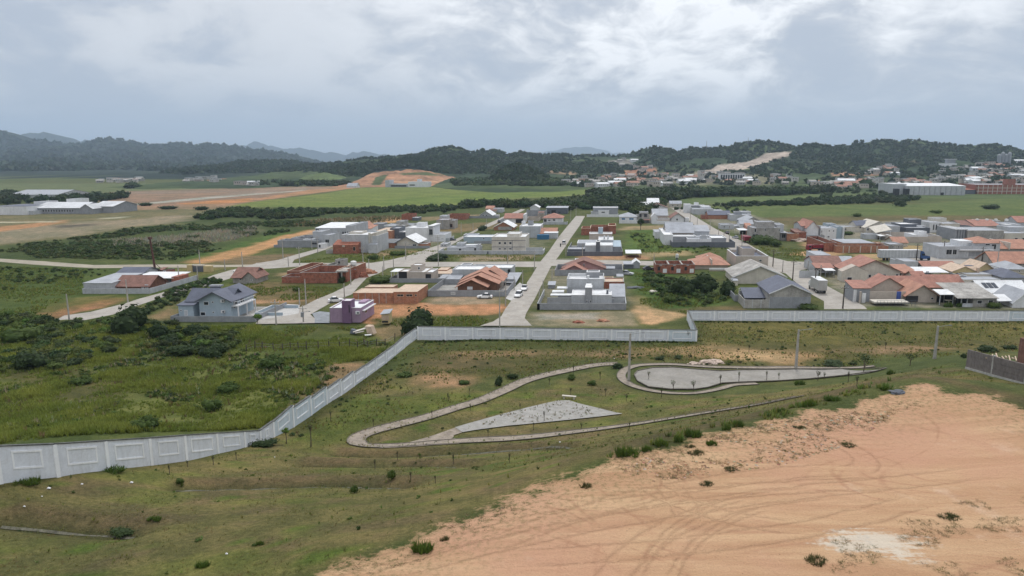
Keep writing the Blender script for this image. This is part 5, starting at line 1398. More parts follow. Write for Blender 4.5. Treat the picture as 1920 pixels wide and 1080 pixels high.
h.g(1807, 1828, 0, 24, 425, 2.4, 'x', TB, RR, .3)
for i, x in enumerate((1829, 1845, 1861)): h.g(x, x+15, 0, 22, 424, 2.6, 'x', TR, RR, .2)
for i, x in enumerate((1830, 1848, 1865, 1885)): h.tank(x+2, 10, h.zr(424, 0)+2.1, .9, 1.2, 'tank_white')
h.f(1877, 1925, 2, 20, 421, MG, RG, LG).f(1810, 1822, -6, 0, 424, DGR, RD, DGR)
h = B('house', 'white two-level house with small dark windows near the frame edge', 1884, 451)
h.f(1884, 1935, 0, 12, 437, CR, RG, WP).f(1894, 1935, 10, 22, 426, LG, RG, WP)
for x in (1903, 1917): h.w(x, x+5, 446, 450, 0, pane='black_panel')
h = B('house', 'house with red roof wedge on the skyline of roofs', 1905, 424)
h.g(1908, 1950, 0, 14, 417, 3, 'x', TR, LG, .4)
h = B('building', 'unfinished brick compound beside the red dump truck', 1546, 474, cat='building')
h.f(1569, 1666, 0, 9, 461, BRO, RD, 'raw_render', par=1.6).f(1546, 1569, 4, 30, 455, BRR, RD, 'raw_render', par=1.5).s(1582, 1640, 10, 28, 456, -.3, RG, BRO, .1).f(1645, 1657, 8, 14, 456, BRR, ST, ST)
for x in (1581, 1592, 1613, 1633, 1644): h.box('concrete_pillar', x, x+1.6, -.06, .02, 461.5, 'cream')
h = B('house', 'pair of white and blue-grey cubic houses with small windows', 1539, 450)
h.f(1539, 1569, 0, 14, 428, WP, RG, WP).f(1569.5, 1581, 1, 16, 425, 'blue_paint', RG, LG).f(1552, 1568, 12, 20, 420, 'blue_paint', RG, LG).f(1534, 1539, 1, 14, 424, MG, RG, LG).f(1581, 1584, 0, 3, 427, WP, RW, WP)
for x in (1554, 1562): h.w(x, x+2, 432, 434, 0, pane='black_panel'); 
h.w(1543, 1546, 443, 445, 0, pane='black_panel').w(1552, 1555, 443, 445, 0, pane='black_panel').w(1540.5, 1541.5, 432, 436, 0, pane='black_panel')
h = B('house', 'white gabled house with rosy roof above the parked white cars', 1511, 452)
h.g(1513, 1535, 2, 20, 427, 3.0, 'y', TR, WP, .4).g(1503, 1514, 6, 20, 424, 1.5, 'x', TR, LG, .4).y(1511, 1545, -2, 3, 441, MG, sides='R')
h = B('house', 'low brick house with faded tile roof beside heaped rubble', 1464, 452)
h.f(1476, 1498, 0, 10, 438, BRO, RD, ST).s(1492, 1512, 2, 12, 436, .8, TB, BRR, .3).f(1464, 1477, 2, 9, 436, RR, RG, WP).w(1466, 1473, 439, 446, 2, pane='black_panel')
h = B('house', 'cream house with three stepped roofs and broad blank gable', 1606, 436)
h.g(1622, 1672, 0, 18, 427, 3.2, 'y', CR, CR, .3)
for i in range(2): h.g(1606+i*11, 1626+i*11, 6+i*2, 18+i*2, 423-i*1, 2.0, 'x', RS, CR, .3)
h.w(1625, 1629, 428, 432, 0, pane='black_panel').w(1612, 1615, 425, 428, 6, pane='black_panel').y(1590, 1622, 2, 10, 428, CR, sides='L')
h = B('house', 'white porch house under a tilted pale roof', 1636, 448)
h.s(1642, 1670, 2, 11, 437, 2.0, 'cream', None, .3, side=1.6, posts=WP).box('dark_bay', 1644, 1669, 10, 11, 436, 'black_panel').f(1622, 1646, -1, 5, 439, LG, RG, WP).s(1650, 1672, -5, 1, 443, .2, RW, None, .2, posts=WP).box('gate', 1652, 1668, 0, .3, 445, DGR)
h = B('house', 'grey rendered two-storey house with flat tower roof', 1411, 453)
h.f(1411, 1463, 0, 12, 427, RR, RG, LG).f(1420, 1452, 4, 12, 416, RR, RG, WP).f(1456, 1470, 6, 16, 421, LG, RG, WP)
h.w(1415, 1418, 429, 435, 0, pane='black_panel').w(1434, 1436, 429, 433, 0, pane='black_panel').w(1460, 1462, 430, 433, 0, pane='black_panel').w(1411.5, 1421, 439, 443, 0, pane='black_panel').s(1464, 1475, 3, 10, 437, .2, RG, None, .1, posts=MG)
h = B('house', 'terracotta-fronted house with white carport roof by the street', 1386, 441)
h.s(1386, 1402, 0, 8, 432, .2, RW, None, .2, posts=WP).box('dark_bay', 1389, 1404, 6, 8, 431, 'black_panel').s(1400, 1411, 4, 12, 426, 1.4, TO, TO, .1)
h = B('house', 'grey gabled house with light roof further up the street', 1391, 424)
h.g(1393, 1430, 0, 18, 416, 2.6, 'y', RG, RR, .4).f(1370, 1394, -10, 4, 424, LG, RG, LG).f(1364, 1376, -14, -6, 428, WP, RG, WP).w(1366, 1369, 431, 434, -14, pane='black_panel')
h = B('house', 'cluster of grey flat houses above the grey gabled one', 1370, 414)
h.f(1371, 1409, 0, 14, 403, LG, RG, WP).f(1378, 1391, 6, 12, 397, MG, RG, WP).f(1391, 1408, 12, 22, 397, LG, RG, WP)
h = B('building', 'long dark roofed hall on brick walls by the upper street', 1326, 411, cat='building')
h.f(1316, 1328, 0, 6, 404, BRR, RD, BRR).g(1328, 1370, 1, 15, 403, 2.2, 'x', RS, BRO, .4)
h = B('house', 'group of white flat houses at the far end of the street', 1287, 402)
h.f(1300, 1338, 0, 14, 392, LG, RG, WP).f(1316, 1333, 10, 22, 387, WP, RW, WP).f(1288, 1320, 22, 32, 385, MG, RW, WP).f(1284, 1296, 14, 24, 383, WP, RW, WP).f(1330, 1356, 2, 16, 395, WP, RG, WP).f(1303, 1310, 26, 32, 380, WP, RG, WP)
h = B('house', 'white low house with grey side wing at the street head', 1101, 407)
h.f(1112, 1159, 10, 22, 389, MG, RW, WP).f(1122, 1142, 5, 10, 395, WP, RG, WP).y(1100, 1159, 0, 10, 402, WP, sides='R').f(1108, 1124, 6, 12, 397, LG, RG, WP).w(1128, 1134, 397, 399, 5, pane='black_panel')
h = B('house', 'low house with grey hipped roof and blue trim', 1161, 419)
h.p(1162, 1194, 4, 18, 407, 2.3, RG, WP, .6).y(1161, 1196, 0, 4, 413, WP, sides='LR').w(1166, 1172, 409, 412, 4, pane='blue_sheet').w(1180, 1188, 409, 412, 4, pane='blue_sheet')
h = B('house', 'unfinished dark grey two-storey house with two black openings', 1194, 418)
h.f(1195, 1218, 2, 14, 404, RR, RD, RR).f(1200, 1216, 3, 13, 398, RR, RG, MG).w(1199, 1203, 401, 407, 2, frame=MG, pane='black_panel').w(1208, 1213, 401, 407, 2, frame=MG, pane='black_panel').s(1205, 1220, -3, 2, 413, .2, TB, None, .1, posts=MG)
h = B('house', 'rosy-walled house with wide grey gable roof', 1220, 419)
h.g(1224, 1252, 8, 26, 404, 3.4, 'x', RG, BE, .4).g(1221, 1233, 3, 10, 407, 2.2, 'y', WP, WP, .1).f(1233, 1256, 0, 8, 411, BE, RG, WP).y(1222, 1258, -4, 0, 414, WP, sides='')
h = B('house', 'white-fronted house with brown gabled roof beside the upper street', 1256, 419)
h.g(1259, 1283, 0, 14, 408, 2.6, 'y', TB, WP, .8).w(1268, 1271, 410, 413, 0, pane='black_panel').f(1284, 1292, 2, 8, 409, WP, RW, WP)
h = B('house', 'house with low brown gable beneath white roofs', 1212, 396)
h.g(1214, 1252, 0, 12, 389, 2.6, 'y', TB, WP, .8).g(1203, 1220, 14, 30, 385, 2, 'x', RW, WP, .4).g(1214, 1236, 20, 36, 380, 3, 'x', RW, WP, .3)
for x in (1226, 1231, 1236): h.w(x, x+1.5, 391, 393, 0, pane='black_panel')
h = B('house', 'taupe gabled hall with pale roofs and dark compound wall', 1257, 464)
h.y(1260, 1378, 0, 14, 454, DGR, rim=MG, sides='LR').g(1250, 1300, 22, 38, 436, 4.0, 'x', RG, BE, .5).f(1245, 1262, 8, 40, 440, WP, RW, WP).f(1256, 1305, 12, 20, 443, MG, RW, WP)
h.s(1229, 1246, 34, 52, 436, -.4, RG, WP, .2).f(1290, 1334, 5, 12, 448, WP, RG, WP).f(1314, 1326, 6, 9, 442, LG, RG, WP).f(1334, 1362, 6, 18, 446, MG, RW, WP).g(1284, 1330, 24, 44, 434, 2.0, 'x', RG, LG, .3).f(1300, 1350, 14, 24, 444, LG, 'roof_grey', LG)
for x in (1310, 1318, 1331): h.w(x, x+4, 455, 457, 5, pane='black_panel')
# ---- middle upper quarter
h = B('apartment_block', 'cream two-storey apartment block with dark string courses', 921, 474, cat='building')
h.f(922, 985, 0, 15, 444, CR, RW, WP, par=.5).f(951, 974, 3, 12, 438, CR, RW, WP).box('water_box', 951, 974, 12.3, 14, 435, DGR, yb=437)
h.box('string_course', 921.5, 985.5, -.06, -.01, 450.6, DGR, yb=451.4).box('string_course', 921.5, 985.5, -.06, -.01, 462.6, DGR, yb=463.4).box('downpipe', 960, 960.7, -.1, -.01, 450, DGR, yb=471)
for x in (935, 945, 955): h.w(x, x+4, 454, 457.5, 0, pane='black_panel'); h.w(x, x+4, 465.5, 467.5, 0, pane='black_panel')
h = B('yard_wall', 'long white yard wall across the front of the apartment block', 822, 477, cat='wall')
h.y(822, 1018, 0, 9, 470, LG, rim=WP, sides='LR').box('gate', 913, 916, -.08, -.01, 471.5, DGR)
h.box('screen_wall', 986, 1018, .25, .5, 464, LG)
h = B('house', 'low grey modern house with white roof strip beside the apartment block', 838, 474)
h.f(838, 898, 0, 8, 464, LG, RG, LG).f(856, 870, 6, 12, 456, LG, RG, WP).box('roof_strip', 873, 892, 2, 5, 459, RW, yb=461).w(860, 865, 466, 470, 0, pane='black_panel').w(889, 893, 465, 470, 0, pane='black_panel').f(893, 899, 2, 6, 459, LG, RG, WP)
h = B('house', 'long bluish low house behind the grey modern one', 870, 457)
h.f(870, 922, 2, 12, 444, 'blue_paint', RW, WP).f(869, 894, 13, 20, 440, LG, RG, WP).y(889, 922, 0, 2, 452, MG, sides='').w(906, 908, 446, 448, 2, pane='black_panel')
h = B('building', 'brick barn with white sheet gable roof beside the street', 924, 432, cat='barn')
h.g(926, 962, 0, 14, 426, 2.8, 'y', RW, BRO, .6).box('render_patch', 934, 960, -.08, -.01, 425, 'raw_render', yb=431)
h = B('building', 'tall windowless grey house with rooftop box', 973, 446, cat='house')
h.f(974, 1013, 0, 16, 424, LG, RW, WP, par=.4).f(990, 999, 8, 12, 414.5, MG, RG, RG).f(978, 984, 13, 16, 415, WP, RW, WP)
h = B('house', 'grey house with orange tile strips and white eaves by the main street', 1014, 447)
h.g(1013, 1043, 2, 14, 438, 2.2, 'x', TO, LG, .4).s(1020, 1046, -1, 2, 437, .3, RW, LG, .1).f(1012, 1040, 14, 20, 430, LG, RG, LG)
h = B('shipping_container', 'blue container standing on the grass lot', 1007, 449, cat='container')
h.box('body', 1007, 1029, 0, 2.6, 440.5, 'blue_sheet')
for i in range(7): h.box('rib', 1008+i*3, 1008.9+i*3, -.06, 0, 441.5, 'blue_sheet', yb=448)
h = B('house', 'long red-tiled bungalow with dark porch', 946, 418)
h.g(946, 980, 0, 12, 409, 2.4, 'x', TR, WP, .6).box('dark_bay', 967, 980, -.1, -.02, 411, 'black_panel').box('white_column', 981, 984, -1, 12, 402, WP).f(938, 946, 2, 8, 411, LG, RG, WP)
h = B('house', 'square red-tiled bungalow with white fence by the main street', 1018, 421)
h.p(1019, 1054, 3, 17, 409, 2.6, TR, WP, .7).y(1018, 1064, 0, 3, 416, LG, sides='R').w(1020, 1025, 411, 417, 3, pane='black_panel').w(1028, 1032, 412, 414, 3, pane='black_panel').w(1037, 1041, 411, 414, 3, pane='black_panel')
h = B('building', 'dark grey warehouse with pale roof near the street head', 1023, 401, cat='warehouse')
h.s(1024, 1064, 0, 14, 390, .4, RG, DGR, .3).box('door', 1034, 1042, -.1, -.02, 394, 'black_panel').w(1027, 1031, 397, 399, 0, frame=DGR, pane='black_panel').w(1047, 1051, 397, 399, 0, frame=DGR, pane='black_panel')
h = B('building', 'unroofed beige walls beside the long bungalow', 985, 415, cat='building')
h.y(986, 1010, 0, 16, 409, BE, sides='LRB').f(1008, 1020, 14, 18, 401, BE, RD, BE).s(1009, 1020, 10, 14, 399, .5, TB, None, .1).y(987, 1023, 20, 30, 394, MG, sides='LR')
h = B('house', 'tiny white gabled house at the edge of the trees', 993, 394)
h.g(994, 1010, 0, 12, 389, 1.8, 'y', RW, WP, .6)
h = B('house', 'grey gabled house with white roof edge beside the far street', 875, 409)
h.g(900, 922, 0, 14, 403, 2.6, 'y', RW, LG, .8).y(875, 936, -1, 0, 405, MG, sides='').w(905, 907, 403, 405, 0, pane='black_panel').w(911, 913, 403, 405, 0, pane='black_panel').f(928, 935, 0, 4, 403, WP, RW, WP)
h = B('house', 'house with orange roof above rosy shed roof', 910, 399)
h.g(911, 925, 4, 14, 391, 1.6, 'x', TO, BE, .4).s(914, 930, -2, 4, 395, .8, TB, BE, .2).f(925, 942, 2, 12, 391, LG, RG, WP)
# ---- left upper quarter
h = B('house', 'white modern house with tall framed end and rooftop box', 759, 453)
h.f(760, 802, 0, 14, 427, WP, RW, WP, par=.4).f(781, 796, 8, 14, 418, WP, RW, WP).box('frame_fin', 802.5, 804, -.3, 14, 425, WP).box('frame_fin', 811.5, 813, -.3, .3, 424, WP).box('frame_top', 802.5, 813, -.3, 14, 423.4, WP, yb=425).box('dark_glazing', 804.4, 810.5, 0, .3, 430, 'glass', yb=440)
h.f(804, 812, .5, 14, 426, WP, RW, WP)
h = B('house', 'low white walled block beside the white modern house', 811, 453)
h.f(811, 834, 0, 14, 440, WP, RG, WP).y(834, 843, 2, 12, 446, LG, sides='R')
h = B('house', 'dark slate-blue modern house with pale flat roof', 731, 451)
h.f(748, 781, 0, 12, 435, DGR, RW, WP).f(731, 748, 1, 12, 428, DGR, RG, DGR).w(743, 746, 443, 445, 1, pane='black_panel').f(748, 758, 14, 22, 423, RR, RG, RR)
h = B('house', 'white house with pale corrugated gable roof by the street bend', 740, 465)
h.g(742, 782, 0, 15, 455, 2.6, 'y', RW, CR, .6, trim=DGR).y(740, 806, -1.2, 0, 461, MG, sides='').f(783, 800, 2, 9, 457, BRO, RD, WP).w(774, 780, 458, 462, 0, pane='black_panel')
h = B('shed', 'brick shed with grey flat roof beside the corrugated gable', 711, 465, cat='shed')
h.s(712, 744, 0, 9, 456, .8, RD, BRO, .2)
h = B('building', 'plain orange brick box between white and slate houses', 702, 453, cat='building')
h.f(703, 733, 0, 18, 433, BRO, ST, ST, par=.1)
h = B('building', 'white hall with tall projecting fins', 637, 474, cat='building')
h.f(640, 690, 0, 16, 440, LG, RW, WP, par=.6).f(655, 678, 8, 15, 435, CR, RW, CR)
for i in range(5): h.box('fin', 690.3, 694+i*.1, .2+i*3.2, .6+i*3.2, 437-i*.2, CR)
for i in range(4): h.box('fin', 692+i*4, 693.4+i*4, .1+i*.3, 16, 439-i, CR)
h.f(690, 707, .5, 15.5, 442, LG, RW, WP).s(690, 706, -2, 0, 459, .2, RG, LG, .1)
h = B('shed', 'small shed of dark upright slats beside the finned hall', 694, 474, cat='shed')
h.s(694, 706, 0, 4, 463, .2, RG, DGR, .2)
for i in range(5): h.box('slat', 694.4+i*2.5, 695.6+i*2.5, -.08, -.01, 464, LG)
h = B('warehouse', 'long white warehouse with dark clerestory openings', 590, 452, cat='warehouse')
h.s(591, 648, 0, 20, 428, 1.0, RW, LG, .2).f(648, 659, -1, 22, 423, LG, RG, LG)
for x in (592, 600): h.w(x, x+6, 429.5, 432.5, 0, frame=LG, pane='black_panel')
for i in range(4): h.w(642+i*4.4, 644.4+i*4.4, 434.5-i*.2, 440-i*.5, -1 if i > 1 else 0, frame=LG, pane='black_panel')
h = B('house', 'gabled house with orange tile roof behind the white warehouse', 661, 439)
h.g(663, 682, 0, 16, 428, 2.4, 'y', TO, WP, .7).w(668, 670, 429, 431, 0, pane='black_panel').s(680, 696, 3, 14, 429, 1.0, TO, WP, .2)
h = B('building', 'grey stepped block walls beside the side street', 513, 465, cat='building')
h.f(520, 595, 2, 10, 451, MG, RG, LG, par=1).box('low_wall', 513, 521, 1.8, 2.2, 459, MG).f(546, 560, 12, 18, 446, MG, RG, LG).f(558, 583, 14, 22, 444, MG, RG, LG, par=.8).f(568, 583, 3, 8, 449, LG, RG, WP)
h.f(586, 603, 14, 24, 434, LG, RG, WP).f(601, 618, 6, 18, 441, LG, RG, MG).w(585, 594, 455, 458, 1.98, frame=MG, pane='black_panel').f(596, 607, -2, 2, 457, WP, RW, WP).w(598, 601, 459, 464, -2, pane='black_panel')
h.w(597, 600, 447, 451, 10.0, pane='black_panel').w(610, 617, 449, 455, 6, pane='black_panel')
h = B('building', 'red brick house shell with low gable on the grass', 623, 476, cat='building')
h.g(624, 671, 0, 11, 460, 1.6, 'x', BRR, BRR, .05).w(642, 646, 460.5, 462.5, 0, frame='cream', pane='cream').w(662, 666, 463, 470, 0, frame='slab_tan', pane='black_panel').f(611, 624, 1, 5, 469, RR, RG, RR)
h = B('building', 'grey two-storey block unit among scrub lots', 817, 430, cat='building')
h.f(818, 841, 0, 12, 412, RR, RG, BRO).f(841, 852, 3, 12, 413, RR, RG, RG).box('column', 829, 830, -.05, .02, 412.5, MG).w(843, 848, 420, 426, 3, frame=BRR, pane='black_panel').f(824, 836, 16, 26, 405, LG, RG, WP)
h = B('building', 'brick walls of a house begun beside the scrub', 837, 412, cat='building')
h.f(838, 873, 0, 14, 403, BRR, RD, BRR, par=1)
h = B('building', 'roofless red brick rooms at the edge of the scrub', 752, 413, cat='building')
h.f(753, 772, 0, 12, 402, BRR, RD, BRR, par=1).f(773, 784, -4, 4, 408, DGR, RW, WP)
h = B('house', 'low grey houses behind the slate-blue one', 718, 432)
h.f(720, 740, 0, 14, 423, LG, RG, WP).f(743, 756, 10, 20, 415, RR, RG, LG).f(700, 718, 6, 14, 419, MG, RG, WP).f(752, 774, 12, 22, 421, LG, RG, LG)
# ---- farmyard on the left
h = B('farmhouse', 'walled farmyard with grey shed roof and rusty tiled roof', 155, 551, cat='farm')
h.y(155, 281, 0, 24, 541, LG, sides='LR').s(156, 209, 1.2, 15, 531.5, .7, RG, LG, .2).g(216, 279, 3, 11, 536, 2.4, 'x', TO if False else 'tile_brown', 'brown_wood', .5)
h.w(266, 269, 536, 541, 3, pane='light_grey').w(272, 277, 534, 542, 3, pane='light_grey', part='door').box('dark_bay', 209.5, 232, 6, 12, 528, 'black_panel')
h = B('shed', 'farm shed with slate solar sheets on its gable', 208, 527, cat='shed')
h.g(210, 258, 0, 13, 520, 2.2, 'x', RS, LG, .5).box('roof_rib', 232, 233.4, 0, 1, 519, RW, yb=520)
h = B('shed', 'long open shed with a white sheet roof beside the rusty roofs', 246, 531, cat='shed')
h.s(247, 324, 0, 9, 522, .5, RW, None, .3, posts=BRR).box('back_wall', 250, 322, 9.2, 9.6, 517, 'brown_wood').box('end_wall', 321, 332, 0, 6, 519, BRR)
h = B('shed', 'small red lookout hut beside the tall rusty pole', 292, 517, cat='shed')
h.f(303, 314, 0, 4, 507, BRR, RD, DGR).w(306, 311, 505 + 3, 512, 0, pane='light_grey').s(296, 304, 0, 3, 507, .5, TB, None, .1, posts=DGR)
h = B('gatehouse', 'two yellow gateposts with a dark gate between', 350, 510, cat='gatehouse')
h.box('gate_post', 350, 359, 0, 1.5, 497, 'yellow_paint').box('gate_post', 381, 395, 0, 1.5, 499, 'yellow_paint').box('gate', 359.5, 380.5, .5, .7, 499, DGR).box('lintel', 359, 381, .3, 1.2, 496.5, CR, yb=498)
h = B('house', 'small grey cottage with two dark brown roofs', 435, 531)
h.g(436, 472, 0, 9, 520, 2.4, 'x', TB, RR, .5).g(455, 479, -1.0, 7, 521, 1.8, 'y', TB, RR, .4).w(449, 452, 522, 525, 0, pane='black_panel').w(471, 473, 524, 526, -1, pane='black_panel').tank(440, 3, 3.0, .5, .6, 'tank_white')
# ---- far industrial buildings
h = B('warehouse', 'long low warehouse with twin white gabled roofs', 64, 401, cat='warehouse')
h.g(64, 150, 0, 26, 390, 3.4, 'x', 'far_roof', MG, .6).g(150, 173, -2, 26, 391, 3.0, 'y', 'far_roof', MG, .5).g(172, 212, 8, 34, 387, 3.0, 'x', 'far_roof', MG, .6)
h.f(63, 81, 14, 28, 378, WP, RG, WP).f(124, 141, 30, 44, 373, WP, RG, WP)
for i in range(12): h.w(80+i*5, 82.5+i*5, 393, 397, 0, pane='black_panel')
h = B('warehouse', 'white flat depot with trees in front at the frame edge', -20, 403, cat='warehouse')
h.f(-20, 48, 0, 30, 387, WP, 'roof_slate', DGR).f(48, 62, 2, 20, 395, LG, RG, WP)
h = B('warehouse', 'pale green-roofed hall among dark trees on the plain', 16, 371, cat='warehouse')
h.g(17, 108, 0, 45, 365, 4, 'x', RG, LG, .5)
for i in range(9): h.w(22+i*9, 26+i*9, 366, 368.5, 0, pane='mid_grey')
h = B('warehouse', 'big white metal warehouse on the field before the town', 1672, 366, cat='warehouse')
h.s(1700, 1811, 0, 40, 349, 2.0, RW, LG, .3).f(1675, 1700, 6, 48, 345, LG, RW, LG)
for i in range(11): h.box('wall_seam', 1704+i*10, 1704.8+i*10, -.3, -.02, 349.6, MG)
for x in (1679, 1698): h.box('door_canopy', x, x+8, -1, 5, 354, 'black_panel')
h.box('door', 1764, 1770, -.3, -.02, 361, 'black_panel')
h = B('building', 'long red brick factory beside the white warehouse', 1812, 364, cat='factory')
h.f(1830, 2000, 0, 40, 346, BRR, RG, BRR).f(1890, 1905, 4, 14, 336, BRR, RG, BRR).s(1812, 1832, 0, 20, 356, 1, BRR, DGR, .5)
for i in range(11): h.box('concrete_pillar', 1835+i*9, 1836+i*9, -.3, -.02, 347, CR)
for i in range(2): h.box('concrete_band', 1831, 1999, -.25, -.02, 352+i*6, CR, yb=353+i*6)
h = B('building', 'long pale public building before the red earth cut', 725, 351, cat='building')
h.f(722, 730, 0, 20, 338, LG, RG, WP).f(730, 765, 2, 22, 345, LG, RG, WP).f(765, 802, 0, 20, 341, WP, RG, WP).f(782, 788, 4, 14, 336, WP, RG, WP).w(733, 762, 347, 350, 2, pane='black_panel').w(768, 778, 346, 348, 0, pane='black_panel')
h = B('building', 'small pale buildings at the rice field corner', 648, 352, cat='building')
h.g(650, 668, 0, 14, 349, 4, 'x', RG, WP, .5)
# ================================================================== POLES, VEHICLES, FENCES, DEBRIS
defm('pole_concrete', (0.36, 0.34, 0.31), var=0.12, scale=1.0)
defm('pole_wood', (0.075, 0.06, 0.05), var=0.12)
defm('rust', (0.10, 0.045, 0.035), var=0.25, scale=1.0)
defm('tyre', (0.02, 0.02, 0.02)); defm('rim_metal', (0.5, 0.5, 0.5), rough=0.4, metal=0.6)
defm('car_white', (0.72, 0.72, 0.72), rough=0.35, spec=0.5, var=0.02)
defm('car_silver', (0.42, 0.43, 0.45), rough=0.35, spec=0.5, var=0.02)
defm('car_dark', (0.04, 0.045, 0.055), rough=0.35, spec=0.5, var=0.02)
defm('lorry_blue', (0.02, 0.07, 0.20), rough=0.4, spec=0.5, var=0.04)
defm('lorry_red', (0.20, 0.02, 0.035), rough=0.5, var=0.1)
defm('lamp_red', (0.35, 0.02, 0.02)); defm('lamp_clear', (0.75, 0.75, 0.7))
used_labels = {}
def near_label(prefix, x, y, maxw=16):
    """say which building it stands by"""
    d, lb, bx, by = min((hypot(bx-x, by-y), lb, bx, by) for bx, by, lb in BLD)
    rel = 'beside the' if abs(by-y) < 6 else ('in front of the' if by > y else 'behind the')
    ws = lb.split()
    for stop in ('with', 'beside', 'behind', 'inside', 'above', 'by', 'among', 'on', 'near', 'to', 'before', 'under', 'beneath', 'beyond', 'between', 'at', 'carrying'):
        if stop in ws[3:]:
            k = ws.index(stop, 3)
            if len(prefix.split())+len(rel.split())+k > 11 or stop != 'with':
                ws = ws[:k]
                break
    s = (prefix+' '+rel+' '+' '.join(ws)).split()
    while len(s) > maxw: s = s[:maxw]
    while s[-1] in ('with', 'and', 'the', 'a', 'of', 'by', 'on', 'in', 'at', 'its', 'to', 'dark', 'white', 'grey'): s = s[:-1]
    return ' '.join(s)
def unique(label, variants):
    for v in ['']+variants:
        L = (label+' '+v).strip() if not v.startswith('^') else v[1:]+' '+label
        if L not in used_labels and len(L.split()) <= 16:
            used_labels[L] = 1
            return L
    return label
POLES = [(240, 524, 567, 0), (130, 551, 600, 0), (375, 468, 496, 0), (336, 498, 527, 0), (371, 499, 525, 0), (422, 487, 507, 0), (455, 472, 502, 0),
         (531, 446, 486, 1), (562, 462, 497, 1), (585, 447, 468, 0), (596, 442, 475, 1), (635, 431, 453, 0), (681, 462, 497, 1), (720, 480, 507, 0), (692, 488, 507, 0), (761, 452, 487, 1), (658, 497, 534, 1), (718, 503, 522, 0), (738, 493, 503, 0), (541, 487, 500, 0),
         (574, 523, 572, 0), (562, 540, 572, 0), (518, 562, 608, 1), (569, 575, 604, 2), (646, 531, 560, 0), (822, 441, 499, 1), (865, 417, 441, 0), (887, 417, 431, 0), (952, 458, 497, 1), (1002, 470, 506, 1), (980, 507, 534, 0), (1070, 393, 414, 0), (1080, 387, 404, 0), (1061, 458, 481, 0), (1035, 502, 524, 0),
         (937, 541, 613, 1), (948, 523, 574, 1), (964, 518, 544, 0), (1011, 542, 569, 0), (1018, 528, 551, 0), (1367, 417, 453, 1), (1391, 435, 462, 0), (1449, 467, 500, 3), (1486, 487, 525, 3), (1467, 493, 510, 0), (1514, 492, 511, 0), (1527, 502, 546, 3), (1538, 497, 519, 0),
         (1580, 535, 579, 3), (1718, 457, 489, 3), (1768, 452, 484, 3), (1840, 463, 496, 3), (1871, 453, 476, 3), (1634, 420, 443, 0), (1869, 470, 503, 0), (1294, 395, 417, 0), (1307, 402, 423, 0), (1347, 423, 444, 0), (1226, 477, 498, 0), (1092, 458, 480, 0), (1275, 380, 397, 0), (1260, 378, 393, 0), (1331, 412, 432, 0), (1357, 428, 447, 0), (912, 408, 425, 0), (935, 400, 416, 0), (803, 430, 446, 0),
         (1179, 625, 714, 4), (1492, 618, 693, 4), (1752, 611, 673, 4)]
for px, yt, yb, kind in POLES:
    p = on_ground(px, yb) if kind == 4 else atz(px, yb, 0)
    if kind == 4: p.z = hgt(p.x, p.y)
    r = ray(px, yt); H = max(CAM_H+r.z*(p.y/r.y)-p.z, 4.0)
    lb = {0: 'slim concrete pole', 1: 'concrete utility pole with crossarm', 2: 'squat pole with a transformer', 3: 'dark wooden utility pole', 4: ''}[kind]
    if kind == 4:
        lb = {1179: 'lone concrete pole at the rounded end of the concrete basin', 1492: 'lone concrete pole behind the middle of the concrete basin', 1752: 'lone lattice concrete pole before the bright grass near the block wall'}[px]
        lb = unique(lb, [])
    else:
        lb = unique(near_label(lb, p.x, p.y, 15), ['again', 'too'])
        lb = lb.replace(' again', '').replace(' too', '')
    root = empty('utility_pole', p, 0, lb, 'utility pole', 'utility poles along the streets')
    wd = 0.30 if kind != 4 else 0.42
    mt = m_['pole_wood'] if kind == 3 else m_['pole_concrete']
    MB().hexa([(-wd/2, -wd/2, -.3), (wd/2, -wd/2, -.3), (wd/2, wd/2, -.3), (-wd/2, wd/2, -.3), (-wd*.3, -wd*.3, H), (wd*.3, -wd*.3, H), (wd*.3, wd*.3, H), (-wd*.3, wd*.3, H)]).build('shaft', mt, root)
    if kind in (1, 2, 3):
        c = MB().box(-1.0, 1.0, -.22, -.1, H-.75, H-.62).build('crossarm', mt, root)
        for x_ in (-.85, 0, .85):
            MB().tube([(x_, -.16, H-.62), (x_, -.16, H-.42)], [.06, .06], 6).build('insulator', m_['white_paint'], c)
        MB().bar((0, 0, H-1.6), (1.5, -.6, H-1.2), .07).bar((1.5, -.6, H-1.2), (2.0, -.8, H-1.2), .16).build('street_lamp', m_['mid_grey'], root)
    if kind == 2:
        MB().tube([(0, -.55, H-2.6), (0, -.55, H-1.5)], [.38, .38], 10).build('transformer', m_['mid_grey'], root)
    if kind == 4:
        MB().bar((0, 0, H-.15), (1.9, 0, H+.1), .06).bar((1.9, 0, H+.1), (2.4, 0, H+.1), .13).build('street_lamp', m_['mid_grey'], root)
# tall rusty drilling pole
p = atz(292, 513); r = ray(288, 446); H = CAM_H+r.z*(p.y/r.y)
root = empty('drill_mast', p, 0, 'tall rusty brown mast standing beside the farm track', 'mast')
MB().tube([(0, 0, -.2), (-.4, 0, H*.5), (-.9, 0, H)], [.42, .34, .28], 10).build('shaft', m_['rust'], root)
MB().box(-1.3, -.4, -.5, .5, H-.5, H+.3).build('head', m_['rust'], root)
MB().box(-.8, .8, -.6, .8, -.1, 1.0).build('base', m_['rust'], root)
MB().bar((.2, 0, 3.5), (3.4, 0, .3), .12).build('brace', m_['rust'], root)
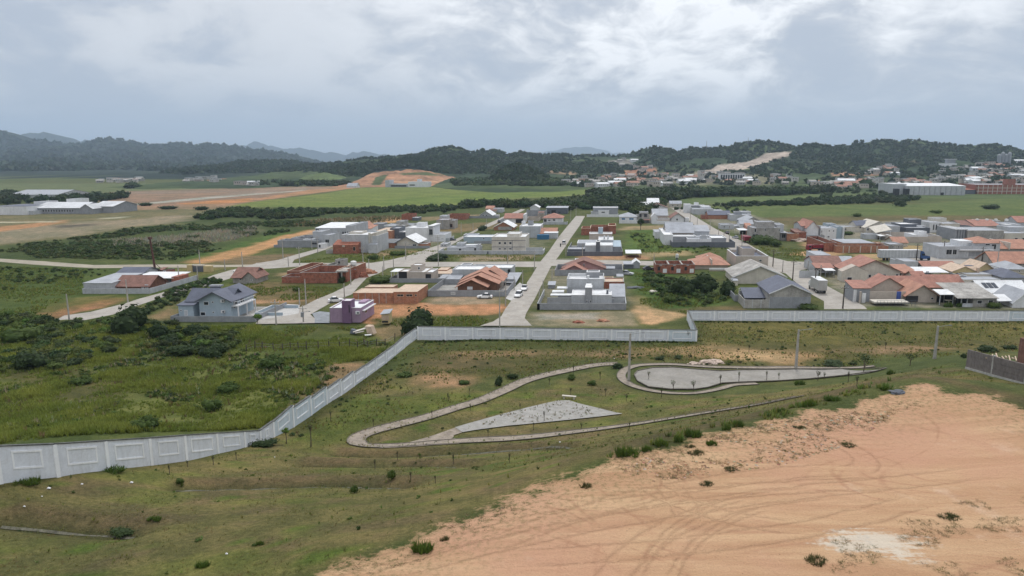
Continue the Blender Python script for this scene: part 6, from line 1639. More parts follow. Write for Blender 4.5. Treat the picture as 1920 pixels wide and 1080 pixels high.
# masts on the ridge
for px, y0, y1, lb in ((1324, 264, 290, 'thin radio mast on the hill between two knolls'), (1402, 258, 276, 'radio mast near the cleared strip on the hilltop')):
    p = P(px, y1, 1730); q_ = P(px, y0, 1730)
    root = empty('radio_mast', p, 0, lb, 'mast')
    H = q_.z-p.z
    MB().bar((-.6, 0, -4), (-.1, 0, H), .5).bar((.6, 0, -4), (.1, 0, H), .5).build('lattice', m_['mid_grey'], root)

# ---- cars
def wheelset(root, xs, y, r, w=.22):
    for x in xs:
        for s in (-1, 1):
            t_ = MB().tube([(x, s*y-w/2, r), (x, s*y+w/2, r)], [r, r], 12).build('wheel', m_['tyre'], root)
            MB().tube([(x, s*(y+w/2)+s*.0, r), (x, s*(y+w/2)+s*.015, r)], [r*.6, r*.6], 10).build('rim', m_['rim_metal'], t_)
def car(px, py, head, paint, label, L=4.3, Wd=1.75, H=1.45, boxy=False):
    p = atz(px, py, 0.05)
    root = empty('parked_car', p, head, label, 'car')
    w2 = Wd/2
    b = MB()
    # lower hull in stations along the length
    st = [(-L/2, .35, .62, .86), (-L/2+.12, .22, .78, .95), (-L/2+1.0, .2, .88, 1), (0, .2, .90, 1), (L/2-1.25, .2, .86, 1), (L/2-.3, .22, .70, .95), (L/2, .33, .56, .82)]
    n0 = len(b.v)
    for x, z0, z1, k in st:
        b.v += [(x, -w2*k, z0), (x, w2*k, z0), (x, w2*k, z0+(z1-z0)*.6), (x, w2*k*.93, z1), (x, -w2*k*.93, z1), (x, -w2*k, z0+(z1-z0)*.6)]
    for i in range(len(st)-1):
        for k in range(6):
            a_ = n0+i*6+k; c_ = n0+i*6+(k+1) % 6
            b.f.append((a_, c_, c_+6, a_+6))
    b.f.append(tuple(n0+k for k in range(6))[::-1]); b.f.append(tuple(n0+(len(st)-1)*6+k for k in range(6)))
    bo = b.build('body', m_[paint], root)
    fx, rx = (L/2-1.35, -L/2+(.15 if boxy else .55))
    g0 = [(rx, -w2*.88, .86), (fx, -w2*.88, .84), (fx, w2*.88, .84), (rx, w2*.88, .86)]
    g1 = [(rx+(.25 if boxy else .7), -w2*.72, H-.06), (fx-.75, -w2*.72, H-.06), (fx-.75, w2*.72, H-.06), (rx+(.25 if boxy else .7), w2*.72, H-.06)]
    MB().hexa(g0+g1).build('windows', m_['glass'], root)
    MB().hexa([(x, y, H-.07) for x, y, z in g1]+[(x*.96, y*.94, H) for x, y, z in g1]).build('roof', m_[paint], root)
    wheelset(root, (-L/2+.8, L/2-.85), w2-.08, .32)
    for s in (-1, 1):
        MB().box(L/2-.12, L/2+.01, s*w2*.62-.16, s*w2*.62+.16, .52, .66).build('headlight', m_['lamp_clear'], root)
        MB().box(-L/2-.01, -L/2+.1, s*w2*.66-.13, s*w2*.66+.13, .58, .74).build('tail_light', m_['lamp_red'], root)
    return root
UP = pi/2-TH      # heading along the streets
car(909, 559, pi, 'car_white', 'white saloon car parked below the grey yard wall of the orange-roofed house')
car(972, 556, -pi/2-.25, 'car_white', 'white car with dark bonnet nearest the main street mouth', H=1.6, boxy=True)
car(983, 543.5, UP+pi, 'car_white', 'white hatchback parked second up beside the main street', H=1.5)
car(630, 566, .35, 'car_white', 'white car parked behind the purple house', H=1.5)
car(1057.5, 457, UP, 'car_white', 'white pickup driving up the main street', L=4.9, H=1.7, boxy=True)
car(936, 417, UP, 'car_dark', 'tiny dark car on the far paved street by the brick barn')
car(847, 451, 0.2, 'car_dark', 'dark car parked before the white walled block')
car(1363, 438, UP, 'car_dark', 'dark car parked on the upper street by the light house')
car(1379, 447, UP+.3, 'car_silver', 'silver car parked beside the red skip')
car(1525, 454, pi-.2, 'car_white', 'first white car parked before the white gabled house')
car(1536, 453.5, pi-.1, 'car_white', 'white and dark car touching the frame of the cubic houses', boxy=True)
car(1216, 506, .1, 'car_dark', 'dark car standing by the brick row houses')
car(1176, 515, -.4, 'car_silver', 'pale car on the grass behind the pink house yard')
car(606, 452.5, .2, 'car_white', 'white car parked between the grey stepped walls and warehouse')
car(609, 457.5, .2, 'car_silver', 'silver car parked nearest the side street end')
car(1709, 478, -.1, 'car_white', 'white car seen over the lorry trailer', H=1.5)
# motorbike on the main street
p = atz(1051, 463)
root = empty('motorcycle', p, UP, 'motorcyclist heading up the main street beside the pickup', 'motorcycle')
for x_ in (-.65, .65): MB().tube([(x_, -.06, .3), (x_, .06, .3)], [.3, .3], 12).build('wheel', m_['tyre'], root)
MB().bar((-.7, 0, .55), (.5, 0, .6), .28, .3).bar((.45, 0, .6), (.7, 0, .3), .08).bar((.45, -.35, .95), (.45, .35, .95), .06).build('frame', m_['car_dark'], root)
p = atz(1051, 463); p.z = 0
pr = empty('person', (p.x, p.y, 0), UP, 'rider in dark clothes and helmet sitting on the motorcycle', 'person')
pm = bpy.data.meshes.new('rider_body')
vs = [(-.15, 0, .85), (-.1, 0, 1.15), (.0, 0, 1.4), (.03, 0, 1.55), (.05, 0, 1.72), (.1, .22, 1.38), (.3, .3, 1.15), (.45, .3, 1.0), (.1, -.22, 1.38), (.3, -.3, 1.15), (.45, -.3, 1.0), (.2, .18, .8), (.1, .2, .4), (.2, -.18, .8), (.1, -.2, .4), (.25, .2, .32), (.25, -.2, .32)]
es = [(0, 1), (1, 2), (2, 3), (3, 4), (2, 5), (5, 6), (6, 7), (2, 8), (8, 9), (9, 10), (0, 11), (11, 12), (0, 13), (13, 14), (12, 15), (14, 16)]
pm.from_pydata(vs, es, [])
po = link('body', pm, m_['car_dark'], pr)
sk = po.modifiers.new('skin', 'SKIN')
rr_ = [.17, .16, .17, .07, .13, .08, .06, .045, .08, .06, .045, .1, .07, .1, .07, .05, .05]
for i, v in enumerate(pm.skin_vertices[0].data): v.radius = (rr_[i], rr_[i])
pm.skin_vertices[0].data[0].use_root = True
po.modifiers.new('sub', 'SUBSURF').levels = 1
# ---- box truck
def at_ang(px, py): return atz(px, py, 0.05)
p = at_ang(1541, 551)
root = empty('box_truck', p, 0, 'white and grey box truck parked on the street before the cream house', 'truck')
root.rotation_euler = (0, 0, UP+.02)
defm('box_side', (0.40, 0.39, 0.37), var=0.06, scale=0.5, streak=0.2)
MB().box(-.2, 7.2, -1.25, 1.25, 1.0, 3.9).build('cargo_box', m_['box_side'], root)
MB().box(-.25, 7.25, -1.3, 1.3, 3.9, 3.98).build('box_roof', m_['roof_white'], root)
MB().box(-.26, -.2, -1.2, -.02, 1.05, 3.85).box(-.26, -.2, .02, 1.2, 1.05, 3.85).build('rear_door', m_['box_side'], root)
MB().box(-.2, 7.2, -.5, .5, .65, 1.0).build('chassis', m_['car_dark'], root)
MB().hexa([(7.4, -1.1, .5), (9.1, -1.1, .5), (9.1, 1.1, .5), (7.4, 1.1, .5), (7.4, -1.1, 2.7), (8.8, -1.05, 2.7), (8.8, 1.05, 2.7), (7.4, 1.1, 2.7)]).build('cab', m_['car_white'], root)
MB().box(8.92, 9.05, -1.0, 1.0, 1.6, 2.4).build('windscreen', m_['glass'], root)
for s in (-1, 1): MB().box(8.2, 8.4, s*1.35-.1, s*1.35+.1, 1.6, 2.2).build('mirror', m_['car_white'], root)
wheelset(root, (.9, 2.0, 8.2), 1.05, .5, .3)
# ---- semi-trailer lorry
p = at_ang(1650, 488.5)
root = empty('articulated_lorry', p, 0, 'blue articulated lorry with a long white trailer', 'lorry')
L = atz(1729, 490).x-p.x
MB().box(0, L, -.1, 2.4, 1.1, 4.0).build('trailer', m_['light_grey'], root)
MB().box(-.02, L+.02, -.12, 2.42, 4.0, 4.06).build('trailer_roof', m_['roof_white'], root)
for i in range(1, 12): MB().box(L*i/12-.04, L*i/12+.04, -.13, -.1, 1.15, 3.95).build('trailer_rib', m_['white_paint'], root)
MB().box(.2, L-.2, .5, 1.8, .8, 1.1).build('chassis', m_['car_dark'], root)
MB().hexa([(L+.5, .0, .6), (L+2.6, .0, .6), (L+2.6, 2.3, .6), (L+.5, 2.3, .6), (L+.5, .1, 3.7), (L+1.6, .2, 3.4), (L+1.6, 2.1, 3.4), (L+.5, 2.2, 3.7)]).build('cab', m_['lorry_blue'], root)
MB().hexa([(L+2.6, .2, .6), (L+4.3, .3, .6), (L+4.3, 2.0, .6), (L+2.6, 2.1, .6), (L+2.6, .2, 1.9), (L+4.2, .35, 1.5), (L+4.2, 1.95, 1.5), (L+2.6, 2.1, 1.9)]).build('bonnet', m_['lorry_blue'], root)
MB().box(L+.8, L+1.9, -.04, .02, 1.9, 2.7).build('side_window', m_['glass'], root)
for x_ in (1.5, 2.8, 4.1, L+.8, L+3.6): MB().tube([(x_, -.05, .5), (x_, .3, .5)], [.5, .5], 12).build('wheel', m_['tyre'], root)
# ---- red dump truck
p = at_ang(1514, 471)
root = empty('dump_truck', p, .03, 'dark red dump truck parked beside the brick compound', 'truck')
MB().hexa([(0, -.1, .6), (1.9, -.1, .6), (1.9, 2.2, .6), (0, 2.2, .6), (.25, 0, 2.5), (1.9, 0, 2.6), (1.9, 2.1, 2.6), (.25, 2.1, 2.5)]).build('cab', m_['lorry_red'], root)
MB().box(.5, 1.5, -.16, -.05, 1.6, 2.3).build('side_window', m_['glass'], root)
MB().hexa([(2.3, 0, 1.3), (7.4, 0, 1.3), (7.4, 2.2, 1.3), (2.3, 2.2, 1.3), (2.1, -.2, 2.6), (7.7, -.2, 2.7), (7.7, 2.4, 2.7), (2.1, 2.4, 2.6)]).build('tipper_body', m_['lorry_red'], root)
MB().box(.3, 7.3, .5, 1.7, .7, 1.2).build('chassis', m_['car_dark'], root)
MB().hexa([(2.4, 0, 2.6), (5.5, 0, 2.7), (5.5, 2.2, 2.7), (2.4, 2.2, 2.6), (3, .5, 3.1), (4.5, .5, 3.1), (4.5, 1.6, 3.1), (3, 1.6, 3.1)]).build('load', mat('earth_load', (0.12, 0.05, 0.035)), root)
for x_ in (1.0, 5.0, 6.3): MB().tube([(x_, -.1, .5), (x_, .25, .5)], [.5, .5], 12).build('wheel', m_['tyre'], root)
# ---- red skip truck seen end on
p = at_ang(1396, 455.5)
root = empty('tipper_truck', p, 0, 'red tipper truck seen from behind under the white carport roof', 'truck')
MB().hexa([(0, 0, 1.0), (2.9, 0, 1.0), (2.9, 5, 1.0), (0, 5, 1.0), (-.1, -.1, 3.0), (3.0, -.1, 3.0), (3.0, 5, 3.0), (-.1, 5, 3.0)]).build('tipper_body', m_['lorry_red'], root)
MB().box(.2, 2.7, -.12, 0, 1.2, 1.3).box(.2, 2.7, -.14, -.0, 2.2, 2.3).build('tailgate_rib', m_['rust'], root)
MB().box(.4, 2.5, 5.2, 6.9, .8, 3.0).build('cab', m_['lorry_red'], root)
for x_ in (.3, 2.4): MB().tube([(x_, .9, .5), (x_+.35, .9, .5)], [.5, .5], 12).build('wheel', m_['tyre'], root)
# ---- wire fence beyond the overgrown slope
fp = [(462, 658), (478, 656), (492, 655), (513, 655), (530, 656), (545, 654), (560, 655), (575, 656), (597, 654), (617, 654), (637, 653), (655, 653), (670, 655), (683, 648), (690, 651), (706, 648), (722, 648), (740, 640)]
gp = [on_ground(a, b) for a, b in fp]
root = empty('wire_fence', gp[0], 0, 'crooked wooden post fence across the grass below the purple house', 'fence')
prev = None
for i, g_ in enumerate(gp):
    a = g_-gp[0]; tl = rnd.uniform(-.12, .12); H = rnd.uniform(1.3, 1.9)
    top = a+Vector((tl, 0, H))
    MB().bar(a-Vector((0, 0, .3)), top, .16).build('fence_post', m_['pole_wood'], root)
    if prev:
        for k in (.4, .75): MB().bar(prev[0].lerp(prev[1], k), a.lerp(top, k), .025).build('wire', m_['mid_grey'], root)
    prev = (a, top)
gp = [atz(a, b) for a, b in ((1306, 652), (1330, 650), (1355, 649), (1380, 648), (1405, 648), (1430, 647))]
# ---- heap of broken sheets near the purple house
p = atz(680, 626)
root = empty('debris_heap', p, 0, 'heap of broken white boards and a tilted crate on the grass', 'debris heap')
defm('old_board', (0.50, 0.47, 0.42), var=0.2, scale=1.5)
MB().hexa([(1.0, 0, .1), (2.6, -.8, .1), (3.1, .2, .2), (1.6, 1.0, .2), (.4, .6, 1.6), (1.9, -.3, 1.7), (2.4, .6, 1.9), (1.0, 1.4, 1.8)]).build('crate', m_['slab_tan'], root)
MB().bar((-2.2, .3, .4), (.6, .9, 1.1), 1.2, .1).build('board', m_['old_board'], root)
MB().bar((-1.6, -.3, .3), (.3, .2, .6), .9, .08).build('board', m_['old_board'], root)
MB().bar((.8, -1.6, .12), (2.2, -1.2, .15), .8, .06).build('board', m_['white_paint'], root)
MB().hexa([(-3, .4, 0), (-1.6, 0, 0), (-1.2, 1.4, 0), (-2.8, 1.5, 0), (-2.7, .6, .9), (-1.9, .3, .7), (-1.6, 1.1, .8), (-2.6, 1.2, 1.0)]).build('rubble', m_['dark_grey'], root)
# ---- plaza bench / slab, litter
p = on_ground(1067, 748)
root = empty('bench', p, -.25, 'pale concrete bench at the tip of the weedy plaza', 'bench')
MB().box(-1.1, 1.1, -.25, .25, .42, .52).build('seat', m_['cream'], root)
for x_ in (-.8, .8): MB().box(x_-.1, x_+.1, -.2, .2, -.1, .42).build('leg', m_['cream'], root)
LIT = [(79, 932), (46, 951), (247, 906), (154, 909), (92, 917), (393, 852), (515, 858), (1050, 830), (1152, 673), (425, 1040), (1383, 692), (1320, 688)]
for i, (a, b) in enumerate(LIT):
    g_ = on_ground(a, b)
    s_ = rnd.uniform(.07, .15)
    mb = MB().hexa([(-s_, -s_*.5, 0), (s_, -s_*.7, 0), (s_*.8, s_*.6, 0), (-s_*.9, s_*.5, 0), (-s_*.6, -s_*.3, s_*.6), (s_*.5, -s_*.4, s_*.4), (s_*.5, s_*.3, s_*.5), (-s_*.5, s_*.3, s_*.7)])
    o = mb.build('litter', m_['white_paint'])
    o.location = g_+Vector((0, 0, .06))
    tag(o, 'scrap of white litter lying on the grass', 'litter', 'scraps of white litter on the lawn and field')
# heaps of rubble
def heap(px, py, wd, ht, m, label, seed):
    p = on_ground(px, py)
    bm = bmesh.new(); bmesh.ops.create_icosphere(bm, subdivisions=3, radius=1)
    for v in bm.verts:
        n_ = noise.noise(v.co*1.7+Vector((seed, 0, 0)))*.5+noise.noise(v.co*5+Vector((seed, 3, 0)))*.25
        v.co *= 1+n_
        v.co.x *= wd/2; v.co.y *= wd*.3; v.co.z = max(v.co.z, -.1)*ht
    me_ = bpy.data.meshes.new('rubble'); bm.to_mesh(me_); bm.free()
    o = link('rubble_heap', me_, m); o.location = p
    tag(o, label, 'rubble heap')
heap(1335, 680, 4.5, .5, mat('rubble_pale', (0.42, 0.33, 0.27), var=.3, scale=2), 'pale rubble heap at the back edge of the concrete basin', 1)
heap(1304, 683, 3.0, .4, MATS['rubble_pale'], 'small rubble heap beside the pale one above the basin', 2)
heap(1683, 737, 1.5, .25, m_['dark_grey'], 'scorched heap near the top corner of the sand platform', 3)
heap(690, 513, 5, 1.5, m_['brick_orange'], 'heap of broken brick beside the unfinished compound', 4)
heap(681, 520, 3.2, 1.6, m_['brick_red'], 'stack of red bricks on the dirt by the street', 5)
heap(1500, 452, 10, 1.4, MATS['rubble_pale'], 'rubble heap beside the low brick house', 6)
heap(1085, 605, 2.5, .5, m_['brick_red'], 'red brick rubble by the boundary wall near the grey lot', 7)
heap(1130, 602, 3, .5, m_['brick_orange'], 'scattered bricks and boards on the gravel lot', 8)
heap(1225, 547, 2.5, .5, m_['cream'], 'pale stone rubble along the yard edge', 9)
heap(1190, 540, 5, .6, m_['dark_grey'], 'dark rubble strip behind the cubic house', 10)
# unfinished roof frame beyond the block wall
p = P(1905, 690, 84)
root = empty('building', (p.x, p.y, hgt(p.x, p.y)), 0, 'brick stub with heaped roof battens beyond the block wall', 'building')
zt_ = P(1915, 632, 84).z-hgt(p.x, p.y)
MB().box(.3, 3.0, 0, .4, -.5, zt_).build('wall', m_['tile_brown'], root)
for i in range(12):
    MB().bar((-2.2+i*.42, 1.6+rnd.uniform(-.4, .6), 1.0+rnd.uniform(0, .7)), (-.9+i*.42, 4.2, .9+rnd.uniform(0, .9)), .12).build('batten', m_['slab_tan'], root)
# ================================================================== VEGETATION
def leafball(n, r=(1, 1, 1), leaf=.2, seed=0, c1=(.05, .09, .02), c2=(.09, .14, .035), flat=False, lumps=5, core=True, up=.3):
    """crown of n small leaf triangles on lumpy clumps; returns verts, faces, colours"""
    g = np.random.default_rng(seed)
    lc = g.normal(size=(lumps, 3)); lc /= np.linalg.norm(lc, axis=1)[:, None]; lc *= g.uniform(.25, .62, (lumps, 1)); lc[:, 2] = np.abs(lc[:, 2])*.9-.15
    lr = g.uniform(.38, .62, lumps)
    which = g.integers(0, lumps, n)
    d = g.normal(size=(n, 3)); d /= np.linalg.norm(d, axis=1)[:, None]
    pos = lc[which]+d*lr[which][:, None]*g.uniform(.55, 1.06, (n, 1))
    pos[:, 2] = np.where(pos[:, 2] < -.55, -.55+g.uniform(0, .2, n), pos[:, 2])
    tone = g.random(lumps)[which]*.6+g.random(n)*.4
    a = g.normal(size=(n, 3)); a /= np.linalg.norm(a, axis=1)[:, None]
    nrm = d+np.array([0, 0, up])+g.normal(size=(n, 3))*.5
    b = np.cross(nrm, a); b /= np.linalg.norm(b, axis=1)[:, None]
    a = np.cross(b, nrm); a /= np.linalg.norm(a, axis=1)[:, None]
    sz = leaf*g.uniform(.6, 1.4, (n, 1))
    v = np.stack([pos-a*sz*.5, pos+a*sz*.5+b*sz*.15, pos+b*sz*1.0, ], 1)
    v = v.reshape(-1, 3)
    col = (np.array(c1)+(np.array(c2)-np.array(c1))*tone[:, None])
    col = np.repeat(col, 3, 0)
    f = np.arange(3*n).reshape(-1, 3)
    if core:
        bm = bmesh.new()
        for k in range(lumps):
            bmesh.ops.create_icosphere(bm, subdivisions=1, radius=lr[k]*.72, matrix=__import__('mathutils').Matrix.Translation(Vector(lc[k])))
        cv = np.array([q.co[:] for q in bm.verts]); cf = np.array([[q.index for q in ff.verts] for ff in bm.faces]); bm.free()
        cv[:, 2] = np.maximum(cv[:, 2], -.55)
        f = np.concatenate([f, cf+len(v)]); v = np.concatenate([v, cv]); col = np.concatenate([col, np.tile((np.array(c1)*.6+np.array(c2)*.4), (len(cv), 1))])
    v = v*np.array(r)
    return v, f, col
def tuft(n, h=1.0, w=.5, seed=0, c1=(.08, .10, .03), c2=(.14, .16, .05), bw=.06):
    """clump of grass blades"""
    g = np.random.default_rng(seed)
    ang = g.uniform(0, 2*pi, n); rad = g.uniform(0, .35, n)*w
    base = np.stack([np.cos(ang)*rad, np.sin(ang)*rad, np.zeros(n)], 1)
    lean = g.uniform(.1, .9, n)*w; H = h*g.uniform(.55, 1.1, n)
    tip = base+np.stack([np.cos(ang)*lean, np.sin(ang)*lean, H], 1)
    sd = np.stack([-np.sin(ang), np.cos(ang), np.zeros(n)], 1)*bw*g.uniform(.6, 1.5, (n, 1))
    v = np.stack([base-sd, base+sd, tip], 1).reshape(-1, 3)
    t_ = g.random(n)[:, None]
    col = np.repeat(np.array(c1)*(1-t_)+np.array(c2)*t_, 3, 0)
    return v, np.arange(3*n).reshape(-1, 3), col
def merge(name, protos, pos, scl, label, mt, tint=None, zs=None, kind='stuff', seed=0):
    """many plants nobody could count, joined in one mesh"""
    g = np.random.default_rng(seed)
    V_, F_, C_ = [], [], []
    off = 0
    pick = g.integers(0, len(protos), len(pos)); rot = g.uniform(0, 2*pi, len(pos))
    for k, (v, f, c) in enumerate(protos):
        ids = np.where(pick == k)[0]
        if len(ids) == 0: continue
        cs, sn = np.cos(rot[ids]), np.sin(rot[ids])
        s = scl[ids]
        zz = (zs[ids] if zs is not None else np.ones(len(ids)))
        x = (v[None, :, 0]*cs[:, None]-v[None, :, 1]*sn[:, None])*s[:, None]+pos[ids, 0][:, None]
        y = (v[None, :, 0]*sn[:, None]+v[None, :, 1]*cs[:, None])*s[:, None]+pos[ids, 1][:, None]
        z = v[None, :, 2]*(s*zz)[:, None]+pos[ids, 2][:, None]
        V_.append(np.stack([x, y, z], -1).reshape(-1, 3))
        F_.append((f[None]+(np.arange(len(ids))*len(v))[:, None, None]).reshape(-1, 3)+off)
        cc = np.repeat(c[None], len(ids), 0)
        if tint is not None: cc = cc*tint[ids][:, None, :]
        else: cc = cc*g.uniform(.75, 1.3, (len(ids), 1, 1))*g.uniform((.82, .9, .8), (1.3, 1.12, 1.2), (len(ids), 3))[:, None, :]
        C_.append(cc.reshape(-1, 3))
        off += len(ids)*len(v)
    me_ = np_mesh(name, np.concatenate(V_), np.concatenate(F_), np.concatenate(C_))
    o = link(name, me_, mt)
    return tag(o, label, kind=kind)
LEAF = leafmat('foliage', (1, 1, 1))
def sample_poly(pts, n, seed=0):
    g = np.random.default_rng(seed)
    pts = np.array([(p[0], p[1]) for p in pts])
    lo, hi = pts.min(0), pts.max(0)
    out = np.zeros((0, 2))
    while len(out) < n:
        q = g.uniform(lo, hi, (n*3, 2))
        q = q[sdf_poly(q[:, 0], q[:, 1], pts) > 0]
        if len(q) == 0: break
        out = np.concatenate([out, q])
    return out[:n]
def with_z(xy, dz=0.0): return np.concatenate([xy, (hgt_np(xy[:, 0], xy[:, 1])+dz)[:, None]], 1)
GR1, GR2 = (.042, .072, .014), (.085, .125, .026)
DK1, DK2 = (.020, .038, .012), (.045, .072, .022)
shrubs = [leafball(170, leaf=.26, seed=s, c1=GR1, c2=GR2, lumps=5) for s in range(4)]
darks = [leafball(170, leaf=.26, seed=20+s, c1=DK1, c2=DK2, lumps=5) for s in range(4)]
small = [leafball(46, leaf=.42, seed=40+s, c1=GR1, c2=GR2, lumps=3, core=False) for s in range(5)]
smalld = [leafball(46, leaf=.42, seed=60+s, c1=DK1, c2=DK2, lumps=3, core=False) for s in range(5)]
tufts = [tuft(9, 1, .7, s, (.125, .155, .034), (.20, .24, .066), .10) for s in range(6)]
dry = [tuft(9, 1, .6, 50+s, (.12, .10, .045), (.20, .165, .085), .09) for s in range(4)]
seedh = [tuft(7, 1, .5, 80+s, (.26, .24, .18), (.42, .40, .33), .05) for s in range(3)]

sandt = [tuft(16, .55, 1.8, 300+s, (.13, .105, .05), (.22, .17, .095), .07) for s in range(3)]+[tuft(14, .6, 1.6, 310+s, (.07, .08, .03), (.13, .13, .055), .07) for s in range(2)]

# overgrown slope outside the wall
OV = WG([(-150, 640), (100, 606), (320, 612), (480, 612), (560, 640), (700, 640), (740, 645), (690, 680), (640, 712), (560, 755), (490, 803), (300, 810), (0, 832), (-200, 842)])
xy = sample_poly(OV, 60000, 1)
BARE = WG([(615, 683), (682, 674), (690, 690), (640, 722), (600, 747), (560, 752), (605, 712)])
xy = xy[sdf_poly(xy[:, 0], xy[:, 1], BARE)+(fbm(xy[:, 0]/2, xy[:, 1]/2, 3, 2)-.5)*5 < 0]
nn = fbm(xy[:, 0]/7, xy[:, 1]/7, 4, 5)
g_ = np.random.default_rng(3)
sel = g_.random(len(xy)) < smooth01((nn-.22)*4)
xy = xy[sel]; nn = nn[sel]
tn = np.stack([.75+.7*nn, .85+.45*nn, .7+.4*nn], 1)*g_.uniform(.8, 1.25, (len(xy), 1))
merge('tall_grass', tufts, with_z(xy, -.05), np.clip(g_.uniform(.15, .55, len(xy))+smooth01((nn-.4)*4)*.5, .15, 1.0), 'rank grass covering the slope outside the wall', LEAF, tint=tn, seed=4)
xy = sample_poly(OV, 3800, 11); nn = fbm(xy[:, 0]/9, xy[:, 1]/9, 4, 15)
k = nn > .54; q = xy[k]
merge('weeds', small+small+smalld[:2], with_z(q, .15), g_.uniform(.35, .9, len(q)), 'knee-high leafy weeds scattered over the slope', LEAF, seed=6, zs=np.full(len(q), .75))
k = nn > .56; q = xy[k]; q = q[:600]
merge('seed_heads', seedh, with_z(q, .1), g_.uniform(.6, 1.1, len(q)), 'pale seed heads sprinkled through the rank grass', LEAF, seed=7)
xy = sample_poly(OV, 1600, 71); k = fbm(xy[:, 0]/8, xy[:, 1]/8, 3, 75) > .5
q = xy[k]; merge('dry_grass', dry, with_z(q), g_.uniform(.4, .9, len(q)), 'dry brownish grass clumps on the slope', LEAF, seed=8)
# thicket mass at the back left
TH_ = WG([(-150, 700), (-150, 590), (60, 592), (105, 604), (200, 600), (330, 610), (430, 625), (470, 650), (400, 672), (250, 650), (120, 690), (0, 705)])
q = sample_poly(TH_, 420, 21); nn = fbm(q[:, 0]/8, q[:, 1]/8, 3, 25); q = q[nn > .36]
merge('thicket', darks+shrubs, with_z(q, .6), g_.uniform(1.0, 2.1, len(q)), 'dense thicket of dark bushes on the slope', LEAF, seed=9, zs=g_.uniform(.6, .95, len(q)))

# rough field between wall and paths
RF = WG([(800, 640), (1300, 643), (1310, 606), (1990, 606), (1990, 655), (1800, 668), (1640, 684), (1300, 684), (1150, 676), (980, 712), (900, 745), (740, 790), (640, 800), (560, 830), (500, 835), (560, 805), (660, 730), (740, 672)])
xy = sample_poly(RF, 14000, 31); nn = fbm(xy[:, 0]/6, xy[:, 1]/6, 4, 35)
xy = xy[g_.random(len(xy)) < smooth01((nn-.38)*5)]
merge('rough_grass', tufts+dry, with_z(xy, -.04), g_.uniform(.15, .45, len(xy)), 'rough dry grass between the wall and the paths', LEAF, seed=32)
xy = sample_poly(RF, 900, 33); k = fbm(xy[:, 0]/5, xy[:, 1]/5, 3, 36) > .56; q = xy[k]
merge('weeds', small+smalld, with_z(q, .1), g_.uniform(.25, .6, len(q)), 'low weeds dotted over the rough field', LEAF, seed=34, zs=np.full(len(q), .7))
# foot of the far walls
fw = []
for (a, b, c, d) in ((790, 636, 1300, 642), (1305, 604, 1990, 605)):
    A, Bv = atz(a, b), atz(c, d)
    for i in range(150):
        u = g_.random(); fw.append((A.x+(Bv.x-A.x)*u, A.y+(Bv.y-A.y)*u-g_.random()*.9))
fw = np.array(fw)
merge('weeds', smalld+small, with_z(fw, .1), g_.uniform(.2, .55, len(fw)), 'weeds along the foot of the white wall', LEAF, seed=37)
# short lawn
xy = sample_poly(LAWN, 30000, 41); nn = fbm(xy[:, 0]/5, xy[:, 1]/4, 4, 45)
d_ = sdf_poly(xy[:, 0], xy[:, 1], SAND_W)
xy = xy[(g_.random(len(xy)) < smooth01((nn-.35)*4)) & (d_ < 0)]
nn = fbm(xy[:, 0]/4, xy[:, 1]/3, 3, 46)
lt1 = [tuft(6, 1, 1.4, 90+s, (.105, .105, .034), (.145, .150, .048), .12) for s in range(4)]
lt2 = [tuft(6, 1, 1.4, 95+s, (.13, .10, .052), (.175, .14, .075), .12) for s in range(3)]
tn = np.stack([1.15-.3*nn, .85+.35*nn, .9+0*nn], 1)*g_.uniform(.85, 1.15, (len(xy), 1))
merge('lawn_grass', lt1+lt2, with_z(xy, -.02), g_.uniform(.06, .17, len(xy)), 'short patchy grass on the lawn bank', LEAF, tint=tn, seed=42)
q = sample_poly(LAWN, 420, 43); q = q[sdf_poly(q[:, 0], q[:, 1], SAND_W) < -1]
merge('weeds', small+tufts, with_z(q, .05), g_.uniform(.12, .32, len(q)), 'small weeds and tufts dotting the lawn bank', LEAF, seed=44)
# drain edges, plaza weeds
pts = []
for d in DR_W:
    for _ in range(120):
        i = rnd.randrange(len(d)-1); u = rnd.random(); p = d[i].lerp(d[i+1], u)
        pts.append((p.x+rnd.uniform(-.5, .5), p.y+rnd.uniform(-.6, .6)))
pts = np.array(pts)
merge('drain_weeds', tufts+smalld, with_z(pts, -.25), g_.uniform(.15, .4, len(pts)), 'weeds growing in the open drains', LEAF, seed=47)
PLZ = WG([(870, 800), (933, 780), (1047, 753), (1067, 753), (1120, 767), (1160, 777), (1033, 791)])
q = sample_poly(PLZ, 240, 48); q = q[fbm(q[:, 0]/2.5, q[:, 1]/2.5, 3, 49) > .42]
merge('plaza_weeds', sandt+dry, with_z(q, .14), g_.uniform(.12, .3, len(q)), 'weeds growing through the paved plaza', LEAF, seed=50)
# path-side weeds
pw_ = []
for a in curve(WG(LOOP), 8):
    for _ in range(3): pw_.append((a.x+rnd.choice((-1, 1))*rnd.uniform(.8, 1.7), a.y+rnd.uniform(-.6, .6)))
pw_ = np.array(pw_)
merge('path_weeds', dry+tufts, with_z(pw_, .05), g_.uniform(.1, .3, len(pw_)), 'dry tufts along the footpath edges', LEAF, seed=51)
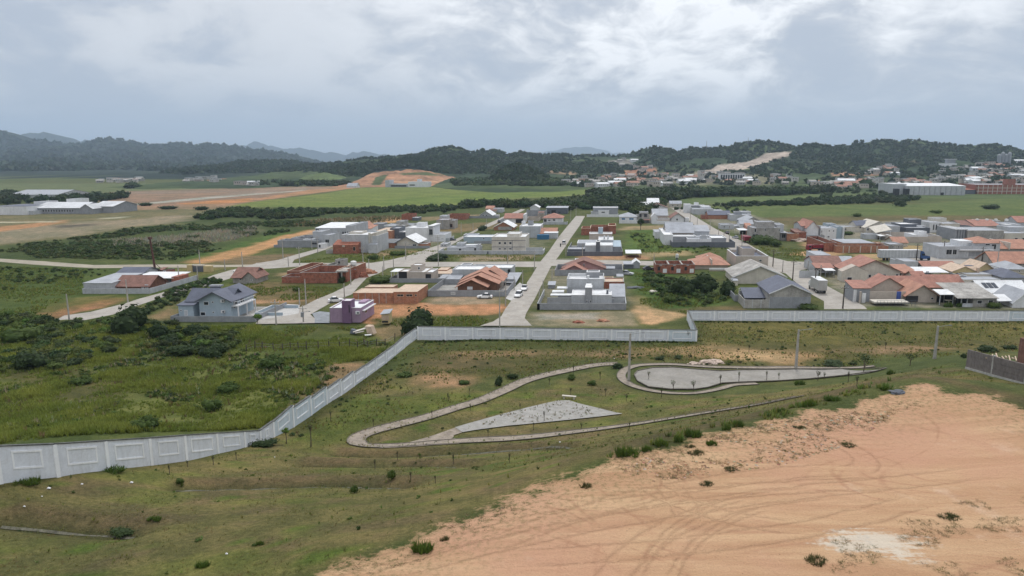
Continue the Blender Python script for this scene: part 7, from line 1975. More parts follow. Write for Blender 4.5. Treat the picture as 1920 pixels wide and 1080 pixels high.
# sand platform
SM = WG([(600, 1075), (760, 1000), (1060, 890), (1160, 850), (1400, 785), (1700, 725), (1760, 742), (1700, 790), (1480, 830), (1250, 905), (1120, 880), (950, 980), (800, 1050), (700, 1078)])
xy = sample_poly(SM, 1900, 52); d_ = sdf_poly(xy[:, 0], xy[:, 1], SAND_W)
k = (fbm(xy[:, 0]/3, xy[:, 1]/2, 4, 53) > .47+d_*.018) & (d_ > 0)
q = xy[k]; merge('sand_tufts', sandt, with_z(q, -.02), g_.uniform(.08, .24, len(q)), 'sparse dry tufts creeping over the sand edge', LEAF, seed=54)
SB = WG([(1560, 1075), (1560, 1010), (1640, 990), (1700, 960), (1800, 940), (1930, 930), (1930, 1090)])
xy = sample_poly(SB, 1500, 55); k = fbm(xy[:, 0]/2, xy[:, 1]/1.5, 4, 56) > .52
q = xy[k]; merge('sand_tufts', sandt, with_z(q, -.02), g_.uniform(.07, .2, len(q)), 'dead scrub on the sand near the white patch', LEAF, seed=57)
# clods, stones and dead stalks on the bare sand
cl_ = []
for s_ in range(4):
    gg_ = np.random.default_rng(800+s_)
    v = np.array([(-1, -1, 0), (1, -1, 0), (1, 1, 0), (-1, 1, 0), (-.6, -.5, .8), (.5, -.6, .7), (.6, .5, .9), (-.5, .6, .6)])*gg_.uniform(.6, 1.2, (8, 3))
    f = np.array([(4, 5, 6), (4, 6, 7), (0, 1, 5), (0, 5, 4), (1, 2, 6), (1, 6, 5), (2, 3, 7), (2, 7, 6), (3, 0, 4), (3, 4, 7)])
    cl_.append((v, f, np.tile((.27, .165, .10) if s_ < 3 else (.40, .33, .26), (8, 1))))
CL_MT = leafmat('clods', (1, 1, 1))
SPK = WG([(1160, 880), (1230, 850), (1400, 800), (1560, 775), (1680, 770), (1600, 830), (1480, 870), (1350, 890), (1200, 905)])
xy = sample_poly(SPK, 1500, 801); xy = xy[fbm(xy[:, 0]/4, xy[:, 1]/2.5, 3, 802) > .44]
merge('clods', cl_, with_z(xy, -.02), g_.uniform(.05, .13, len(xy)), 'dark clods strewn over the sand below the rim', CL_MT, seed=803, zs=np.full(len(xy), .6))
xy = sample_poly(SPK, 420, 804); xy = xy[fbm(xy[:, 0]/4, xy[:, 1]/2.5, 3, 802) > .46]
merge('sand_tufts', sandt, with_z(xy, -.02), g_.uniform(.1, .3, len(xy)), 'small brown-green tufts speckling the sand below the rim', LEAF, seed=805)
xy = sample_poly(SAND_W[:34]+[(60, 34), (20, 30), (-10, 33)], 1400, 806); xy = xy[(xy[:, 1] < 75) & (np.abs(xy[:, 0]) < 70)]
merge('stones', cl_, with_z(xy, -.02), g_.uniform(.02, .06, len(xy)), 'small stones lying over the graded sand', CL_MT, seed=807, zs=np.full(len(xy), .6))
CRS = WG([(1135, 862), (1300, 820), (1500, 772), (1660, 728), (1720, 722), (1720, 708), (1650, 716), (1500, 757), (1300, 806), (1140, 845)])
q = sample_poly(CRS, 700, 58); q = q[fbm(q[:, 0]/1.6, q[:, 1]/1.6, 3, 59) > .57]
merge('rank_grass', tufts, with_z(q), g_.uniform(.2, .6, len(q)), 'bright rank grass along the rim of the platform', LEAF, seed=60)

# ---- individual shrubs and trees
def proto_obj(name, data):
    v, f, c = data
    return np_mesh(name, v, f, c)
G3 = (.065, .115, .018), (.12, .19, .035)
sh_m = [proto_obj('shrub', leafball(420, leaf=.17, seed=100+s, c1=GR1, c2=GR2, lumps=6)) for s in range(3)]
sd_m = [proto_obj('shrub', leafball(420, leaf=.17, seed=110+s, c1=DK1, c2=DK2, lumps=7)) for s in range(3)]
def clump(nsub, nbl, h, seed, c1, c2, bw, spread=.75):
    g = np.random.default_rng(seed); V1, F1, C1 = [], [], []
    o_ = 0
    for i in range(nsub):
        an, rd = g.uniform(0, 2*pi), sqrt(g.random())*spread
        v, f, c = tuft(nbl, h*g.uniform(.45, 1.1)*(1-.45*rd), .42, int(g.integers(9e5)), c1, c2, bw)
        v = v+np.array([cos(an)*rd, sin(an)*rd, 0]); V1.append(v); F1.append(f+o_); C1.append(c*g.uniform(.75, 1.25)); o_ += len(v)
    return np.concatenate(V1), np.concatenate(F1), np.concatenate(C1)
sb_m = [proto_obj('shrub', clump(26, 22, 1.0, 120+s, (.050, .088, .014), (.115, .175, .034), .03)) for s in range(4)]
st_m = [proto_obj('shrub', clump(30, 16, .8, 140+s, (.050, .055, .022), (.13, .125, .055), .03, .9)) for s in range(4)]
SH = [  # column, row of the foot, width px, height px, kind, label
    (245, 624, 92, 66, 'd', 'big dark tree-like bush on the slope before the blue house'), (300, 632, 50, 34, 'd', 'dark rounded bush lower beside the big dark one'), (368, 628, 52, 26, 'd', 'rounded dark bush below the grey yard wall of the blue house'),
    (345, 665, 70, 30, 'd', 'broad dark bush in the middle of the thicket'), (405, 668, 60, 32, 'd', 'dark bush at the thicket edge nearest the open grass'), (512, 690, 62, 34, 's', 'lone bushy clump out on the grass slope'), (275, 805, 66, 34, 's', 'greyish shrub just behind the boundary wall bend'),
    (155, 720, 50, 20, 's', 'low shrub amid the pale seed heads'), (60, 690, 90, 50, 'd', 'dense dark bush at the frame edge of the thicket'), (40, 640, 90, 44, 's', 'wide scrubby bush above the dense dark one'), (395, 770, 50, 30, 's', 'rounded weed bush in the lower grass'), (430, 735, 56, 26, 's', 'pale bush in tall grass up the slope'),
    (782, 626, 92, 62, 'd', 'round dark bush right behind the corner of the white wall'), (1285, 552, 60, 42, 'd', 'dark bush nearest the brick row houses'), (1325, 548, 70, 46, 'd', 'biggest dark bush before the orange hipped roof'), (1362, 552, 50, 34, 'd', 'dark bush reaching the grey gabled house wall'), (1256, 567, 40, 22, 's', 'small round bush in the grass lot'), (1225, 530, 34, 16, 's', 'small bush by the rubble strip'),
    (1516, 579, 58, 14, 's', 'hedge-like bush under the grey gabled end wall'), (1427, 458, 52, 26, 's', 'brownish green bush on the corner lot'), (1455, 462, 36, 20, 's', 'smaller bush joining the corner lot bush'), (712, 530, 54, 22, 's', 'leafy bushes beside the beige modern house wall'), (641, 530, 20, 16, 'd', 'small dark bush at the brick compound corner'), (557, 546, 20, 12, 's', 'small bush on the grass below the brick compound'),
    (820, 487, 60, 15, 'd', 'dark bushes on the corner lot below the white yard wall'), (700, 487, 26, 14, 's', 'bush on the lot before the finned hall'), (745, 478, 40, 12, 's', 'bush on the lot below the corrugated gable'), (866, 458, 24, 9, 's', 'bush at the street edge beside the bluish house'), (905, 432, 26, 12, 'd', 'dark bush before the brick barn'), (1018, 412, 0, 0, '', ''),
    (1690, 387, 30, 15, 'd', 'dark bush alone in the right field below the white warehouse'), (1860, 392, 40, 14, 'd', 'broad dark bush out in the right field'), (1755, 400, 26, 9, 's', 'low grey-green bush in the field behind the pale blocks'), (1606, 406, 24, 10, 's', 'low bush in the field behind the cream house'), (1655, 448, 0, 0, '', ''), (1570, 446, 34, 10, 's', 'hedge beside the white cubic houses'), (1590, 440, 26, 10, 's', 'hedge before the cream house gable'),
    (380, 394, 30, 12, 'd', 'dark bush group on the plain beyond the farm'), (318, 392, 40, 10, 'd', 'low dark bush group before the pale road'), (275, 386, 28, 10, 'd', 'dark bush by the far pale road'), (400, 405, 44, 18, 'd', 'taller dark bush in the far scrub'), (437, 424, 20, 10, 'd', 'single dark bush at the scrub margin'), (232, 396, 26, 8, 'd', 'bush beside the warehouse end wall'),
    (1175, 854, 62, 26, 'b', 'largest bright green clump on the sand rim'), (1212, 846, 26, 18, 'b', 'second bright clump along the sand rim'), (1240, 836, 34, 20, 'b', 'bright clump beside the second on the rim'), (1272, 828, 24, 18, 'b', 'narrow bright clump on the rim'), (1300, 818, 44, 22, 'b', 'wide bright clump midway along the rim'), (1334, 834, 28, 14, 'b', 'round green clump out on the bare sand'), (1362, 806, 24, 14, 'b', 'small bright clump before the ball-shaped one'), (1384, 800, 22, 20, 'b', 'ball-shaped bright clump on the rim'),
    (1467, 774, 24, 16, 'b', 'ball-shaped clump on the crest by the ditch'), (1516, 762, 28, 18, 'b', 'dense round clump on the crest'), (1560, 750, 46, 12, 'b', 'low spreading clump near the crest corner'), (1660, 730, 30, 10, 'b', 'low clump at the top corner of the platform'), (1098, 912, 26, 16, 'd', 'dark little bush on the sand near its rim'), (792, 1032, 62, 26, 'b', 'large olive tussock at the lower sand edge'), (833, 1012, 20, 14, 'd', 'small tussock beside the large olive one'),
    (1325, 908, 28, 10, 'd', 'flat dark tussock alone on the sand'), (1370, 880, 26, 10, 'd', 'dark tussock with brown tips on the sand'), (1305, 850, 32, 12, 's', 'flat green tussock on the sand'), (1295, 838, 20, 8, 's', 'tiny tussock before the flat green one'), (1530, 1052, 44, 18, 'd', 'dark tussock below the white patch'), (1780, 970, 40, 12, 'd', 'dark tussock above the dead scrub'), (1590, 835, 30, 8, 's', 'flat tussock among the speckled sand'), (1500, 802, 24, 8, 's', 'small flat tussock high on the sand'),
    (735, 898, 22, 24, 's', 'upright shrub at the end of the long drain'), (665, 924, 20, 20, 's', 'small upright shrub below the long drain'), (338, 906, 18, 16, 's', 'spiky little shrub by the start of the drain'), (290, 975, 32, 10, 'b', 'dark green tussock in the lawn patch'), (232, 1002, 60, 16, 'd', 'rank weeds at the mouth of the low drain'), (380, 1062, 40, 14, 'b', 'tussock by the hole in the lawn'), (487, 1022, 20, 12, 'b', 'bright tussock beside the litter strip'), (205, 883, 80, 12, 'b', 'long grass tuft under the white wall'), (50, 908, 60, 16, 'b', 'long grass tuft at the wall foot near the frame edge'), (500, 836, 60, 20, 'd', 'dark weedy bush at the wall bend'),
    (1430, 695, 0, 0, '', ''), (1560, 684, 60, 10, 'd', 'low dark hedge behind the basin'), (1600, 684, 20, 8, 'd', 'end bush of the low hedge behind the basin'), (1500, 722, 24, 14, 'b', 'bright bush at the near edge of the basin'), (1670, 702, 22, 14, 'b', 'bright bush near the vase-shaped tree'), (1072, 712, 22, 14, 's', 'bushy weed above the middle of the footpath'), (1110, 722, 22, 12, 's', 'round shrub inside the footpath loop'), (935, 722, 22, 22, 'd', 'dark upright shrub beside the footpath bend'), (962, 710, 26, 16, 'd', 'dark bush behind the footpath bend'), (1160, 690, 28, 12, 'd', 'dark bush where the two paths meet'), (1238, 674, 24, 10, 'd', 'dark bush behind the ring path'), (1270, 672, 22, 8, 'd', 'second dark bush behind the ring path'), (1855, 660, 50, 16, 'd', 'dark bushes above the block wall end'), (1895, 655, 34, 14, 'd', 'dark bush beside the brick stub'), (1808, 672, 14, 12, 'd', 'dark bush touching the block wall end'), (1652, 563, 9, 9, 'd', 'dark red-leafed pot plant by the pool'), (1664, 563, 9, 9, 'd', 'second pot plant by the pool'), (1778, 575, 26, 12, 'b', 'yellow-green banana leaves under the white awning'), (1800, 575, 20, 12, 'b', 'yellow-green leaves beside the hip-roofed house'), (1862, 577, 30, 16, 's', 'green bush at the corner of the hip-roofed house'), (1648, 568, 20, 6, 'd', 'low plants before the pool'), (870, 720, 26, 12, 's', 'bush patch on the bare brown ground'), (760, 706, 40, 12, 's', 'grassy clump near the wall on rough ground')]
for px, py, wd, ht, k, lb in SH:
    if not wd: continue
    p = on_ground(px, py)
    Zc_ = p.y*CP-(p.z-CAM_H)*SP
    W_ = wd*Zc_/FPX; H_ = ht*Zc_/FPX
    on_sand = sdf_poly(np.array([p.x]), np.array([p.y]), SAND_W)[0] > -1.5 and px > 700
    if k in 'sd' and on_sand:
        me_ = rnd.choice(st_m)
        o = bpy.data.objects.new('grass_clump', me_)
        o.scale = (W_*.5, W_*.42, H_*.95)
        o.location = p-Vector((0, 0, .02))
    elif k == 'b':
        n_c = max(1, int(round(W_/max(H_, .4)*1.1)))
        me_ = rnd.choice(sb_m)
        o = bpy.data.objects.new('grass_clump', me_)
        o.scale = (W_*.5, W_*.34, H_*1.05)
        o.location = p
    else:
        me_ = rnd.choice(sh_m if k == 's' else sd_m)
        o = bpy.data.objects.new('shrub', me_)
        o.scale = (W_*.52, W_*.42, H_*.66)
        o.location = p+Vector((0, 0, H_*.30))
    if not me_.materials: me_.materials.append(LEAF)
    COL.objects.link(o)
    o.rotation_euler = (0, 0, rnd.uniform(-.5, .5))
    tag(o, lb, 'shrub' if k != 'b' else 'grass clump', 'shrubs and clumps standing in the grass and sand')
# trees with trunks
barkm = mat('bark', (0.10, 0.08, 0.06), var=.2, scale=3)
def tree(px, py, wd, ht, label, k='s', stem=.45, sparse=False, name='tree', zc=None, group=None):
    p = on_ground(px, py)
    Zc_ = p.y*CP-(p.z-CAM_H)*SP
    W_ = wd*Zc_/FPX; H_ = ht*Zc_/FPX
    root = empty(name, p, 0, label, 'tree', group)
    r = max(.03, H_*.022)
    tb = MB().tube([(0, 0, -.2), (.02*H_, 0, H_*.4), (0, .02*H_, H_*.8)], [r*1.3, r, r*.4], 6)
    for a in range(5):
        an = a*1.26+rnd.random(); tb.tube([(0, 0, H_*stem*rnd.uniform(.8, 1.1)), (cos(an)*W_*.2, sin(an)*W_*.2, H_*(stem+.25)), (cos(an)*W_*.38, sin(an)*W_*.38, H_*.85)], [r*.6, r*.4, r*.15], 5)
    tb.build('trunk', barkm, root)
    c1, c2 = {'s': (GR1, GR2), 'd': (DK1, DK2), 'g': G3}[k]
    n = 120 if sparse else 300
    v, f, c = leafball(n, leaf=.2 if not sparse else .16, seed=rnd.randrange(9999), c1=c1, c2=c2, lumps=6, core=not sparse)
    v = v*np.array([W_*.52, W_*.48, H_*(1-stem)*.56])+np.array([0, 0, H_*(stem+(1-stem)*.5)])
    link('crown', np_mesh('crown', v, f, c), LEAF, root)
    return root
tree(1619, 698, 46, 36, 'vase-shaped grey-green tree at the far tip of the basin', 'd', .3, True)
tree(1706, 686, 30, 28, 'small spreading tree before the bright grass', 'd', .35, True)
tree(1201, 431, 17, 24, 'single small tree on the verge before the unfinished dark house', 'd', .3)
tree(537, 832, 18, 32, 'young tree with a ball of bright leaves against the white wall', 'g', .62)
tree(583, 838, 16, 46, 'thin young tree beside the stepped wall', 's', .7, True)
tree(483, 608, 24, 22, 'young banana-like tree at the forecourt corner', 'g', .35)
tree(620, 790, 8, 24, 'leafless looking sapling between wall and path loop', 's', .5, True)
SAP = [(810, 784), (882, 770), (915, 820), (975, 770), (1030, 722), (1075, 700), (1125, 712), (1174, 752), (1216, 712), (1262, 732), (1300, 733), (1350, 722), (1385, 716), (1437, 714), (1460, 712), (1533, 714), (1545, 712), (1590, 716), (1606, 724), (703, 880), (745, 862), (850, 870), (955, 868), (700, 800), (1020, 790), (1070, 740), (1135, 742), (1240, 745), (318, 890), (352, 876), (443, 862), (400, 872), (770, 900), (816, 905), (1000, 806), (1090, 806), (1180, 804), (880, 740), (840, 752), (1290, 640), (1404, 660), (1660, 655)]
for i, (a, b) in enumerate(SAP):
    big = (a, b) in ((1262, 732), (1300, 733), (1533, 714), (1606, 724))
    tree(a, b, 12 if big else rnd.choice((5, 6, 7)), rnd.choice((16, 19, 23)) if not big else 22, 'thin staked sapling planted on the grass around the footpath', rnd.choice('sd'), .4, True, name='sapling', group='thin saplings planted along the footpaths')

# ---- belts of trees and far scrub (read as one mass each)
tp_d = [leafball(150, leaf=.34, seed=200+s, c1=DK1, c2=DK2, lumps=6, core=True) for s in range(5)]
tp_g = [leafball(150, leaf=.34, seed=210+s, c1=(.030, .055, .014), c2=(.065, .10, .028), lumps=6, core=True) for s in range(4)]
far_b = [leafball(26, leaf=.75, seed=220+s, c1=DK1, c2=(.05, .08, .026), lumps=3, core=True) for s in range(5)]
far_g = [leafball(26, leaf=.75, seed=230+s, c1=(.040, .062, .018), c2=(.075, .105, .032), lumps=3, core=True) for s in range(5)]
def belt(name, pix, n, smin, smax, label, protos, seed, zf=.85, thr=None):
    q = sample_poly(W(pix), n, seed)
    if thr is not None: q = q[fbm(q[:, 0]/30, q[:, 1]/30, 3, seed) > thr]
    s = np.random.default_rng(seed+1).uniform(smin, smax, len(q))
    pos = np.concatenate([q, (s*.5)[:, None]], 1)
    return merge(name, protos, pos, s, label, LEAF, seed=seed+2, zs=np.full(len(q), zf))
belt('tree_belt', [(1108, 384), (1108, 368), (1250, 363), (1450, 362), (1560, 358), (1560, 362), (1460, 367), (1300, 371), (1250, 378), (1180, 388)], 420, 5.0, 9.0, 'dark belt of tall trees across the plain behind the town', tp_d+tp_g[:1], 301)
belt('tree_belt', [(866, 390), (872, 385), (935, 384), (1010, 385), (1070, 378), (1110, 374), (1240, 380), (1250, 388), (1215, 402), (1190, 404), (1165, 392), (1100, 393), (1060, 398), (1020, 390)], 420, 3.0, 6.0, 'tree belt behind the upper houses of the main street', tp_d+tp_g, 311)
belt('hedgerow', [(1340, 385), (1480, 382), (1500, 377), (1680, 372), (1725, 374), (1690, 380), (1500, 386), (1350, 388)], 360, 1.8, 4.2, 'dark hedgerow dividing the right hand fields', tp_d, 321)
belt('scrub', [(1440, 352), (1660, 356), (1680, 372), (1500, 376), (1560, 364), (1440, 362)], 260, 1.6, 4.5, 'scattered bushes before the white warehouse', tp_d+tp_g, 331, thr=.45)
belt('scrub', [(1250, 392), (1340, 384), (1400, 398), (1330, 400)], 40, 1.0, 2.2, 'bushes at the field edge behind the upper white houses', tp_d, 335)
belt('tree_belt', [(850, 351), (900, 353), (1010, 353), (1108, 352.5), (1112, 346), (1000, 342), (900, 343), (850, 345)], 520, 5.0, 10.0, 'dark woods along the far edge of the rice field', tp_d+tp_g[:2], 305)
belt('tree_belt', [(460, 347), (560, 345), (640, 344), (660, 347), (640, 350), (480, 350)], 90, 4.0, 8.0, 'trees at the foot of the pasture knoll', tp_d+tp_g[:2], 307)
belt('tree_belt', [(60, 379), (140, 371), (230, 368), (240, 372), (170, 382), (90, 384)], 90, 3.0, 6.5, 'dark trees behind the twin-gabled warehouse', tp_d, 341)
belt('tree_belt', [(-60, 378), (10, 362), (30, 364), (60, 384), (20, 386), (-60, 386)], 60, 3.0, 6.0, 'trees beside the green-roofed hall', tp_d, 345)
belt('tree_belt', [(235, 352), (250, 349), (262, 352), (240, 354)], 26, 3.0, 6.0, 'small dark copse alone on the far plain', far_b, 348)
belt('scrub', [(385, 402), (430, 392), (520, 395), (640, 394), (760, 390), (870, 388), (900, 392), (880, 398), (770, 402), (640, 406), (520, 412), (400, 414), (360, 410)], 900, 1.2, 3.2, 'dark scrub belt along the near edge of the rice field', tp_d+tp_g, 351, thr=.40)
belt('scrub', [(160, 446), (250, 430), (400, 418), (620, 410), (760, 408), (700, 418), (560, 432), (430, 456), (330, 474), (100, 478), (-50, 470)], 3200, .4, 1.7, 'patchy dark bushes across the left scrubland', tp_g+far_g, 361, thr=.46, zf=.55)
belt('scrub', [(-100, 470), (200, 462), (330, 474), (420, 466), (330, 488), (0, 484)], 900, .3, 1.3, 'bushes strewn in the meadow above the dirt track', tp_g+far_g, 365, thr=.48, zf=.55)
belt('scrub', [(-100, 500), (200, 506), (160, 540), (60, 580), (-100, 590)], 500, .3, 1.1, 'low bushes in the green meadow below the dirt track', tp_g, 368, thr=.52, zf=.6)
belt('scrub', [(320, 545), (400, 522), (420, 528), (360, 550), (330, 570), (250, 600), (240, 590), (290, 565)], 130, .4, 1.3, 'weedy bushes along the lane beside the farmyard', tp_g+tp_d, 371, zf=.7)
belt('scrub', [(1180, 440), (1260, 436), (1370, 466), (1360, 476), (1200, 472)], 90, .4, 1.2, 'low bushes in the open green lots', tp_g, 375, zf=.6)
belt('scrub', [(1200, 510), (1260, 520), (1300, 545), (1370, 560), (1300, 580), (1220, 560)], 120, .5, 1.5, 'low leafy growth round the big bushes', tp_g, 377, zf=.6)
q = sample_poly(W([(200, 452), (300, 446), (400, 434), (480, 426), (480, 440), (430, 452), (330, 462), (220, 464)]), 1800, 381)
merge('reeds', seedh, np.concatenate([q, np.zeros((len(q), 1))], 1), g_.uniform(1.0, 2.2, len(q)), 'pale feathery reed bed in the left scrubland', LEAF, seed=382)
q = sample_poly(W([(540, 425), (600, 412), (740, 406), (770, 410), (700, 418), (600, 424)]), 900, 383)
merge('reeds', seedh+dry, np.concatenate([q, np.zeros((len(q), 1))], 1), g_.uniform(1.0, 2.2, len(q)), 'second pale reed bed behind the white warehouse', LEAF, seed=384)
# meadow grass in the town lots and left meadow
MD = []
for i, (pg, n) in enumerate((([(0, 500), (160, 505), (150, 550), (60, 590), (-80, 600), (-80, 500)], 5000), ([(1190, 510), (1370, 560), (1290, 590), (1200, 570)], 2600), ([(1180, 435), (1290, 440), (1360, 475), (1200, 475)], 2200), ([(460, 530), (640, 540), (600, 560), (520, 565), (460, 560)], 1600), ([(560, 492), (690, 470), (830, 470), (700, 492)], 1400), ([(700, 597), (930, 590), (900, 612), (760, 612)], 900), ([(500, 612), (700, 612), (680, 650), (500, 655)], 2200), ([(1420, 460), (1520, 470), (1500, 490), (1440, 478)], 900), ([(810, 478), (1015, 478), (1000, 488), (800, 490)], 900))):
    q = sample_poly(W(pg), n, 400+i); MD.append(q[fbm(q[:, 0]/6, q[:, 1]/6, 3, 410+i) > .42])
q = np.concatenate(MD)
merge('meadow_grass', tufts, with_z(q), g_.uniform(.25, .7, len(q)), 'grass growing on the open lots of the town', LEAF, seed=420)

# ---- forest on the hills
fz = [leafball(14, leaf=1.1, seed=240+s, c1=(.018, .034, .012), c2=(.042, .066, .022), lumps=2, core=True) for s in range(6)]
fp_, fs_ = [], []
for hi, n, smin, smax in ((5, 11000, 3.2, 6.2), (6, 2600, 4.5, 8), (9, 900, 4, 7), (4, 2200, 6, 10), (3, 9000, 9, 17)):
    hf, x0, x1, yf, yr, yb = HILLS[hi]
    gg = np.random.default_rng(500+hi)
    xx = gg.uniform(x0*.97, x1*.97, n*2); u = gg.random(n*2)**.75
    yy = yf+(yr*1.01-yf)*u
    zz = hf(xx, yy)
    zcv = yy*CP-(zz-CAM_H)*SP
    pxv = 960+FPX*xx/zcv; pyv = 540-FPX*(yy*SP+(zz-CAM_H)*CP)/zcv
    k = (zz > {5: 13, 3: 5}.get(hi, 6)) & (pxv > -60) & (pxv < 1980)
    if hi == 6: k &= sdf_poly(pxv, pyv, [(655, 352), (672, 335), (705, 320), (770, 314), (832, 325), (915, 352)]) < 0
    if hi == 5:
        k &= sdf_poly(pxv, pyv, CLEAR) < -.8
        k &= sdf_poly(pxv, pyv, [(1170, 322), (1230, 312), (1235, 328), (1175, 332)]) < 0
        k &= (fbm(xx/120, yy/120, 3, 505) > .40) | (zz > 45)
    ids = np.where(k)[0][:n]
    s = gg.uniform(smin, smax, len(ids))
    fp_.append(np.stack([xx[ids], yy[ids], zz[ids]+s*.15], 1)); fs_.append(s)
merge('hill_forest', fz, np.concatenate(fp_), np.concatenate(fs_), 'wooded cover of the middle hills', LEAF, seed=501, zs=np.full(sum(len(a) for a in fs_), .9))
# a few taller trees breaking the skyline
for i, (px, y0, y1) in enumerate(((1229, 272, 281), (1236, 273, 282), (1254, 275, 288), (1258, 276, 288), (1602, 264, 273), (1605, 262, 274), (1617, 262, 271), (1640, 262, 270), (1665, 259, 267), (1674, 261, 267), (1702, 262, 268), (1722, 259, 266), (1755, 265, 272), (1779, 267, 275), (1566, 270, 278), (1542, 270, 276), (1440, 262, 268), (1512, 268, 274))):
    b_ = P(px, y1+3, 1745); t_ = P(px, y0, 1745)
    H_ = t_.z-b_.z
    root = empty('tree', b_, 0, ['pair of tall trees breaking the skyline of the small knoll', 'tall tree standing out above the long wooded hilltop'][i > 3], 'tree', ['tall trees on the small knoll skyline', 'tall trees on the long hilltop skyline'][i > 3])
    MB().tube([(0, 0, 0), (0, 0, H_*.7)], [.5, .3], 5).build('trunk', barkm, root)
    v, f, c = fz[i % 6]
    link('crown', np_mesh('crown', v*np.array([H_*.38, H_*.38, H_*.34])+np.array([0, 0, H_*.68]), f, c), LEAF, root)

# ================================================================== DISTANT TOWN
defm('far_tile', (0.30, 0.165, 0.12), var=.15, scale=.05); defm('far_wall', (0.44, 0.42, 0.385), var=.15, scale=.05)
TRP = []
for pg_, n_ in (([(1050, 346), (1060, 330), (1200, 322), (1330, 322), (1480, 330), (1500, 350), (1300, 352), (1100, 352)], 200), ([(1480, 352), (1540, 334), (1640, 322), (1760, 318), (1860, 305), (1960, 300), (1960, 352), (1820, 348), (1660, 354)], 300)):
    g3 = random.Random(n_)
    while n_ > 0:
        px_, py_ = g3.uniform(min(a for a, b in pg_), max(a for a, b in pg_)), g3.uniform(min(b for a, b in pg_), max(b for a, b in pg_))
        if sdf_poly(np.array([px_]), np.array([py_]), pg_)[0] < 0: continue
        n_ -= 1
        p_ = on_hill(px_, py_) or atz(px_, py_)
        if p_.y < 1900: TRP.append((p_.x, p_.y, p_.z+2.0))
TRP = np.array(TRP)
merge('town_trees', far_b+fz, TRP, np.random.default_rng(8).uniform(2.5, 5.5, len(TRP)), 'trees scattered between the houses of the distant town', LEAF, seed=77)
def small_house(kind):
    w_, d_, h_ = [(10, 9, 3.4), (13, 9, 3.2), (9, 9, 6.2), (18, 12, 4.5), (11, 8, 3.4), (12, 10, 6.0)][kind]
    wm = ['far_wall', CR, 'far_wall', WP, RR, BE][kind]; rm = ['far_tile', 'far_tile', RG, RW, FC, RD][kind]
    wl = MB().box(-w_/2, w_/2, 0, d_, -3, h_)
    rf = MB()
    if kind in (2, 5): rf.box(-w_/2-.1, w_/2+.1, -.1, d_+.1, h_, h_+.4)
    else:
        r = 2.2
        rf.poly([(-w_/2-.5, -.5, h_), (w_/2+.5, -.5, h_), (w_/2+.5, d_+.5, h_), (-w_/2-.5, d_+.5, h_), (-w_/2-.3, d_/2, h_+r), (w_/2+.3, d_/2, h_+r)], [(0, 1, 5, 4), (2, 3, 4, 5), (1, 2, 5), (3, 0, 4), (3, 2, 1, 0)])
    wn = MB()
    for x_ in np.arange(-w_/2+2, w_/2-1, 3.2): wn.box(x_, x_+1.3, -.08, -.0, h_-2.3, h_-1.1)
    return wl, rf, wn, wm, rm
PROT = []
for k_ in range(6):
    wl, rf, wn, wm, rm = small_house(k_)
    a, b, c = wl.build('wall', m_[wm]), rf.build('roof', m_[rm]), wn.build('window_row', m_['glass'])
    ms = (a.data, b.data, c.data)
    for o in (a, b, c): bpy.data.objects.remove(o)
    PROT.append(ms)
RL = ['pale house with orange tiled roof', 'white house with red tiled roof', 'white two-storey house with flat roof', 'wide white building with pale roof', 'grey house with fibre-cement roof', 'beige two-storey house with dark flat roof']
REG = [([(1050, 346), (1060, 334), (1200, 330), (1290, 330), (1330, 336), (1330, 348), (1200, 352), (1100, 352)], 80, 'in the centre of the distant town', 'houses of the distant town centre'),
       ([(1290, 345), (1310, 325), (1380, 330), (1480, 332), (1500, 345), (1440, 350)], 38, 'near the distant arcaded block', 'houses round the arcaded block'),
       ([(1500, 350), (1540, 340), (1640, 338), (1760, 342), (1920, 340), (1960, 352), (1820, 346), (1660, 352), (1560, 356)], 78, 'in the suburb behind the white metal warehouse', 'houses of the suburb behind the warehouse'),
       ([(1620, 330), (1640, 318), (1690, 316), (1700, 330)], 14, 'on the red earth terrace above the suburb', 'houses on the red earth terrace'),
       ([(1750, 338), (1770, 318), (1850, 310), (1930, 305), (1960, 335), (1850, 340)], 72, 'on the farthest suburban hillside', 'houses on the far hillside'),
       ([(1140, 303), (1180, 300), (1240, 322), (1200, 326)], 12, 'tucked in the wooded slope above the town', 'houses on the wooded slope'),
       ([(180, 343), (185, 340), (258, 338), (262, 343)], 16, 'in the hamlet under the ridge', 'houses of the hamlet under the ridge'),
       ([(330, 345), (340, 340), (400, 334), (425, 338), (400, 346)], 16, 'in the hamlet by the low hill', 'houses of the hamlet by the low hill'),
       ([(440, 352), (445, 346), (492, 346), (492, 351)], 8, 'in the farm before the green knoll', 'farm buildings before the knoll')]
gg = random.Random(5)
nh = 0
for pg, n, where, grp in REG:
    xs_ = [a for a, b in pg]; ys_ = [b for a, b in pg]
    c_ = 0; tries = 0
    while c_ < n and tries < n*30:
        tries += 1
        px, py = gg.uniform(min(xs_), max(xs_)), gg.uniform(min(ys_), max(ys_))
        if sdf_poly(np.array([px]), np.array([py]), pg)[0] < 0: continue
        p = on_hill(px, py) if px > 900 else None
        if p is None: p = atz(px, py, 0)
        if p.y > 3600 or (px < 800 and hill_z(p.x, p.y) > 5): continue
        k = gg.choice([0, 1, 1, 2, 2, 2, 3, 4, 4, 4, 5, 5])
        s = gg.uniform(.75, 1.2)*(1.0 if px < 800 else 1)
        root = empty('distant_house', p, gg.uniform(-.5, .5), RL[k]+' '+where, 'house', RL[k]+' '+grp)
        root.scale = (s, s, s)
        for nm, me_ in zip(('wall', 'roof', 'window_row'), PROT[k]):
            o = bpy.data.objects.new(nm, me_); COL.objects.link(o); o.parent = root
            if nm == 'window_row': o['kind'] = 'stuff'
        c_ += 1; nh += 1
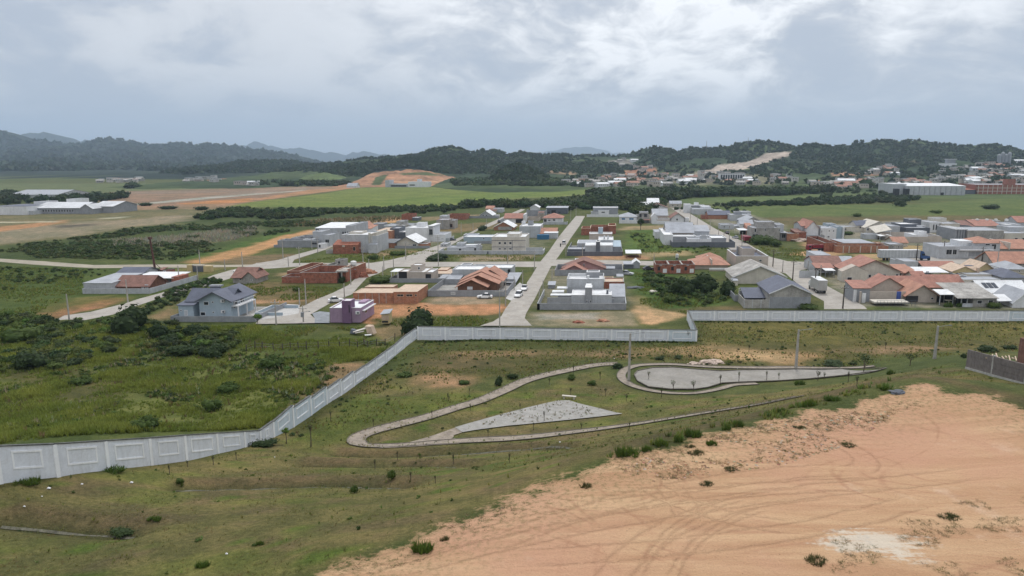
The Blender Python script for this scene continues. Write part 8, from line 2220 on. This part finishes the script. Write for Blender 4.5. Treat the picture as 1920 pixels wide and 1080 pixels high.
# arcaded public block, silo, hillside villa
p = on_hill(1350, 338) or atz(1350, 345)
root = empty('arcaded_block', p, 0, 'long white block with dark arched bays in the distant town', 'building')
sc_ = p.y/FPX
MB().box(0, 46*sc_, 0, 12, -4, 12*sc_).build('wall', m_['white_paint'], root)
MB().box(-.5, 47*sc_, -.5, 12.5, 12*sc_, 12.8*sc_).build('roof', m_['mid_grey'], root)
for i in range(10): MB().box((1+i*4.5)*sc_, (4+i*4.5)*sc_, -.3, -.02, 2*sc_, 10*sc_).build('arched_bay', m_['glass'], root)
p = on_hill(1872, 308) or atz(1872, 340)
root = empty('silo', p, 0, 'grey grain silos standing on the far hillside', 'silo')
for i in range(4): MB().tube([(i*7, 0, -4), (i*7, 0, 17+(i % 2)*4), (i*7, 0, 20+(i % 2)*4)], [3.6, 3.6, .8], 12).build('silo_tower', m_['mid_grey'], root)
p = on_hill(1766, 316) or atz(1766, 340)
root = empty('villa', p, 0, 'white villa with flat terraces alone on the wooded hillside', 'house')
MB().box(0, 30, 0, 12, -4, 7).build('lower_floor', m_['white_paint'], root); MB().box(12, 28, 2, 12, 7, 15).build('upper_floor', m_['mid_grey'], root); MB().box(10, 30, 1, 13, 15, 16).build('roof', m_['white_paint'], root)
for px_, w_, h_ in ((1562, 1.5, 1.2), (1571, 1.0, .5), (1567, .7, .8)):
    a_ = atz(px_, 597.5)
    o = MB().hexa([(-w_*.5, 0, -h_*.5), (w_*.3, 0, -h_*.5), (w_*.3, .02, -h_*.5), (-w_*.5, .02, -h_*.5), (-w_*.1, 0, h_*.5), (w_*.5, 0, h_*.4), (w_*.5, .02, h_*.4), (-w_*.1, .02, h_*.5)]).build('bare_patch', m_['mid_grey'])
    o.location = (a_.x, atz(px_, 601).y-.12, 1.5)
    tag(o, 'patch of flaked grey render on the long white wall near the dark pole', 'wall patch', 'flaked patches on the long white wall')
by_ = {}
for o in sc.objects:
    if o.parent is None and o.get('label') and o.get('category') in ('utility pole', 'tree'): by_.setdefault(o['label'], []).append(o)
for lb, v in by_.items():
    if 1 < len(v) <= 3:
        v.sort(key=lambda o: o.location.y)
        for o, wd in zip(v, ('nearer', 'farther') if len(v) == 2 else ('nearer', 'middle', 'farther')):
            t_ = (wd+' '+lb).split()[:16]
            while t_[-1] in ('with', 'and', 'the', 'a', 'of', 'by', 'on', 'in', 'at'): t_ = t_[:-1]
            o['label'] = ' '.join(t_)
print('houses', nh, 'tris', sum(len(o.data.polygons) for o in sc.objects if o.type == 'MESH'))
